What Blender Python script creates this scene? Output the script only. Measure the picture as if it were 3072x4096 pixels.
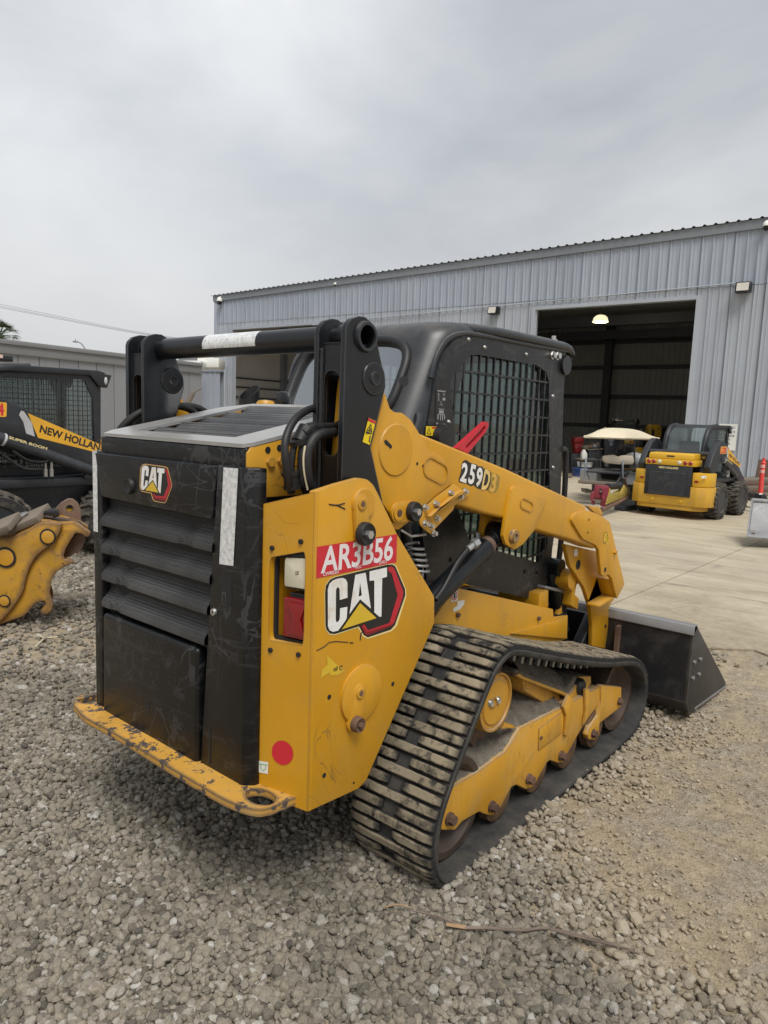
import bpy, bmesh, math, random
import numpy as np
from mathutils import Vector, Matrix
from mathutils.geometry import tessellate_polygon

random.seed(7)
rng = np.random.default_rng(7)
SC = bpy.context.scene
COL = SC.collection
for o in list(bpy.data.objects):
    bpy.data.objects.remove(o)

# ------------------------------------------------------------------ camera
# axes of the yard: x = the way the tracked loader faces, y = to its left, z = up; the photographer stands at x = y = 0
FPX, IW, IH = 2841.0, 3072.0, 4096.0
PITCH, ROLL, HEAD, CAMZ = math.radians(7.37), math.radians(2.19), math.radians(40.1), 1.68
hv = np.array([math.cos(HEAD), math.sin(HEAD), 0.0]); uv = np.array([0, 0, 1.0]); rv = np.cross(hv, uv)
fw = hv * math.cos(PITCH) - uv * math.sin(PITCH)
cu = hv * math.sin(PITCH) + uv * math.cos(PITCH)
cr = rv * math.cos(ROLL) + cu * math.sin(ROLL)
cup = cu * math.cos(ROLL) - rv * math.sin(ROLL)
RC = np.array([cr, cup, fw]); CC = np.array([0, 0, CAMZ])
cam = bpy.data.cameras.new('camera'); cam_o = bpy.data.objects.new('camera', cam); COL.objects.link(cam_o)
cam.sensor_fit = 'VERTICAL'; cam.sensor_height = 36.0; cam.lens = 36.0 * FPX / IH
cam.clip_start = 0.05; cam.clip_end = 2000.0
M = Matrix(((cr[0], cup[0], -fw[0], 0), (cr[1], cup[1], -fw[1], 0), (cr[2], cup[2], -fw[2], CAMZ), (0, 0, 0, 1)))
cam_o.matrix_world = M
SC.camera = cam_o
SC.render.resolution_x, SC.render.resolution_y = 768, 1024

# ------------------------------------------------------------------ sky and sun (overcast)
SUN_DIR = Vector((-0.30, -0.42, 0.86)).normalized()
SUN_EL = math.asin(SUN_DIR.z); SUN_AZ = math.atan2(SUN_DIR.x, SUN_DIR.y)
W = bpy.data.worlds.new('World'); SC.world = W; W.use_nodes = True
nt = W.node_tree; nt.nodes.clear()
def wn(t, **k):
    n = nt.nodes.new(t)
    for a, b in k.items(): setattr(n, a, b)
    return n
wo = wn('ShaderNodeOutputWorld'); bg = wn('ShaderNodeBackground'); nt.links.new(bg.outputs[0], wo.inputs[0])
sky = wn('ShaderNodeTexSky', sky_type='NISHITA'); sky.sun_disc = False
sky.sun_elevation = SUN_EL; sky.sun_rotation = SUN_AZ; sky.air_density = 1.5; sky.dust_density = 4.0
tc = wn('ShaderNodeTexCoord')
mp = wn('ShaderNodeMapping'); mp.inputs['Scale'].default_value = (1.0, 1.0, 1.9); nt.links.new(tc.outputs['Generated'], mp.inputs['Vector'])
nz = wn('ShaderNodeTexNoise'); nz.inputs['Scale'].default_value = 2.0; nz.inputs['Detail'].default_value = 7; nz.inputs['Roughness'].default_value = 0.52
nz.inputs['Distortion'].default_value = 0.35
nt.links.new(mp.outputs[0], nz.inputs['Vector'])
cr_ = wn('ShaderNodeValToRGB'); cr_.color_ramp.elements[0].position = 0.34; cr_.color_ramp.elements[1].position = 0.66
cr_.color_ramp.elements[0].color = (0.44, 0.475, 0.525, 1); cr_.color_ramp.elements[1].color = (0.72, 0.738, 0.76, 1)
nt.links.new(nz.outputs['Fac'], cr_.inputs[0])
# the lowest band of an overcast sky is even and pale
sp = wn('ShaderNodeSeparateXYZ'); nt.links.new(tc.outputs['Generated'], sp.inputs[0])
hz = wn('ShaderNodeMapRange'); hz.inputs['From Min'].default_value = 0.02; hz.inputs['From Max'].default_value = 0.33
hz.inputs['To Min'].default_value = 1.0; hz.inputs['To Max'].default_value = 0.0; nt.links.new(sp.outputs['Z'], hz.inputs['Value'])
mxh = wn('ShaderNodeMix', data_type='RGBA'); nt.links.new(hz.outputs[0], mxh.inputs[0]); nt.links.new(cr_.outputs[0], mxh.inputs[6])
mxh.inputs[7].default_value = (0.67, 0.675, 0.68, 1)
# thinner cloud where the sun stands: a broad bright patch
dt = wn('ShaderNodeVectorMath', operation='DOT_PRODUCT'); nt.links.new(tc.outputs['Generated'], dt.inputs[0])
gd = Vector((math.cos(HEAD + 0.36) * 0.87, math.sin(HEAD + 0.36) * 0.87, 0.46)).normalized(); dt.inputs[1].default_value = gd
gl = wn('ShaderNodeMapRange'); gl.interpolation_type = 'SMOOTHSTEP'; gl.inputs['From Min'].default_value = 0.86; gl.inputs['From Max'].default_value = 1.0
gl.inputs['To Min'].default_value = 0.0; gl.inputs['To Max'].default_value = 0.20; nt.links.new(dt.outputs['Value'], gl.inputs['Value'])
adg = wn('ShaderNodeMix', data_type='RGBA', blend_type='ADD'); adg.inputs[0].default_value = 1.0
nt.links.new(mxh.outputs[2], adg.inputs[6]); nt.links.new(gl.outputs[0], adg.inputs[7])
sk = wn('ShaderNodeMix', data_type='RGBA', blend_type='MIX'); sk.inputs[0].default_value = 0.94
sks = wn('ShaderNodeMix', data_type='RGBA', blend_type='MULTIPLY'); sks.inputs[0].default_value = 1.0
sks.inputs[7].default_value = (0.08, 0.08, 0.08, 1); nt.links.new(sky.outputs[0], sks.inputs[6])
nt.links.new(sks.outputs[2], sk.inputs[6]); nt.links.new(adg.outputs[2], sk.inputs[7])
nt.links.new(sk.outputs[2], bg.inputs[0]); bg.inputs[1].default_value = 0.50
sl = bpy.data.lights.new('sun', 'SUN'); so = bpy.data.objects.new('sun', sl); COL.objects.link(so)
sl.energy = 1.5; sl.angle = math.radians(28); sl.color = (1.0, 0.97, 0.92)
so.rotation_euler = SUN_DIR.to_track_quat('Z', 'Y').to_euler()
so.location = (0, 0, 30)
vs = SC.view_settings; vs.view_transform = 'Standard'; vs.look = 'None'; vs.exposure = 0.98; vs.gamma = 1.0
vs.use_curve_mapping = False

# ------------------------------------------------------------------ where a point of the photograph lies on a given plane
CROP = {'A': (250, 1200, .6631), 'B': (250, 2300, .6631), 'C': (1100, 1200, .5425), 'D': (1700, 1200, .5425), 'E': (1000, 1900, .6329),
        'F': (1350, 2400, .7836), 'G': (1600, 1900, .7836), 'H': (2200, 1500, .5256), 'I': (0, 1150, .5425), 'K': (1700, 1950, .4822),
        'L': (1350, 2250, .3918), 'M': (300, 1600, .6028), 'N': (300, 2700, .6028), 'O': (1350, 3000, .4219), 'P': (2000, 2500, .6028),
        'Q': (1100, 1200, .3617), 'R': (1250, 2100, .3014), 'S': (2100, 1150, .4219), 'T': (2240, 1650, .3014), 'U': (2650, 1650, .2544),
        'V': (0, 1350, .2712), 'W': (0, 1750, .3391), 'X': (650, 1350, .3617), 'Y': (520, 1820, .1206), 'Z': (1800, 1800, .1507), '1': (0, 0, 1)}
def sight(k, x, y):
    a, b, s = CROP[k]; x = a + x * s; y = b + y * s
    return RC.T @ np.array([(x - IW / 2) / FPX, -(y - IH / 2) / FPX, 1.0])
def on_y(k, pts, Y):
    r = []
    for x, y in pts:
        d = sight(k, x, y); q = CC + d * (Y / d[1]); r.append((float(q[0]), float(q[2])))
    return r
def on_x(k, pts, X):
    r = []
    for x, y in pts:
        d = sight(k, x, y); q = CC + d * (X / d[0]); r.append((float(q[1]), float(q[2])))
    return r
def on_z(k, pts, Z=0.0):
    r = []
    for x, y in pts:
        d = sight(k, x, y); q = CC + d * ((Z - CAMZ) / d[2]); r.append((float(q[0]), float(q[1])))
    return r
def on_plane(k, x, y, P, n):
    d = sight(k, x, y); s = float(np.dot(np.array(P) - CC, n) / np.dot(d, n)); return CC + d * s
YC = 2.19                                                            # the loader's middle plane
def mir(y): return 2 * YC - y

# ------------------------------------------------------------------ mesh building
def sub2(a, b): return (a[0] - b[0], a[1] - b[1])
def rounded(pts, r, n=4):
    """fillet every corner of a polygon; r may be a number or a list"""
    out = []; N = len(pts)
    for i, p in enumerate(pts):
        rr = r[i] if isinstance(r, (list, tuple)) else r
        a = Vector(pts[i - 1]) - Vector(p); b = Vector(pts[(i + 1) % N]) - Vector(p)
        if rr <= 0 or a.length < 1e-6 or b.length < 1e-6: out.append(tuple(p)); continue
        ang = a.angle(b)
        if ang > 3.0: out.append(tuple(p)); continue
        t = min(rr / math.tan(ang / 2), a.length * 0.48, b.length * 0.48)
        p0 = Vector(p) + a.normalized() * t; p1 = Vector(p) + b.normalized() * t; pv = Vector(p)
        for k in range(n + 1):
            u = k / n
            q = p0 * (1 - u) ** 2 + pv * 2 * u * (1 - u) + p1 * u * u
            out.append(tuple(q))
    return out
def circle(cx, cy, r, n=24, ry=None, a0=0.0):
    ry = r if ry is None else ry
    return [(cx + r * math.cos(a0 + 2 * math.pi * k / n), cy + ry * math.sin(a0 + 2 * math.pi * k / n)) for k in range(n)]
def slot(cx, cy, L, w, ang=0.0, n=8):
    ca, sa = math.cos(ang), math.sin(ang); r = w / 2; h = L / 2 - r; p = []
    for k in range(n + 1):
        t = -math.pi / 2 + math.pi * k / n; p.append((h + r * math.cos(t), r * math.sin(t)))
    for k in range(n + 1):
        t = math.pi / 2 + math.pi * k / n; p.append((-h + r * math.cos(t), r * math.sin(t)))
    return [(cx + a * ca - b * sa, cy + a * sa + b * ca) for a, b in p]
def catmull(pts, n=6, closed=False):
    P = [Vector(p) for p in pts]; N = len(P); out = []
    rngk = range(N) if closed else range(N - 1)
    for i in rngk:
        p0 = P[i - 1] if (i > 0 or closed) else P[0] * 2 - P[1]
        p1 = P[i]; p2 = P[(i + 1) % N]
        p3 = P[(i + 2) % N] if (i + 2 < N or closed) else P[-1] * 2 - P[-2]
        for k in range(n):
            t = k / n
            out.append(0.5 * ((2 * p1) + (p2 - p0) * t + (2 * p0 - 5 * p1 + 4 * p2 - p3) * t * t + (3 * p1 - p0 - 3 * p2 + p3) * t ** 3))
    if not closed: out.append(P[-1])
    return out
AX = {'x': lambda a, b, c: (c, a, b), 'y': lambda a, b, c: (a, c, b), 'z': lambda a, b, c: (a, b, c)}
class MB:
    def __init__(self): self.bm = bmesh.new()
    def vs(self, co): return [self.bm.verts.new(p) for p in co]
    def face(self, v):
        try: return self.bm.faces.new(v)
        except ValueError: return None
    def prism(self, poly, a0, a1, axis='y', holes=(), f=None):
        f = f or AX[axis]
        loops = [list(poly)] + [list(h) for h in holes]
        va, vb = [], []
        for L in loops:
            va.append(self.vs([f(p[0], p[1], a0) for p in L])); vb.append(self.vs([f(p[0], p[1], a1) for p in L]))
        for A, B in zip(va, vb):
            n = len(A)
            for i in range(n): self.face((A[i], A[(i + 1) % n], B[(i + 1) % n], B[i]))
        if not holes:
            self.face(va[0]); self.face(list(reversed(vb[0])))
        else:
            tris = tessellate_polygon([[Vector((p[0], p[1], 0)) for p in L] for L in loops])
            fa = [v for L in va for v in L]; fb = [v for L in vb for v in L]
            for t in tris:
                self.face([fa[i] for i in t]); self.face([fb[i] for i in reversed(t)])
        return self
    def sheet(self, poly, a0, axis='y', holes=(), f=None):
        f = f or AX[axis]; loops = [list(poly)] + [list(h) for h in holes]
        v = self.vs([f(p[0], p[1], a0) for L in loops for p in L])
        if not holes and len(poly) <= 4: self.face(v)
        else:
            for t in tessellate_polygon([[Vector((p[0], p[1], 0)) for p in L] for L in loops]): self.face([v[i] for i in t])
        return self
    def box(self, c, s, rot=None):
        hx, hy, hz_ = s[0] / 2, s[1] / 2, s[2] / 2
        co = [Vector((x, y, z)) for x in (-hx, hx) for y in (-hy, hy) for z in (-hz_, hz_)]
        if rot is not None:
            R_ = rot if isinstance(rot, Matrix) else Matrix.Rotation(rot, 3, 'Z'); co = [R_ @ p for p in co]
        v = self.vs([p + Vector(c) for p in co])
        for q in ((0, 1, 3, 2), (4, 6, 7, 5), (0, 4, 5, 1), (2, 3, 7, 6), (0, 2, 6, 4), (1, 5, 7, 3)): self.face([v[i] for i in q])
        return self
    def span(self, x0, x1, y0, y1, z0, z1): return self.box(((x0 + x1) / 2, (y0 + y1) / 2, (z0 + z1) / 2), (abs(x1 - x0), abs(y1 - y0), abs(z1 - z0)))
    def tube(self, path, r, n=10, caps=True, closed=False):
        P = [Vector(p) for p in path]; N = len(P); rings = []
        R_ = r if isinstance(r, (list, tuple)) else [r] * N
        up = None
        for i, p in enumerate(P):
            if closed: t = P[(i + 1) % N] - P[i - 1]
            else: t = P[min(i + 1, N - 1)] - P[max(i - 1, 0)]
            if t.length < 1e-9: t = Vector((0, 0, 1))
            t.normalize()
            if up is None:
                up = Vector((0, 0, 1)) if abs(t.z) < 0.9 else Vector((1, 0, 0))
            a = t.cross(up)
            if a.length < 1e-6: a = t.orthogonal()
            a.normalize(); b = a.cross(t); b.normalize(); up = b
            rings.append(self.vs([p + (a * math.cos(2 * math.pi * k / n) + b * math.sin(2 * math.pi * k / n)) * R_[i] for k in range(n)]))
        rr = range(N) if closed else range(N - 1)
        for i in rr:
            A, B = rings[i], rings[(i + 1) % N]
            for k in range(n): self.face((A[k], A[(k + 1) % n], B[(k + 1) % n], B[k]))
        if caps and not closed:
            self.face(list(reversed(rings[0]))); self.face(rings[-1])
        return self
    def cyl(self, p0, p1, r, n=20, r1=None): return self.tube([p0, p1], [r, r if r1 is None else r1], n)
    def lathe(self, prof, c, axis='y', n=28, closed=False):
        """prof: (along axis, radius)"""
        rings = []
        for a, r in prof:
            ring = []
            for k in range(n):
                t = 2 * math.pi * k / n; u, v = r * math.cos(t), r * math.sin(t)
                p = {'y': (u, a, v), 'x': (a, u, v), 'z': (u, v, a)}[axis]
                ring.append((c[0] + p[0], c[1] + p[1], c[2] + p[2]))
            rings.append(self.vs(ring))
        m = len(rings)
        for i in range(m if closed else m - 1):
            A, B = rings[i], rings[(i + 1) % m]
            for k in range(n): self.face((A[k], A[(k + 1) % n], B[(k + 1) % n], B[k]))
        if not closed:
            self.face(rings[0]); self.face(list(reversed(rings[-1])))
        return self
    def grid(self, rows, skip=None):
        V = [self.vs(r) for r in rows]
        for i in range(len(V) - 1):
            for j in range(len(V[i]) - 1):
                if skip and skip(i, j): continue
                self.face((V[i][j], V[i][j + 1], V[i + 1][j + 1], V[i + 1][j]))
        return self
    def ball(self, c, r, sub=2):
        b = bmesh.ops.create_icosphere(self.bm, subdivisions=sub, radius=1.0)
        rr = r if isinstance(r, (tuple, list)) else (r, r, r)
        for v in b['verts']: v.co = Vector((v.co.x * rr[0] + c[0], v.co.y * rr[1] + c[1], v.co.z * rr[2] + c[2]))
        return self
    def solidify(self, t):
        g = self.bm.faces[:]
        bmesh.ops.recalc_face_normals(self.bm, faces=g)
        bmesh.ops.solidify(self.bm, geom=g, thickness=t)
        return self
    def text(self, s, f, bold=0.0, spacing=1.0):
        """flat lettering; f(u, v) gives the place of a point, u = 0..1 along the word, v = 0..1 up the capital height"""
        c = bpy.data.curves.new('tmp', 'FONT'); c.body = s; c.size = 1.0; c.offset = bold; c.space_character = spacing; c.resolution_u = 3
        o = bpy.data.objects.new('tmp', c); COL.objects.link(o)
        dg = bpy.context.evaluated_depsgraph_get(); m = bpy.data.meshes.new_from_object(o.evaluated_get(dg))
        X = [v.co.x for v in m.vertices]; x0, x1 = min(X), max(X)
        v = self.vs([f((p.co.x - x0) / (x1 - x0), p.co.y / 0.69) for p in m.vertices])
        for p in m.polygons: self.face([v[i] for i in p.vertices])
        bpy.data.objects.remove(o); bpy.data.meshes.remove(m); bpy.data.curves.remove(c)
        return self

OFF = Vector((0, 0, 0))                                              # base of the thing being built, in its own frame
def mesh_of(name, mb, mat, bevel=0.0, seg=2, smooth=40, keep=False, recalc=True):
    bm = mb.bm
    bmesh.ops.remove_doubles(bm, verts=bm.verts, dist=1e-6) if not keep else None
    if recalc: bmesh.ops.recalc_face_normals(bm, faces=bm.faces[:])
    if bevel > 0:
        es = [e for e in bm.edges if len(e.link_faces) == 2 and e.calc_face_angle(0) > 0.5]
        if es: bmesh.ops.bevel(bm, geom=es, offset=bevel, segments=seg, profile=0.5, affect='EDGES', clamp_overlap=True)
    for v in bm.verts: v.co -= OFF
    me = bpy.data.meshes.new(name); bm.to_mesh(me); bm.free(); me.materials.append(mat)
    if smooth:
        me.polygons.foreach_set('use_smooth', [True] * len(me.polygons)); me.set_sharp_from_angle(angle=math.radians(smooth))
    return me
def part(name, mb, mat, parent=None, bevel=0.0, seg=2, smooth=40, label=None, kind=None, recalc=True):
    o = bpy.data.objects.new(name, mesh_of(name, mb, mat, bevel, seg, smooth, recalc=recalc)); COL.objects.link(o)
    if parent is not None: o.parent = parent
    if label: o['label'] = label
    if kind: o['kind'] = kind
    return o
def thing(name, label, cat, loc=(0, 0, 0), rotz=0.0, group=None, scale=1.0):
    o = bpy.data.objects.new(name, None); COL.objects.link(o); o.empty_display_size = 0.2
    o.location = loc; o.rotation_euler = (0, 0, rotz); o.scale = (scale,) * 3
    o['label'] = label; o['category'] = cat
    if group: o['group'] = group
    return o
def tag(o, label, cat, group=None, kind=None):
    o['label'] = label; o['category'] = cat
    if group: o['group'] = group
    if kind: o['kind'] = kind
    return o
def copy_tree(o, parent=None):
    c = o.copy(); COL.objects.link(c)
    if parent is not None: c.parent = parent
    for ch in list(o.children): copy_tree(ch, c)
    return c

# ------------------------------------------------------------------ materials
class MT:
    """a small helper for procedural node materials in object space"""
    def __init__(self, name, rough=0.5, metal=0.0, spec=0.5):
        self.m = bpy.data.materials.new(name); self.m.use_nodes = True; self.t = self.m.node_tree
        self.b = self.t.nodes['Principled BSDF']; self.b.inputs['Roughness'].default_value = rough
        self.b.inputs['Metallic'].default_value = metal; self.b.inputs['Specular IOR Level'].default_value = spec
        self.tc = self.n('ShaderNodeTexCoord'); self.co = self.tc.outputs['Object']
    def n(self, t, **k):
        x = self.t.nodes.new(t)
        for a, b in k.items(): setattr(x, a, b)
        return x
    def l(self, a, b): self.t.links.new(a, b)
    def map(self, scale=(1, 1, 1), rot=(0, 0, 0), src=None):
        m = self.n('ShaderNodeMapping'); m.inputs['Scale'].default_value = scale; m.inputs['Rotation'].default_value = rot
        self.l(src or self.co, m.inputs['Vector']); return m.outputs[0]
    def noise(self, s, detail=6, rough=0.55, dist=0.0, src=None):
        x = self.n('ShaderNodeTexNoise'); x.inputs['Scale'].default_value = s; x.inputs['Detail'].default_value = detail
        x.inputs['Roughness'].default_value = rough; x.inputs['Distortion'].default_value = dist; self.l(src or self.co, x.inputs['Vector']); return x.outputs['Fac']
    def ramp(self, fac, a, b, c0=(0, 0, 0, 1), c1=(1, 1, 1, 1)):
        x = self.n('ShaderNodeValToRGB'); e = x.color_ramp.elements; e[0].position = a; e[1].position = b; e[0].color = c0; e[1].color = c1
        self.l(fac, x.inputs[0]); return x.outputs[0]
    def math(self, op, a, b=None):
        x = self.n('ShaderNodeMath', operation=op)
        for i, v in enumerate((a, b)):
            if v is None: continue
            if isinstance(v, (int, float)): x.inputs[i].default_value = v
            else: self.l(v, x.inputs[i])
        return x.outputs[0]
    def mix(self, fac, a, b, blend='MIX'):
        x = self.n('ShaderNodeMix', data_type='RGBA', blend_type=blend)
        for i, v in ((0, fac), (6, a), (7, b)):
            if isinstance(v, (int, float)): x.inputs[i].default_value = v
            elif isinstance(v, tuple): x.inputs[i].default_value = v if len(v) == 4 else v + (1,)
            else: self.l(v, x.inputs[i])
        return x.outputs[2]
    def color(self, c):
        if isinstance(c, tuple): self.b.inputs['Base Color'].default_value = c if len(c) == 4 else c + (1,)
        else: self.l(c, self.b.inputs['Base Color'])
        return self
    def bump(self, h, strength=0.3, dist=0.01):
        x = self.n('ShaderNodeBump'); x.inputs['Strength'].default_value = strength; x.inputs['Distance'].default_value = dist
        self.l(h, x.inputs['Height']); self.l(x.outputs[0], self.b.inputs['Normal']); return self
    def rough(self, v): self.l(v, self.b.inputs['Roughness']); return self
    def up(self):
        g = self.n('ShaderNodeNewGeometry'); s = self.n('ShaderNodeSeparateXYZ'); self.l(g.outputs['Normal'], s.inputs[0]); return s.outputs['Z']
def paint(name, col, rough=0.4, var=0.12, dirt=(0.30, 0.25, 0.19), dirt_amt=0.25, chip=None, chip_at=0.70, scratch=None, scr_w=0.010, metal=0.0, spec=0.5, dust_top=0.0, bump=0.02, streak=0.0):
    t = MT(name, rough, metal, spec)
    n1 = t.noise(2.3, 5); n2 = t.noise(9.0, 8, 0.65); n3 = t.noise(60.0, 3)
    c = t.mix(t.ramp(n1, 0.35, 0.7), tuple(x * (1 - var) for x in col), tuple(min(1, x * (1 + var)) for x in col))
    d = t.math('MULTIPLY', t.ramp(n2, 0.50, 0.80), dirt_amt)
    c = t.mix(d, c, dirt)
    if dust_top > 0:
        u = t.ramp(t.up(), 0.25, 0.95); u = t.math('MULTIPLY', u, t.math('MULTIPLY', t.ramp(t.noise(14, 8, 0.7), 0.3, 0.62), dust_top)); c = t.mix(u, c, (0.36, 0.32, 0.26))
    r = t.math('ADD', t.math('MULTIPLY', n2, 0.25), rough - 0.1)
    if scratch:
        s1 = t.noise(1.7, 5, 0.5, 1.6, t.map((1, 1.3, 2.2))); s2 = t.noise(3.1, 4, 0.45, 0.8, t.map((2.0, 2.0, 0.6), (0.4, 0.2, 0.8)))
        k = None
        for s, w in ((s1, scr_w), (s2, scr_w * 0.8)):
            b = t.math('LESS_THAN', t.math('ABSOLUTE', t.math('SUBTRACT', s, 0.53)), w); k = b if k is None else t.math('MAXIMUM', k, b)
        s3 = t.noise(5.5, 3, .4, .5, t.map((1.4, 1.0, .35), (.9, .3, .2))); k = t.math('MAXIMUM', k, t.math('LESS_THAN', t.math('ABSOLUTE', t.math('SUBTRACT', s3, .5)), scr_w * .7)); s4 = t.noise(7.5, 3, .4, .4, t.map((1, .3, 1.5), (.2, .6, .1))); k = t.math('MAXIMUM', k, t.math('LESS_THAN', t.math('ABSOLUTE', t.math('SUBTRACT', s4, .47)), scr_w * .6))
        gate = t.ramp(t.noise(4.5, 4), 0.44, 0.60)
        smear = t.ramp(t.noise(6.0, 9, 0.8, 1.2, t.map((1, .5, 3.2), (0.3, 0, 0.2))), 0.55, 0.74)
        k = t.math('MAXIMUM', t.math('MULTIPLY', t.math('MULTIPLY', k, gate), 0.38), t.math('MULTIPLY', smear, 0.5))
        c = t.mix(k, c, scratch)
    if streak:
        g1 = t.math('MULTIPLY', t.ramp(t.noise(1.0, 6, .65, .3, t.map((7, 7, .7))), .52, .78), streak); c = t.mix(g1, c, (0.30, 0.185, 0.06)); g2 = t.math('MULTIPLY', t.ramp(t.noise(1.6, 9, .8, .8), .50, .72), streak * .75); c = t.mix(g2, c, (0.52, 0.34, 0.11)); g3 = t.math('MULTIPLY', t.math('LESS_THAN', t.math('ABSOLUTE', t.math('SUBTRACT', t.noise(4.2, 4, .5, 1.0, t.map((1, 1, .7), (.3, .1, .5))), .52)), .004), t.ramp(t.noise(3, 3), .52, .6)); c = t.mix(t.math('MULTIPLY', g3, .55), c, (0.16, 0.10, 0.04)); r = t.math('ADD', r, t.math('MULTIPLY', g2, .6))
    if chip:
        h = t.ramp(t.noise(17, 9, 0.72), chip_at, chip_at + 0.012); c = t.mix(h, c, chip)
    t.color(c).rough(r).bump(n3, bump, 0.004)
    return t.m
YEL = (0.595, 0.292, 0.009)
m_yellow = paint('loader_yellow', YEL, 0.36, 0.08, (0.40, 0.25, 0.07), 0.35, chip=(0.09, 0.06, 0.04), chip_at=0.735, streak=0.34, dust_top=0.25)
m_yellow_worn = paint('worn_yellow', (0.58, 0.31, 0.05), 0.55, 0.15, (0.33, 0.25, 0.14), 0.7, chip=(0.07, 0.06, 0.06), chip_at=0.548)
m_yellow_dirty = paint('dusty_yellow', (0.58, 0.29, 0.018), 0.5, 0.12, (0.30, 0.22, 0.12), 0.55, chip=(0.08, 0.05, 0.03), chip_at=0.68, dust_top=0.9, streak=0.6)
m_black = paint('black_paint', (0.006, 0.0075, 0.010), 0.30, 0.2, (0.04, 0.04, 0.04), 0.3, spec=0.45)
m_black_scr = paint('scratched_black', (0.0045, 0.005, 0.006), 0.38, 0.2, (0.022, 0.022, 0.023), 0.4, scratch=(0.085, 0.085, 0.09), spec=0.4)
m_hood = paint('hood_sky_sheen', (0.29, 0.29, 0.285), 0.28, 0.08, (0.46, 0.45, 0.43), 0.5, spec=1.0, dust_top=0.2)  # black hood, the sky's reflection painted into its pale grey base
m_cab = paint('cab_grey_black', (0.017, 0.020, 0.025), 0.38, 0.12, (0.07, 0.07, 0.07), 0.3, dust_top=0.22, spec=0.6)
m_screen = paint('screen_black', (0.007, 0.008, 0.010), 0.40, 0.2, (0.06, 0.06, 0.06), 0.4, scratch=(0.12, 0.12, 0.125), scr_w=0.006)
m_dark = paint('dark_inside', (0.012, 0.012, 0.013), 0.7, 0.2, (0.03, 0.028, 0.025), 0.5)
m_bucket = paint('bucket_black', (0.016, 0.016, 0.018), 0.44, 0.2, (0.10, 0.09, 0.08), 0.5, dust_top=0.35)
m_steel = paint('bare_steel', (0.34, 0.34, 0.34), 0.42, 0.15, (0.15, 0.11, 0.08), 0.4, metal=0.7)
m_bolt = paint('zinc_bolt', (0.55, 0.55, 0.54), 0.32, 0.1, (0.25, 0.22, 0.18), 0.3, metal=0.8)
m_rust = paint('rusty_steel', (0.11, 0.062, 0.042), 0.75, 0.3, (0.20, 0.13, 0.08), 0.6)
m_wornsteel = paint('worn_rust', (0.16, 0.10, 0.075), 0.6, 0.3, (0.30, 0.20, 0.10), 0.5)
m_red = paint('red_paint', (0.50, 0.02, 0.035), 0.45, 0.1, (0.25, 0.08, 0.07), 0.3)
m_idler = paint('idler_steel', (0.05, 0.032, 0.022), 0.6, 0.4, (0.12, 0.075, 0.035), 0.7); m_roller = paint('roller_steel', (0.11, 0.06, 0.03), 0.6, 0.4, (0.24, 0.15, 0.055), 0.8, chip=(.03, .022, .02), chip_at=.60)
m_decal_red = paint('decal_red', (0.58, 0.018, 0.035), 0.38, 0.05, (0.5, 0.16, 0.15), 0.2)
m_decal_white = paint('decal_white', (0.78, 0.72, 0.73), 0.4, 0.04, (0.55, 0.45, 0.35), 0.25)
m_logo_white = paint('logo_white', (0.80, 0.81, 0.80), 0.35, 0.04, (0.55, 0.38, 0.20), 0.5, scratch=(0.50, 0.34, 0.2), scr_w=0.008)
m_logo_black = paint('logo_black', (0.012, 0.012, 0.013), 0.4, 0.1, (0.03, 0.03, 0.03), 0.3)
m_logo_red = paint('logo_red', (0.48, 0.015, 0.03), 0.4, 0.1, (0.2, 0.02, 0.03), 0.4)
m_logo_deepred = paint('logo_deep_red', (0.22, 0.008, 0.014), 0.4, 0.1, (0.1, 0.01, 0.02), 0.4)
m_logo_yellow = paint('logo_yellow', (0.70, 0.47, 0.03), 0.4, 0.15, (0.45, 0.33, 0.15), 0.3)
m_logo_edge = paint('logo_edge', (0.80, 0.66, 0.30), 0.4, 0.1, (0.6, 0.4, 0.15), 0.3)
m_gold = paint('logo_gold', (0.62, 0.36, 0.13), 0.4, 0.1, (0.4, 0.25, 0.1), 0.3)
m_warn = paint('warning_yellow', (0.76, 0.56, 0.01), 0.45, 0.05, (0.5, 0.4, 0.1), 0.2)
m_print = paint('print_black', (0.015, 0.015, 0.015), 0.5)
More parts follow.
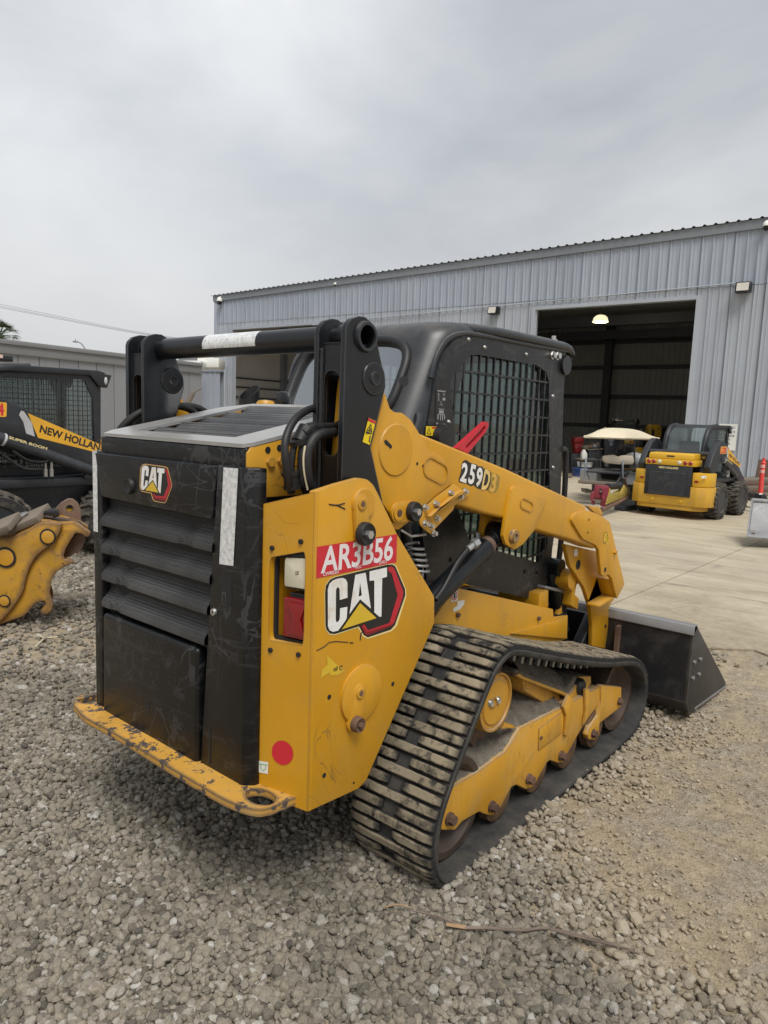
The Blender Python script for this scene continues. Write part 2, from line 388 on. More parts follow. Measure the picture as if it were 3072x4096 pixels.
def edge_wear(m, col, radius=.03, k0=.12, k1=.35):
    """worn, rusty corners: where the rounded normal leaves the true one"""
    t = m.node_tree; b = t.nodes['Principled BSDF']; bv = t.nodes.new('ShaderNodeBevel'); bv.samples = 4; bv.inputs['Radius'].default_value = radius
    g = t.nodes.new('ShaderNodeNewGeometry'); d = t.nodes.new('ShaderNodeVectorMath'); d.operation = 'DISTANCE'; t.links.new(bv.outputs[0], d.inputs[0]); t.links.new(g.outputs['Normal'], d.inputs[1])
    tc = t.nodes.new('ShaderNodeTexCoord'); n = t.nodes.new('ShaderNodeTexNoise'); n.inputs['Scale'].default_value = 22; n.inputs['Detail'].default_value = 8; t.links.new(tc.outputs['Object'], n.inputs['Vector'])
    a = t.nodes.new('ShaderNodeMath'); a.operation = 'MULTIPLY_ADD'; t.links.new(n.outputs['Fac'], a.inputs[0]); a.inputs[1].default_value = .5; a.inputs[2].default_value = -.25
    s = t.nodes.new('ShaderNodeMath'); s.operation = 'ADD'; t.links.new(d.outputs['Value'], s.inputs[0]); t.links.new(a.outputs[0], s.inputs[1])
    r = t.nodes.new('ShaderNodeMapRange'); r.inputs['From Min'].default_value = k0; r.inputs['From Max'].default_value = k1; t.links.new(s.outputs[0], r.inputs['Value'])
    x = t.nodes.new('ShaderNodeMix'); x.data_type = 'RGBA'; t.links.new(r.outputs[0], x.inputs[0]); src = b.inputs['Base Color'].links[0].from_socket; t.links.new(src, x.inputs[6]); x.inputs[7].default_value = col + (1,)
    t.links.new(x.outputs[2], b.inputs['Base Color'])
edge_wear(m_yellow_worn, (0.085, 0.07, 0.06), .018, .06, .30); edge_wear(m_yellow_dirty, (0.11, 0.07, 0.05), .010, .30, .52); edge_wear(m_yellow, (0.20, 0.12, 0.05), .007, .42, .62); edge_wear(m_bucket, (0.13, 0.115, 0.10), .012, .18, .5); edge_wear(m_black, (0.07, 0.07, 0.075), .008, .30, .55)
m_white = paint('white_sticker', (0.74, 0.74, 0.70), 0.5, 0.05, (0.5, 0.48, 0.4), 0.3)
m_green = paint('sticker_green', (0.10, 0.32, 0.07), 0.5)
m_plastic = paint('black_rubber_hose', (0.011, 0.011, 0.012), 0.5, 0.2, (0.05, 0.048, 0.045), 0.4)
m_hosewhite = paint('hose_marking', (0.62, 0.55, 0.38), 0.5)
m_wood = None
def glass(name, tint, refl=0.25, alpha=0.5, rough=0.03):
    t = MT(name, rough)
    n = t.t.nodes; n.remove(t.b); out = n['Material Output']
    tr = t.n('ShaderNodeBsdfTransparent'); tr.inputs[0].default_value = tint + (1,)
    gl_ = t.n('ShaderNodeBsdfGlossy'); gl_.inputs['Roughness'].default_value = rough; gl_.inputs[0].default_value = (0.9, 0.93, 0.95, 1)
    df = t.n('ShaderNodeBsdfDiffuse'); df.inputs[0].default_value = (0.30, 0.33, 0.32, 1)
    fr = t.n('ShaderNodeLayerWeight'); fr.inputs[0].default_value = .5
    f = t.math('MINIMUM', t.math('ADD', t.math('MULTIPLY', t.math('POWER', fr.outputs['Facing'], 4.0), .8), refl), 1.0)
    m1 = t.n('ShaderNodeMixShader'); m1.inputs[0].default_value = alpha; t.l(tr.outputs[0], m1.inputs[1]); t.l(df.outputs[0], m1.inputs[2])
    m2 = t.n('ShaderNodeMixShader'); t.l(f, m2.inputs[0]); t.l(m1.outputs[0], m2.inputs[1]); t.l(gl_.outputs[0], m2.inputs[2]); t.l(m2.outputs[0], out.inputs[0])
    return t.m
m_glass = glass('cab_glass', (0.45, 0.54, 0.52), 0.07, 0.06)
m_glass_rear = glass('rear_glass', (0.50, 0.60, 0.60), 0.42, 0.06)
m_lens_red = paint('red_lens', (0.27, 0.003, 0.010), 0.12, 0.2, (0.1, 0.01, 0.012), 0.2, spec=0.8)
m_lens = paint('milky_lens', (0.62, 0.58, 0.44), 0.25, 0.06, (0.4, 0.36, 0.25), 0.3)
def rubber():
    t = MT('tread_rubber', 0.8)
    n = t.noise(7, 8, 0.7); c = t.mix(t.ramp(n, 0.40, 0.62), (0.020, 0.020, 0.020, 1), (0.055, 0.050, 0.043, 1))
    t.color(c).bump(t.noise(50, 6), 0.25, 0.006); return t.m
m_rubber = rubber()
def lugmat():
    t = MT('dusty_lug', 0.85, spec=0.25)
    a = t.n('ShaderNodeObjectInfo'); r = a.outputs['Random']
    off = t.n('ShaderNodeVectorMath', operation='ADD'); t.l(t.co, off.inputs[0]); cx = t.n('ShaderNodeCombineXYZ'); t.l(t.math('MULTIPLY', r, 40.0), cx.inputs[0]); t.l(cx.outputs[0], off.inputs[1])
    n = t.noise(16, 9, 0.72, 0.4, off.outputs[0]); dust = t.mix(t.ramp(t.noise(5, 4, src=off.outputs[0]), 0.3, 0.7), (0.19, 0.158, 0.110, 1), (0.32, 0.27, 0.19, 1))
    # dust sticks to the worn crown of the bar; its flanks stay dark
    sx = t.n('ShaderNodeSeparateXYZ'); t.l(t.co, sx.inputs[0])
    top = t.ramp(t.math('ADD', sx.outputs['Z'], t.math('MULTIPLY', t.math('SUBTRACT', n, 0.5), 0.012)), 0.014, 0.0175)
    worn = t.math('MULTIPLY', top, t.ramp(n, 0.38, 0.52))
    t.color(t.mix(worn, (0.026, 0.025, 0.024, 1), dust)).bump(n, 0.5, 0.006); return t.m
m_lug = lugmat()
def mesh_mat(name, s, a, b, rough=0.5):
    t = MT(name, rough)
    v = t.n('ShaderNodeTexVoronoi'); v.inputs['Scale'].default_value = s; v.inputs['Randomness'].default_value = 0.12; t.l(t.co, v.inputs['Vector'])
    k = t.ramp(v.outputs['Distance'], 0.30, 0.50); n = t.noise(3.0, 5)
    t.color(t.mix(t.math('MULTIPLY', k, t.ramp(n, 0.2, 0.8)), a + (1,), b + (1,))).bump(k, 0.6, 0.003); return t.m
m_mesh = mesh_mat('perforated_black', 120.0, (0.003, 0.003, 0.003), (0.080, 0.080, 0.080))
m_mesh2 = mesh_mat('perforated_hood', 110.0, (0.008, 0.008, 0.008), (0.15, 0.15, 0.15), 0.42)
def tape():
    t = MT('reflective_tape', 0.3, spec=0.8)
    b = t.n('ShaderNodeTexVoronoi'); b.inputs['Scale'].default_value = 130; b.inputs['Randomness'].default_value = 0.25; t.l(t.co, b.inputs['Vector'])
    n = t.ramp(t.noise(60, 3), 0.40, 0.60); k = t.math('MULTIPLY', t.ramp(b.outputs['Distance'], 0.25, 0.5), n)
    t.color(t.mix(k, (0.74, 0.75, 0.75, 1), (0.50, 0.51, 0.52, 1))); return t.m
m_tape = tape()
def soil(name, c0, c1, s=9.0, bump=0.8):
    t = MT(name, 0.95, spec=0.15); n = t.noise(s, 10, 0.72); n2 = t.noise(s * 9, 5, 0.6)
    t.color(t.mix(t.ramp(t.math('ADD', t.math('MULTIPLY', n, 0.6), t.math('MULTIPLY', n2, 0.4)), 0.36, 0.66), c0 + (1,), c1 + (1,))).bump(t.math('ADD', n, t.math('MULTIPLY', n2, 0.6)), bump, 0.02); return t.m
m_mud = soil('caked_mud', (0.10, 0.088, 0.07), (0.30, 0.265, 0.215), 26)
# ================================================================== the tracked loader
OFF = Vector((2.60, 2.19, 0.0))
L = thing('track_loader', 'large yellow track loader with black door and red AR3B56 sticker on gravel', 'track loader', OFF)

def plate_y(name, poly, y, t, mat, holes=(), bevel=0.003, parent=L, **k):
    """a plate standing in the plane y, thickness t going away from the viewer's side"""
    return part(name, MB().prism(poly, y, y + t, 'y', holes), mat, parent, bevel if not holes else 0.0, **k)

# ---- body: side plates, rear cheeks, engine bay
S_Y = 1.50; S_YL = 2.81
fold_x = 1.467
side_pts = on_y('E', [(1166, 935), (1166, 770), (930, 372), (815, 128), (780, 60), (745, 28), (700, 20), (560, 58)], S_Y)
side = [(fold_x, 0.452)] + [(1.704, 0.437), (1.742, 0.452)] + side_pts + [(fold_x, 1.463)]
side = rounded(side, [0, .02, .02, .03, .03, .0, .0, .05, .05, .05, .0, 0], 3)
plate_y('side_plate', side, S_Y, 0.03, m_yellow)
plate_y('side_plate', side, S_YL, -0.03, m_yellow)
# rear cheek: chamfered face between door pillar and fold, with the lamp recess
def cheek_f(sgn):
    def f(u, z, d):                                                  # u 0 at the pillar .. 1 at the fold, d = depth forwards
        x = 1.425 + (fold_x - 1.425) * u + d; y = 1.725 + (S_Y - 1.725) * u
        return (x, y if sgn > 0 else 2.655 + (S_YL - 2.655) * u, z)
    return f
lamp_hole = rounded([(.262, .978), (.855, .984), (.855, 1.279), (.262, 1.243)], .04, 4)
for sg in (1, -1):
    b = MB().prism([(0, .455), (.975, .452), (.975, 1.461), (0, 1.40)], 0, 0.02, f=cheek_f(sg), holes=[lamp_hole])
    ck = part('rear_cheek', b, m_yellow, L)
    rec = MB(); f = cheek_f(sg)
    inner = rounded([(.345, .94), (.89, .94), (.89, 1.285), (.345, 1.255)], .03, 4)
    rec.prism([(.20, .955), (.95, .955), (.95, 1.30), (.20, 1.27)], 0.115, 0.12, f=f)
    for a, c2 in (((.20, .955), (.25, 1.26)), ((.925, .955), (.95, 1.30))):
        rec.prism([a, (c2[0], a[1]), c2, (a[0], c2[1])], 0.0201, 0.1149, f=f)
    gk = MB().prism([(.245, .985), (.30, .985), (.30, 1.245), (.245, 1.24)], 0.0204, 0.032, f=f).prism([(.245, .970), (.87, .970), (.87, .990), (.245, .990)], 0.0206, 0.034, f=f).prism([(.245, 1.236), (.87, 1.268), (.87, 1.29), (.245, 1.25)], 0.0208, 0.036, f=f)
    part('recess_gasket', gk, m_dark, ck)
    rec.prism([(.20, .945), (.95, .945), (.95, .968), (.20, .968)], 0.0202, 0.1148, f=f)
    rec.prism([(.20, 1.255), (.95, 1.29), (.95, 1.31), (.20, 1.275)], 0.0202, 0.1148, f=f)
    part('lamp_recess', rec, m_yellow, ck)
    # work lamp, tail lamp
    wl = MB().prism(rounded([(.455, 1.150), (.915, 1.152), (.915, 1.268), (.455, 1.258)], .02, 4), 0.020, 0.10, f=f)
    w = part('work_lamp', wl, m_black, L, 0.004)
    part('lens', MB().prism(rounded([(.475, 1.158), (.90, 1.160), (.90, 1.256), (.475, 1.247)], .02, 4), 0.010, 0.021, f=f), m_lens, w, 0.004)
    if sg > 0:
        part('lettering', MB().text('CAT', lambda u, v: f(.66 + u * .06, 1.200 + v * .012, 0.0088), 0.02), m_print, w, smooth=0)
    tl = MB().prism(rounded([(.465, .998), (.915, .998), (.915, 1.122), (.465, 1.122)], .006, 2), 0.012, 0.08, f=f)
    tl.prism([(.56, 1.01), (.85, 1.01), (.77, 1.06), (.85, 1.11), (.56, 1.11), (.64, 1.06)], 0.004, 0.012, f=f)
    t_ = part('tail_lamp', tl, m_lens_red, L, 0.002)
    part('lamp_base', MB().prism([(.50, 1.1225), (.92, 1.1225), (.92, 1.136), (.50, 1.136)], 0.030, 0.10, f=f), m_black, t_)
    for u, z in ((.306, 1.274), (.781, 1.307), (.308, .947), (.785, .954)):
        c0 = f(u, z, -0.006); c1 = f(u, z, 0.002)
        part('screw', MB().cyl(c0, c1, .008, 10), m_plastic, L)
# engine compartment (dark inside) and inner chassis
part('engine_block', MB().span(1.47, 2.10, 1.78, 2.60, 0.50, 1.55), m_dark, L)
part('chassis', MB().span(2.00, 3.72, 1.735, 2.645, 0.27, 0.62).span(1.50, 1.999, 1.735, 2.645, 0.47, 0.62).span(1.50, 1.84, 1.535, 2.78, .46, .50), m_dark, L)
low = [(2.10, .75), (2.40, .845), (2.557, .960), (3.515, .688), (3.53, .640), (3.70, .618), (3.716, .477), (2.10, .477)]
for y, t in ((1.722, .012), (mir(1.722), -.012)): plate_y('chassis_side', low, y, t, m_yellow)
plate_y('chassis_step', on_y('K', [(715, 1213), (1085, 1108), (1185, 1060), (1180, 1255), (1100, 1252)], 1.71), 1.71, .01, m_yellow)
for px_ in ((265, 1055), (937, 1083)):
    (x, z), = on_y('K', [px_], 1.722); part('bolt', MB().cyl((x, 1.722, z), (x, 1.708, z), .011, 8), m_rust, L)
# warning stickers on the chassis side
def quad_y(name, k, pts, y, mat, parent=L, eps=0.002): return part(name, MB().sheet(on_y(k, pts, y - eps), y - eps, 'y'), mat, parent, smooth=0)
s = quad_y('safety_sticker', 'L', [(1165, 300), (1230, 285), (1225, 390), (1160, 405)], 1.722, m_white)
ring = on_y('L', [(1196, 340)], 1.7185)[0]
part('ring', MB().prism(circle(ring[0], ring[1], .021, 20), 1.7185, 1.7184, 'y', [circle(ring[0], ring[1], .016, 20)]), m_decal_red, s, smooth=0)
part('pictogram', MB().prism([(ring[0] - .007, ring[1] - .011), (ring[0] + .007, ring[1] - .011), (ring[0] + .007, ring[1] + .011), (ring[0] - .007, ring[1] + .011)], 1.7186, 1.7185, 'y'), m_print, s, smooth=0)
quad_y('torn_sticker', 'L', [(1225, 395), (1298, 382), (1290, 430), (1250, 480), (1185, 505), (1180, 470), (1222, 440)], 1.722, m_white)

# ---- bumper plate
bp = on_z('N', [(12, 225), (70, 285), (230, 370), (430, 490), (640, 620), (850, 745), (1000, 830), (1130, 880), (1230, 895), (1310, 880), (1500, 795)], .485)
bp = catmull([(1.475, 2.75), (1.36, 2.752), (1.322, 2.735)] + [(p[0], p[1]) for p in bp[:-1]], 3)
bp = [(p[0], p[1]) for p in bp] + [(1.482, 1.545), (1.50, 1.545), (1.50, 2.75)]
hole_r = circle(1.383, 1.628, .040, 20, .058); hole_l = circle(1.383, mir(1.628) - .02, .040, 20, .058)
part('bumper', MB().prism(bp, .462, .487, 'z', [hole_r, hole_l]), m_yellow_worn, L)
part('bumper_weld', MB().tube([(1.435, 1.72, .49), (1.484, 1.548, .49)], .007, 6), m_yellow, L)

# ---- rear door: panels, pillars, louvres
DX = 1.385
D = part('rear_door', MB().span(DX + .035, DX + .05, 1.735, 2.645, .475, 1.515), m_dark, L)
PY0, PY1 = 1.724, 2.665                                              # outer folds of the pillars
PR = 1.862; PL = 2.605                                               # inner edges at the top
def pillar(y_in_t, y_in_b, y_fold, side):
    b = MB(); ch = .03 * side
    z0, z1 = .478, 1.519
    prof = lambda z, yi: [(DX, yi, z), (DX, y_fold, z), (DX + .03, y_fold - ch, z), (DX + .06, y_fold - ch, z), (DX + .06, yi, z)]
    A = b.vs(prof(z0, y_in_b)); B = b.vs(prof(z1, y_in_t)); n = 5
    for i in range(n): b.face((A[i], A[(i + 1) % n], B[(i + 1) % n], B[i]))
    b.face(A); b.face(B); return b
hr = on_x('M', [(972, 905), (1008, 1000)], DX)
p1 = part('door_pillar', pillar(1.868, 1.953, PY0, 1), m_black_scr, D, .006, 3)
p2 = part('door_pillar', pillar(2.600, 2.612, PY1, -1), m_black_scr, D, .006, 3)
part('pillar_seam', MB().span(DX - .0012, DX + .004, 1.893, 1.901, .50, .63), m_dark, p1)
# handle slot and key lock on the right pillar
hs = on_x('B', [(950, 10), (1020, 10), (1020, 195), (950, 165)], DX - .001)
part('handle_recess', MB().prism(rounded(hs, .012, 3), DX - .0012, DX + .002, 'x'), m_dark, p1)
part('handle_lever', MB().prism(on_x('B', [(962, 100), (985, 110), (985, 190), (958, 175)], DX - .004), DX - .004, DX - .001, 'x'), m_black, p1, .002)
kl = on_x('B', [(916, 222)], DX)[0]
k_ = part('key_lock', MB().lathe([(-.008, .011), (-.003, .013), (.004, .013)], (DX, kl[0], kl[1]), 'x', 18), m_bolt, p1)
part('key_slot', MB().span(DX - .0095, DX - .008, kl[0] - .0015, kl[0] + .0015, kl[1] - .006, kl[1] + .006), m_print, k_)
# upper panel, lower panel
up = on_x('M', [(136, 345), (940, 437), (918, 800), (905, 800), (190, 660), (178, 640)], DX - .002)
part('upper_panel', MB().prism(rounded([(2.640, up[0][1] - .002), (1.872, up[1][1]), (1.889, 1.340), (2.598, 1.345)], [.0, 0, .02, .03], 3), DX - .004, DX + .03, 'x'), m_black_scr, D, .006, 3)
lp = on_x('B', [(258, 225), (832, 445), (822, 1205), (262, 875)], DX - .004)
part('lower_panel', MB().prism(rounded([(2.584, .889), (1.956, .891), (1.958, .462), (2.592, .446)], [.025, .02, 0, 0], 4), DX - .012, DX + .03, 'x'), m_black_scr, D, .014, 4)
for yy, zz in ((2.26, .60),):
    part('plug_hole', MB().cyl((DX - .0135, yy, zz), (DX - .010, yy, zz), .012, 12), m_dark, D)
pl = on_x('M', [(375, 570)], DX)[0]
g = part('latch_plug', MB().lathe([(-.012, .018), (-.016, .026), (-.006, .030), (.004, .030)], (DX - .002, pl[0], pl[1]), 'x', 20), m_plastic, D)
# louvres: perforated sheet rolled over four lips
zt, zb = 1.325, .893
for i in range(4):
    zc = zt - (zt - zb) * (i + .5) / 4 - .005; h = (zt - zb) / 4
    pr = [(DX + .040, zc + h * .62), (DX + .038, zc + h * .48), (DX + .032, zc + h * .34), (DX + .023, zc + h * .20), (DX + .010, zc + .010), (DX - .002, zc - .004), (DX - .006, zc - .012), (DX - .006, zc - .032), (DX + .001, zc - .037), (DX + .020, zc - .040), (DX + .040, zc - .040)]
    rows = []
    N = 14
    for j in range(N + 1):
        yr = 1.878 + (1.325 - zc) * .12; y = yr + (2.600 - yr) * j / N; dn_ = (.012 if (i, j) in ((0, 3), (2, 11), (3, 12), (1, 12)) else 0)
        rows.append([(x + dn_ + .0004 * math.sin(j * 1.7 + i), y, z) for x, z in pr])
    part('louvre', MB().grid(rows), m_mesh, D)
part('louvre_frame', MB().span(DX + .06, DX + .07, 1.84, 2.65, .85, 1.36), m_dark, D)
# reflective tape on both pillars
tp = on_x('M', [(985, 447), (1083, 455), (1050, 1102), (957, 1088)], DX - .002)
part('reflective_tape', MB().sheet(tp, DX - .002, 'x'), m_tape, p1, smooth=0)
tp = on_x('M', [(100, 335), (130, 338), (137, 873), (117, 868)], DX - .002)
tp = [(PY1 - .002, tp[0][1]), (2.628, tp[1][1]), (2.628, tp[2][1]), (PY1 - .002, tp[3][1])]
part('reflective_tape', MB().sheet(tp, DX - .002, 'x'), m_tape, p2, smooth=0)

# ---- maker's emblem (letters, triangle, red hexagon edge)
def emblem(name, k, X, on, axis, parent, eps, outline, inner, C, A, Ah, T, tri, red, red2, mats):
    d = -eps
    f = lambda pts, s: on(k, pts, X + d * s)
    e = part(name, MB().sheet(f(outline, 1), X + d, axis), mats['edge'], parent, smooth=0)
    part('backing', MB().sheet(f(inner, 1.5), X + d * 1.5, axis), m_logo_black, e, smooth=0)
    part('border', MB().sheet(f(red, 2.5), X + d * 2.5, axis), m_logo_red, e, smooth=0)
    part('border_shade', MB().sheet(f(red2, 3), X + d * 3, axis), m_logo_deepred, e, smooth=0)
    part('letter', MB().sheet(f(C, 3.2), X + d * 3.2, axis), m_logo_white, e, smooth=0)
    part('letter', MB().sheet(f(A, 3.2), X + d * 3.2, axis, [f(Ah, 3.2)]), m_logo_white, e, smooth=0)
    part('letter', MB().sheet(f(T, 3.2), X + d * 3.2, axis), m_logo_white, e, smooth=0)
    part('triangle', MB().sheet(f(tri, 3.4), X + d * 3.4, axis), mats['tri'], e, smooth=0)
    return e
emblem('side_emblem', 'R', S_Y, on_y, 'y', L, .0008,
    [(168, 800), (225, 715), (300, 683), (990, 516), (1065, 512), (1112, 540), (1240, 850), (1247, 940), (1120, 1340), (1052, 1408), (735, 1512), (670, 1480), (603, 1360), (300, 1462), (225, 1456), (178, 1400), (162, 1330), (158, 900)],
    [(177, 805), (232, 725), (300, 692), (990, 526), (1060, 523), (1100, 548), (1228, 850), (1233, 930), (1095, 1330), (1040, 1390), (735, 1492), (682, 1462), (617, 1345), (300, 1447), (232, 1442), (187, 1392), (172, 1330), (167, 900)],
    [(203, 860), (225, 780), (270, 735), (330, 712), (400, 702), (440, 718), (463, 765), (465, 965), (362, 995), (360, 850), (345, 826), (325, 830), (312, 865), (308, 1260), (320, 1292), (345, 1280), (362, 1240), (365, 1105), (463, 1085), (455, 1230), (440, 1265), (340, 1402), (270, 1418), (225, 1395), (205, 1345)],
    [(568, 662), (705, 632), (775, 1110), (632, 985), (490, 1182)], [(632, 765), (655, 935), (612, 950)],
    [(757, 615), (988, 562), (988, 688), (925, 705), (915, 1215), (888, 1218), (820, 1160), (820, 735), (757, 742)],
    [(632, 1035), (850, 1235), (390, 1385)],
    [(1003, 560), (1050, 552), (1085, 575), (1205, 880), (1200, 950), (1090, 1280), (1060, 1335), (735, 1465), (700, 1455), (640, 1340), (690, 1320), (735, 1395), (1020, 1300), (1130, 930), (1050, 640), (1003, 610)],
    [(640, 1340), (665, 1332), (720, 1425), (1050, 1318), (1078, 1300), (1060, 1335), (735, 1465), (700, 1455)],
    {'edge': m_logo_edge, 'tri': m_logo_yellow})
emblem('door_emblem', 'Y', DX - .004, on_x, 'x', D, .0006,
    [(340, 420), (420, 310), (520, 290), (1180, 380), (1260, 430), (1395, 960), (1390, 1060), (1200, 1560), (1130, 1600), (800, 1540), (745, 1470), (690, 1275), (400, 1220), (330, 1130), (315, 950)],
    [(362, 430), (430, 340), (520, 322), (1170, 412), (1238, 460), (1372, 965), (1366, 1055), (1180, 1545), (1120, 1572), (815, 1512), (770, 1455), (712, 1245), (415, 1192), (352, 1115), (340, 950)],
    [(390, 440), (430, 370), (510, 345), (600, 380), (628, 470), (605, 710), (520, 690), (530, 510), (510, 490), (490, 520), (445, 1000), (465, 1035), (490, 1010), (510, 845), (592, 850), (580, 1020), (450, 1165), (390, 1140), (355, 1060)],
    [(725, 400), (860, 410), (885, 1075), (757, 825), (605, 990)], [(775, 580), (780, 765), (745, 765)],
    [(910, 425), (1145, 455), (1140, 610), (1065, 600), (1015, 1265), (985, 1262), (918, 1130), (955, 590), (898, 580)],
    [(752, 870), (945, 1250), (500, 1165)],
    [(1160, 465), (1200, 465), (1245, 510), (1355, 960), (1350, 1060), (1170, 1510), (1120, 1525), (810, 1465), (780, 1420), (740, 1265), (795, 1275), (850, 1350), (1120, 1368), (1262, 1000), (1200, 560), (1160, 535)],
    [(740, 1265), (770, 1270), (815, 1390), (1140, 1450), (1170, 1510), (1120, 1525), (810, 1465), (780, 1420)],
    {'edge': m_gold, 'tri': m_logo_yellow})

# ---- red asset sticker with lettering
def affine_y(k, o, u, v, Y):
    """lettering frame from three points of the photograph: origin, end of the word, top of the first letter"""
    P = [np.array((q[0], Y, q[1])) for q in on_y(k, [o, u, v], Y)]
    return lambda a, b: tuple(P[0] + (P[1] - P[0]) * a + (P[2] - P[0]) * b)
st = part('asset_sticker', MB().sheet(on_y('R', [(58, 290), (1125, 120), (1113, 495), (50, 708)], S_Y - .0012), S_Y - .0012, 'y'), m_decal_red, L, smooth=0)
part('lettering', MB().text('AR3B56', affine_y('R', (110, 635), (1062, 452), (128, 300), S_Y - .002), .022), m_decal_white, st, smooth=0)
part('lettering', MB().text('CW902351', affine_y('R', (142, 678), (348, 638), (142, 633), S_Y - .002), .02), m_decal_white, st, smooth=0)
part('lettering', MB().text('HOC', affine_y('R', (572, 584), (655, 568), (572, 545), S_Y - .002), .01), m_decal_white, st, smooth=0)
part('lettering', MB().text('259D3', affine_y('R', (880, 522), (985, 502), (880, 484), S_Y - .002), .01), m_decal_white, st, smooth=0)
# other marks on plate and cheek
ts = part('torn_label', MB().sheet(on_y('E', [(485, 1138), (540, 1190), (598, 1235), (560, 1262), (510, 1268), (500, 1250), (445, 1285), (455, 1230), (490, 1200)], S_Y - .001), S_Y - .001, 'y'), m_logo_yellow, L, smooth=0)
part('lettering', MB().text('of C', affine_y('E', (528, 1240), (585, 1232), (528, 1212), S_Y - .0018), .02), m_print, ts, smooth=0)
def cheek_pt(k, x, y):
    n = np.array([S_Y - 1.725, -(fold_x - 1.425), 0.0]); n = n / np.linalg.norm(n)
    P = np.array([1.425, 1.725, .8]) - (n if n[0] < 0 else -n) * -.0015
    return on_plane(k, x, y, P, n)
def cheek_sheet(k, pts):
    b = MB(); b.face(b.vs([cheek_pt(k, *p) for p in pts])); return b
cen = (205, 1755)
part('red_dot_sticker', cheek_sheet('E', [(205 + 68 * math.cos(t * math.pi / 12) + 0.0, 1756 + 77 * math.sin(t * math.pi / 12) + 8 * math.cos(t * math.pi / 12)) for t in range(24)]), m_decal_red, L, smooth=0)
gs = part('tie_down_sticker', cheek_sheet('E', [(50, 1805), (115, 1815), (113, 1890), (50, 1878)]), m_white, L, smooth=0)
part('pictogram', MB().tube([cheek_pt('E', *p) for p in ((58, 1825), (110, 1833))], .0012, 5).tube([cheek_pt('E', *p) for p in ((68, 1828), (70, 1855), (84, 1868), (98, 1858), (100, 1832))], .0012, 5), m_green, gs)

for yy, fx in ((S_Y + .004, fold_x + .003), (S_YL - .004, fold_x + .003)):
    part('fold_edge', MB().cyl((fx + .006, yy + (.006 if yy < 2 else -.006), .453), (fx + .006, yy + (.006 if yy < 2 else -.006), 1.46), .0105, 14), m_yellow, L, smooth=60)

# ---- pins with retaining arms on the side plate
def pin_arm(px_top, px_bot, w, y, t, r_boss, mat_end, r_end, parent=L, name='pin_retainer', disc=None):
    k, a, b2 = px_top; (x0, z0), = on_y(k, [(a, b2)], y - t); k, a, b2 = px_bot; (x1, z1), = on_y(k, [(a, b2)], y - t)
    ang = math.atan2(z1 - z0, x1 - x0); Ln = math.hypot(x1 - x0, z1 - z0)
    o = part(name, MB().prism(slot((x0 + x1) / 2, (z0 + z1) / 2, Ln + w, w, ang), y - t, y - .001, 'y'), m_yellow, parent, .002)
    if disc: part('boss', MB().lathe([(-.012, disc * .96), (-.010, disc), (.002, disc)], (disc_c(px_top, y)[0], y, disc_c(px_top, y)[1]), 'y', 36), m_yellow, o)
    part('pin_hole', MB().lathe([(-.004, r_boss * .45), (-.006, r_boss * .7), (-.004, r_boss), (.002, r_boss)], (x0, y - t, z0), 'y', 20), m_yellow, o)
    part('grease_nipple', MB().cyl((x0, y - t - .0075, z0), (x0, y - t + .002, z0), r_boss * .42, 10), m_rust, o)
    e = part('rubber_stop', MB().lathe([(-.018, r_end * .55), (-.024, r_end * .9), (-.016, r_end), (.0, r_end), (.004, r_end * .9)], (x1, y - t, z1), 'y', 26), mat_end, o)
    part('bolt', MB().cyl((x1, y - t - .034, z1), (x1, y - t - .015, z1), r_end * .36, 6), m_bolt if mat_end is m_plastic else m_rust, e)
    return o
def disc_c(px, y): return on_y(px[0], [(px[1] , px[2])], y)[0]
pin_arm(('E', 708, 183), ('E', 716, 370), .062, S_Y, .016, .020, m_plastic, .038, disc=.050)
pin_arm(('E', 697, 1378), ('E', 666, 1570), .062, S_Y, .016, .020, m_rust, .026, disc=.098)
for px_ in ((500, 1403), (902, 1320), (468, 1898), (655, 1945)):
    (x, z), = on_y('E', [px_], S_Y); part('bolt_hole', MB().cyl((x, S_Y - .0015, z), (x, S_Y + .002, z), .008 if px_ != (655, 1945) else .004, 12), m_dark, L)
for pts in ([(422, 1110), (470, 1085), (500, 1058), (545, 1052), (620, 1058)], [(632, 1060), (652, 1061)], [(500, 185), (550, 192), (600, 178)], [(545, 188), (602, 215)], [(697, 1045), (700, 1010), (708, 992)]):
    q = on_y('E', pts, S_Y - .001); part('scratch', MB().tube([(p[0], S_Y - .0005, p[1]) for p in q], .0022 if len(pts) < 5 else .0016, 5), m_print, L)

# ---- hood
def hood_pt(x, y, dz=0.0): return (x, y, 1.590 + (x - 1.40) * 0.208 + dz)
HX0, HX1, HY0, HY1 = 1.400, 2.075, 1.741, 2.640
gx0, gx1, gy0, gy1 = 1.475, 2.025, 1.895, 2.500
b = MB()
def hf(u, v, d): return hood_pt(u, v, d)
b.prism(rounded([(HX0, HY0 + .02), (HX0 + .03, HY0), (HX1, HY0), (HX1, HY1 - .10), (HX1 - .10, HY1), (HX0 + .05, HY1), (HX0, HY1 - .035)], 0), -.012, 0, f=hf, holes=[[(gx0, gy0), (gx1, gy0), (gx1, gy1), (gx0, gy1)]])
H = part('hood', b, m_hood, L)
b = MB()
zr = 1.590
b.prism([(HY0 + .005, 1.495), (HY0 + .005, zr - .012), (HY1 - .005, zr - .012), (HY1 - .005, 1.495)], HX0 + .002, HX0 + .018, 'x')
part('hood_rear_face', b, m_black_scr, H, .008, 3)
for y, t in ((HY0, .012), (HY1, -.012)):
    poly = [(HX0 + .004, 1.42), (HX0 + .004, 1.565), (HX0 + .02, 1.58), (2.08, 1.715), (2.08, 1.42)]
    plate_y('hood_side', poly, y, t, m_yellow)
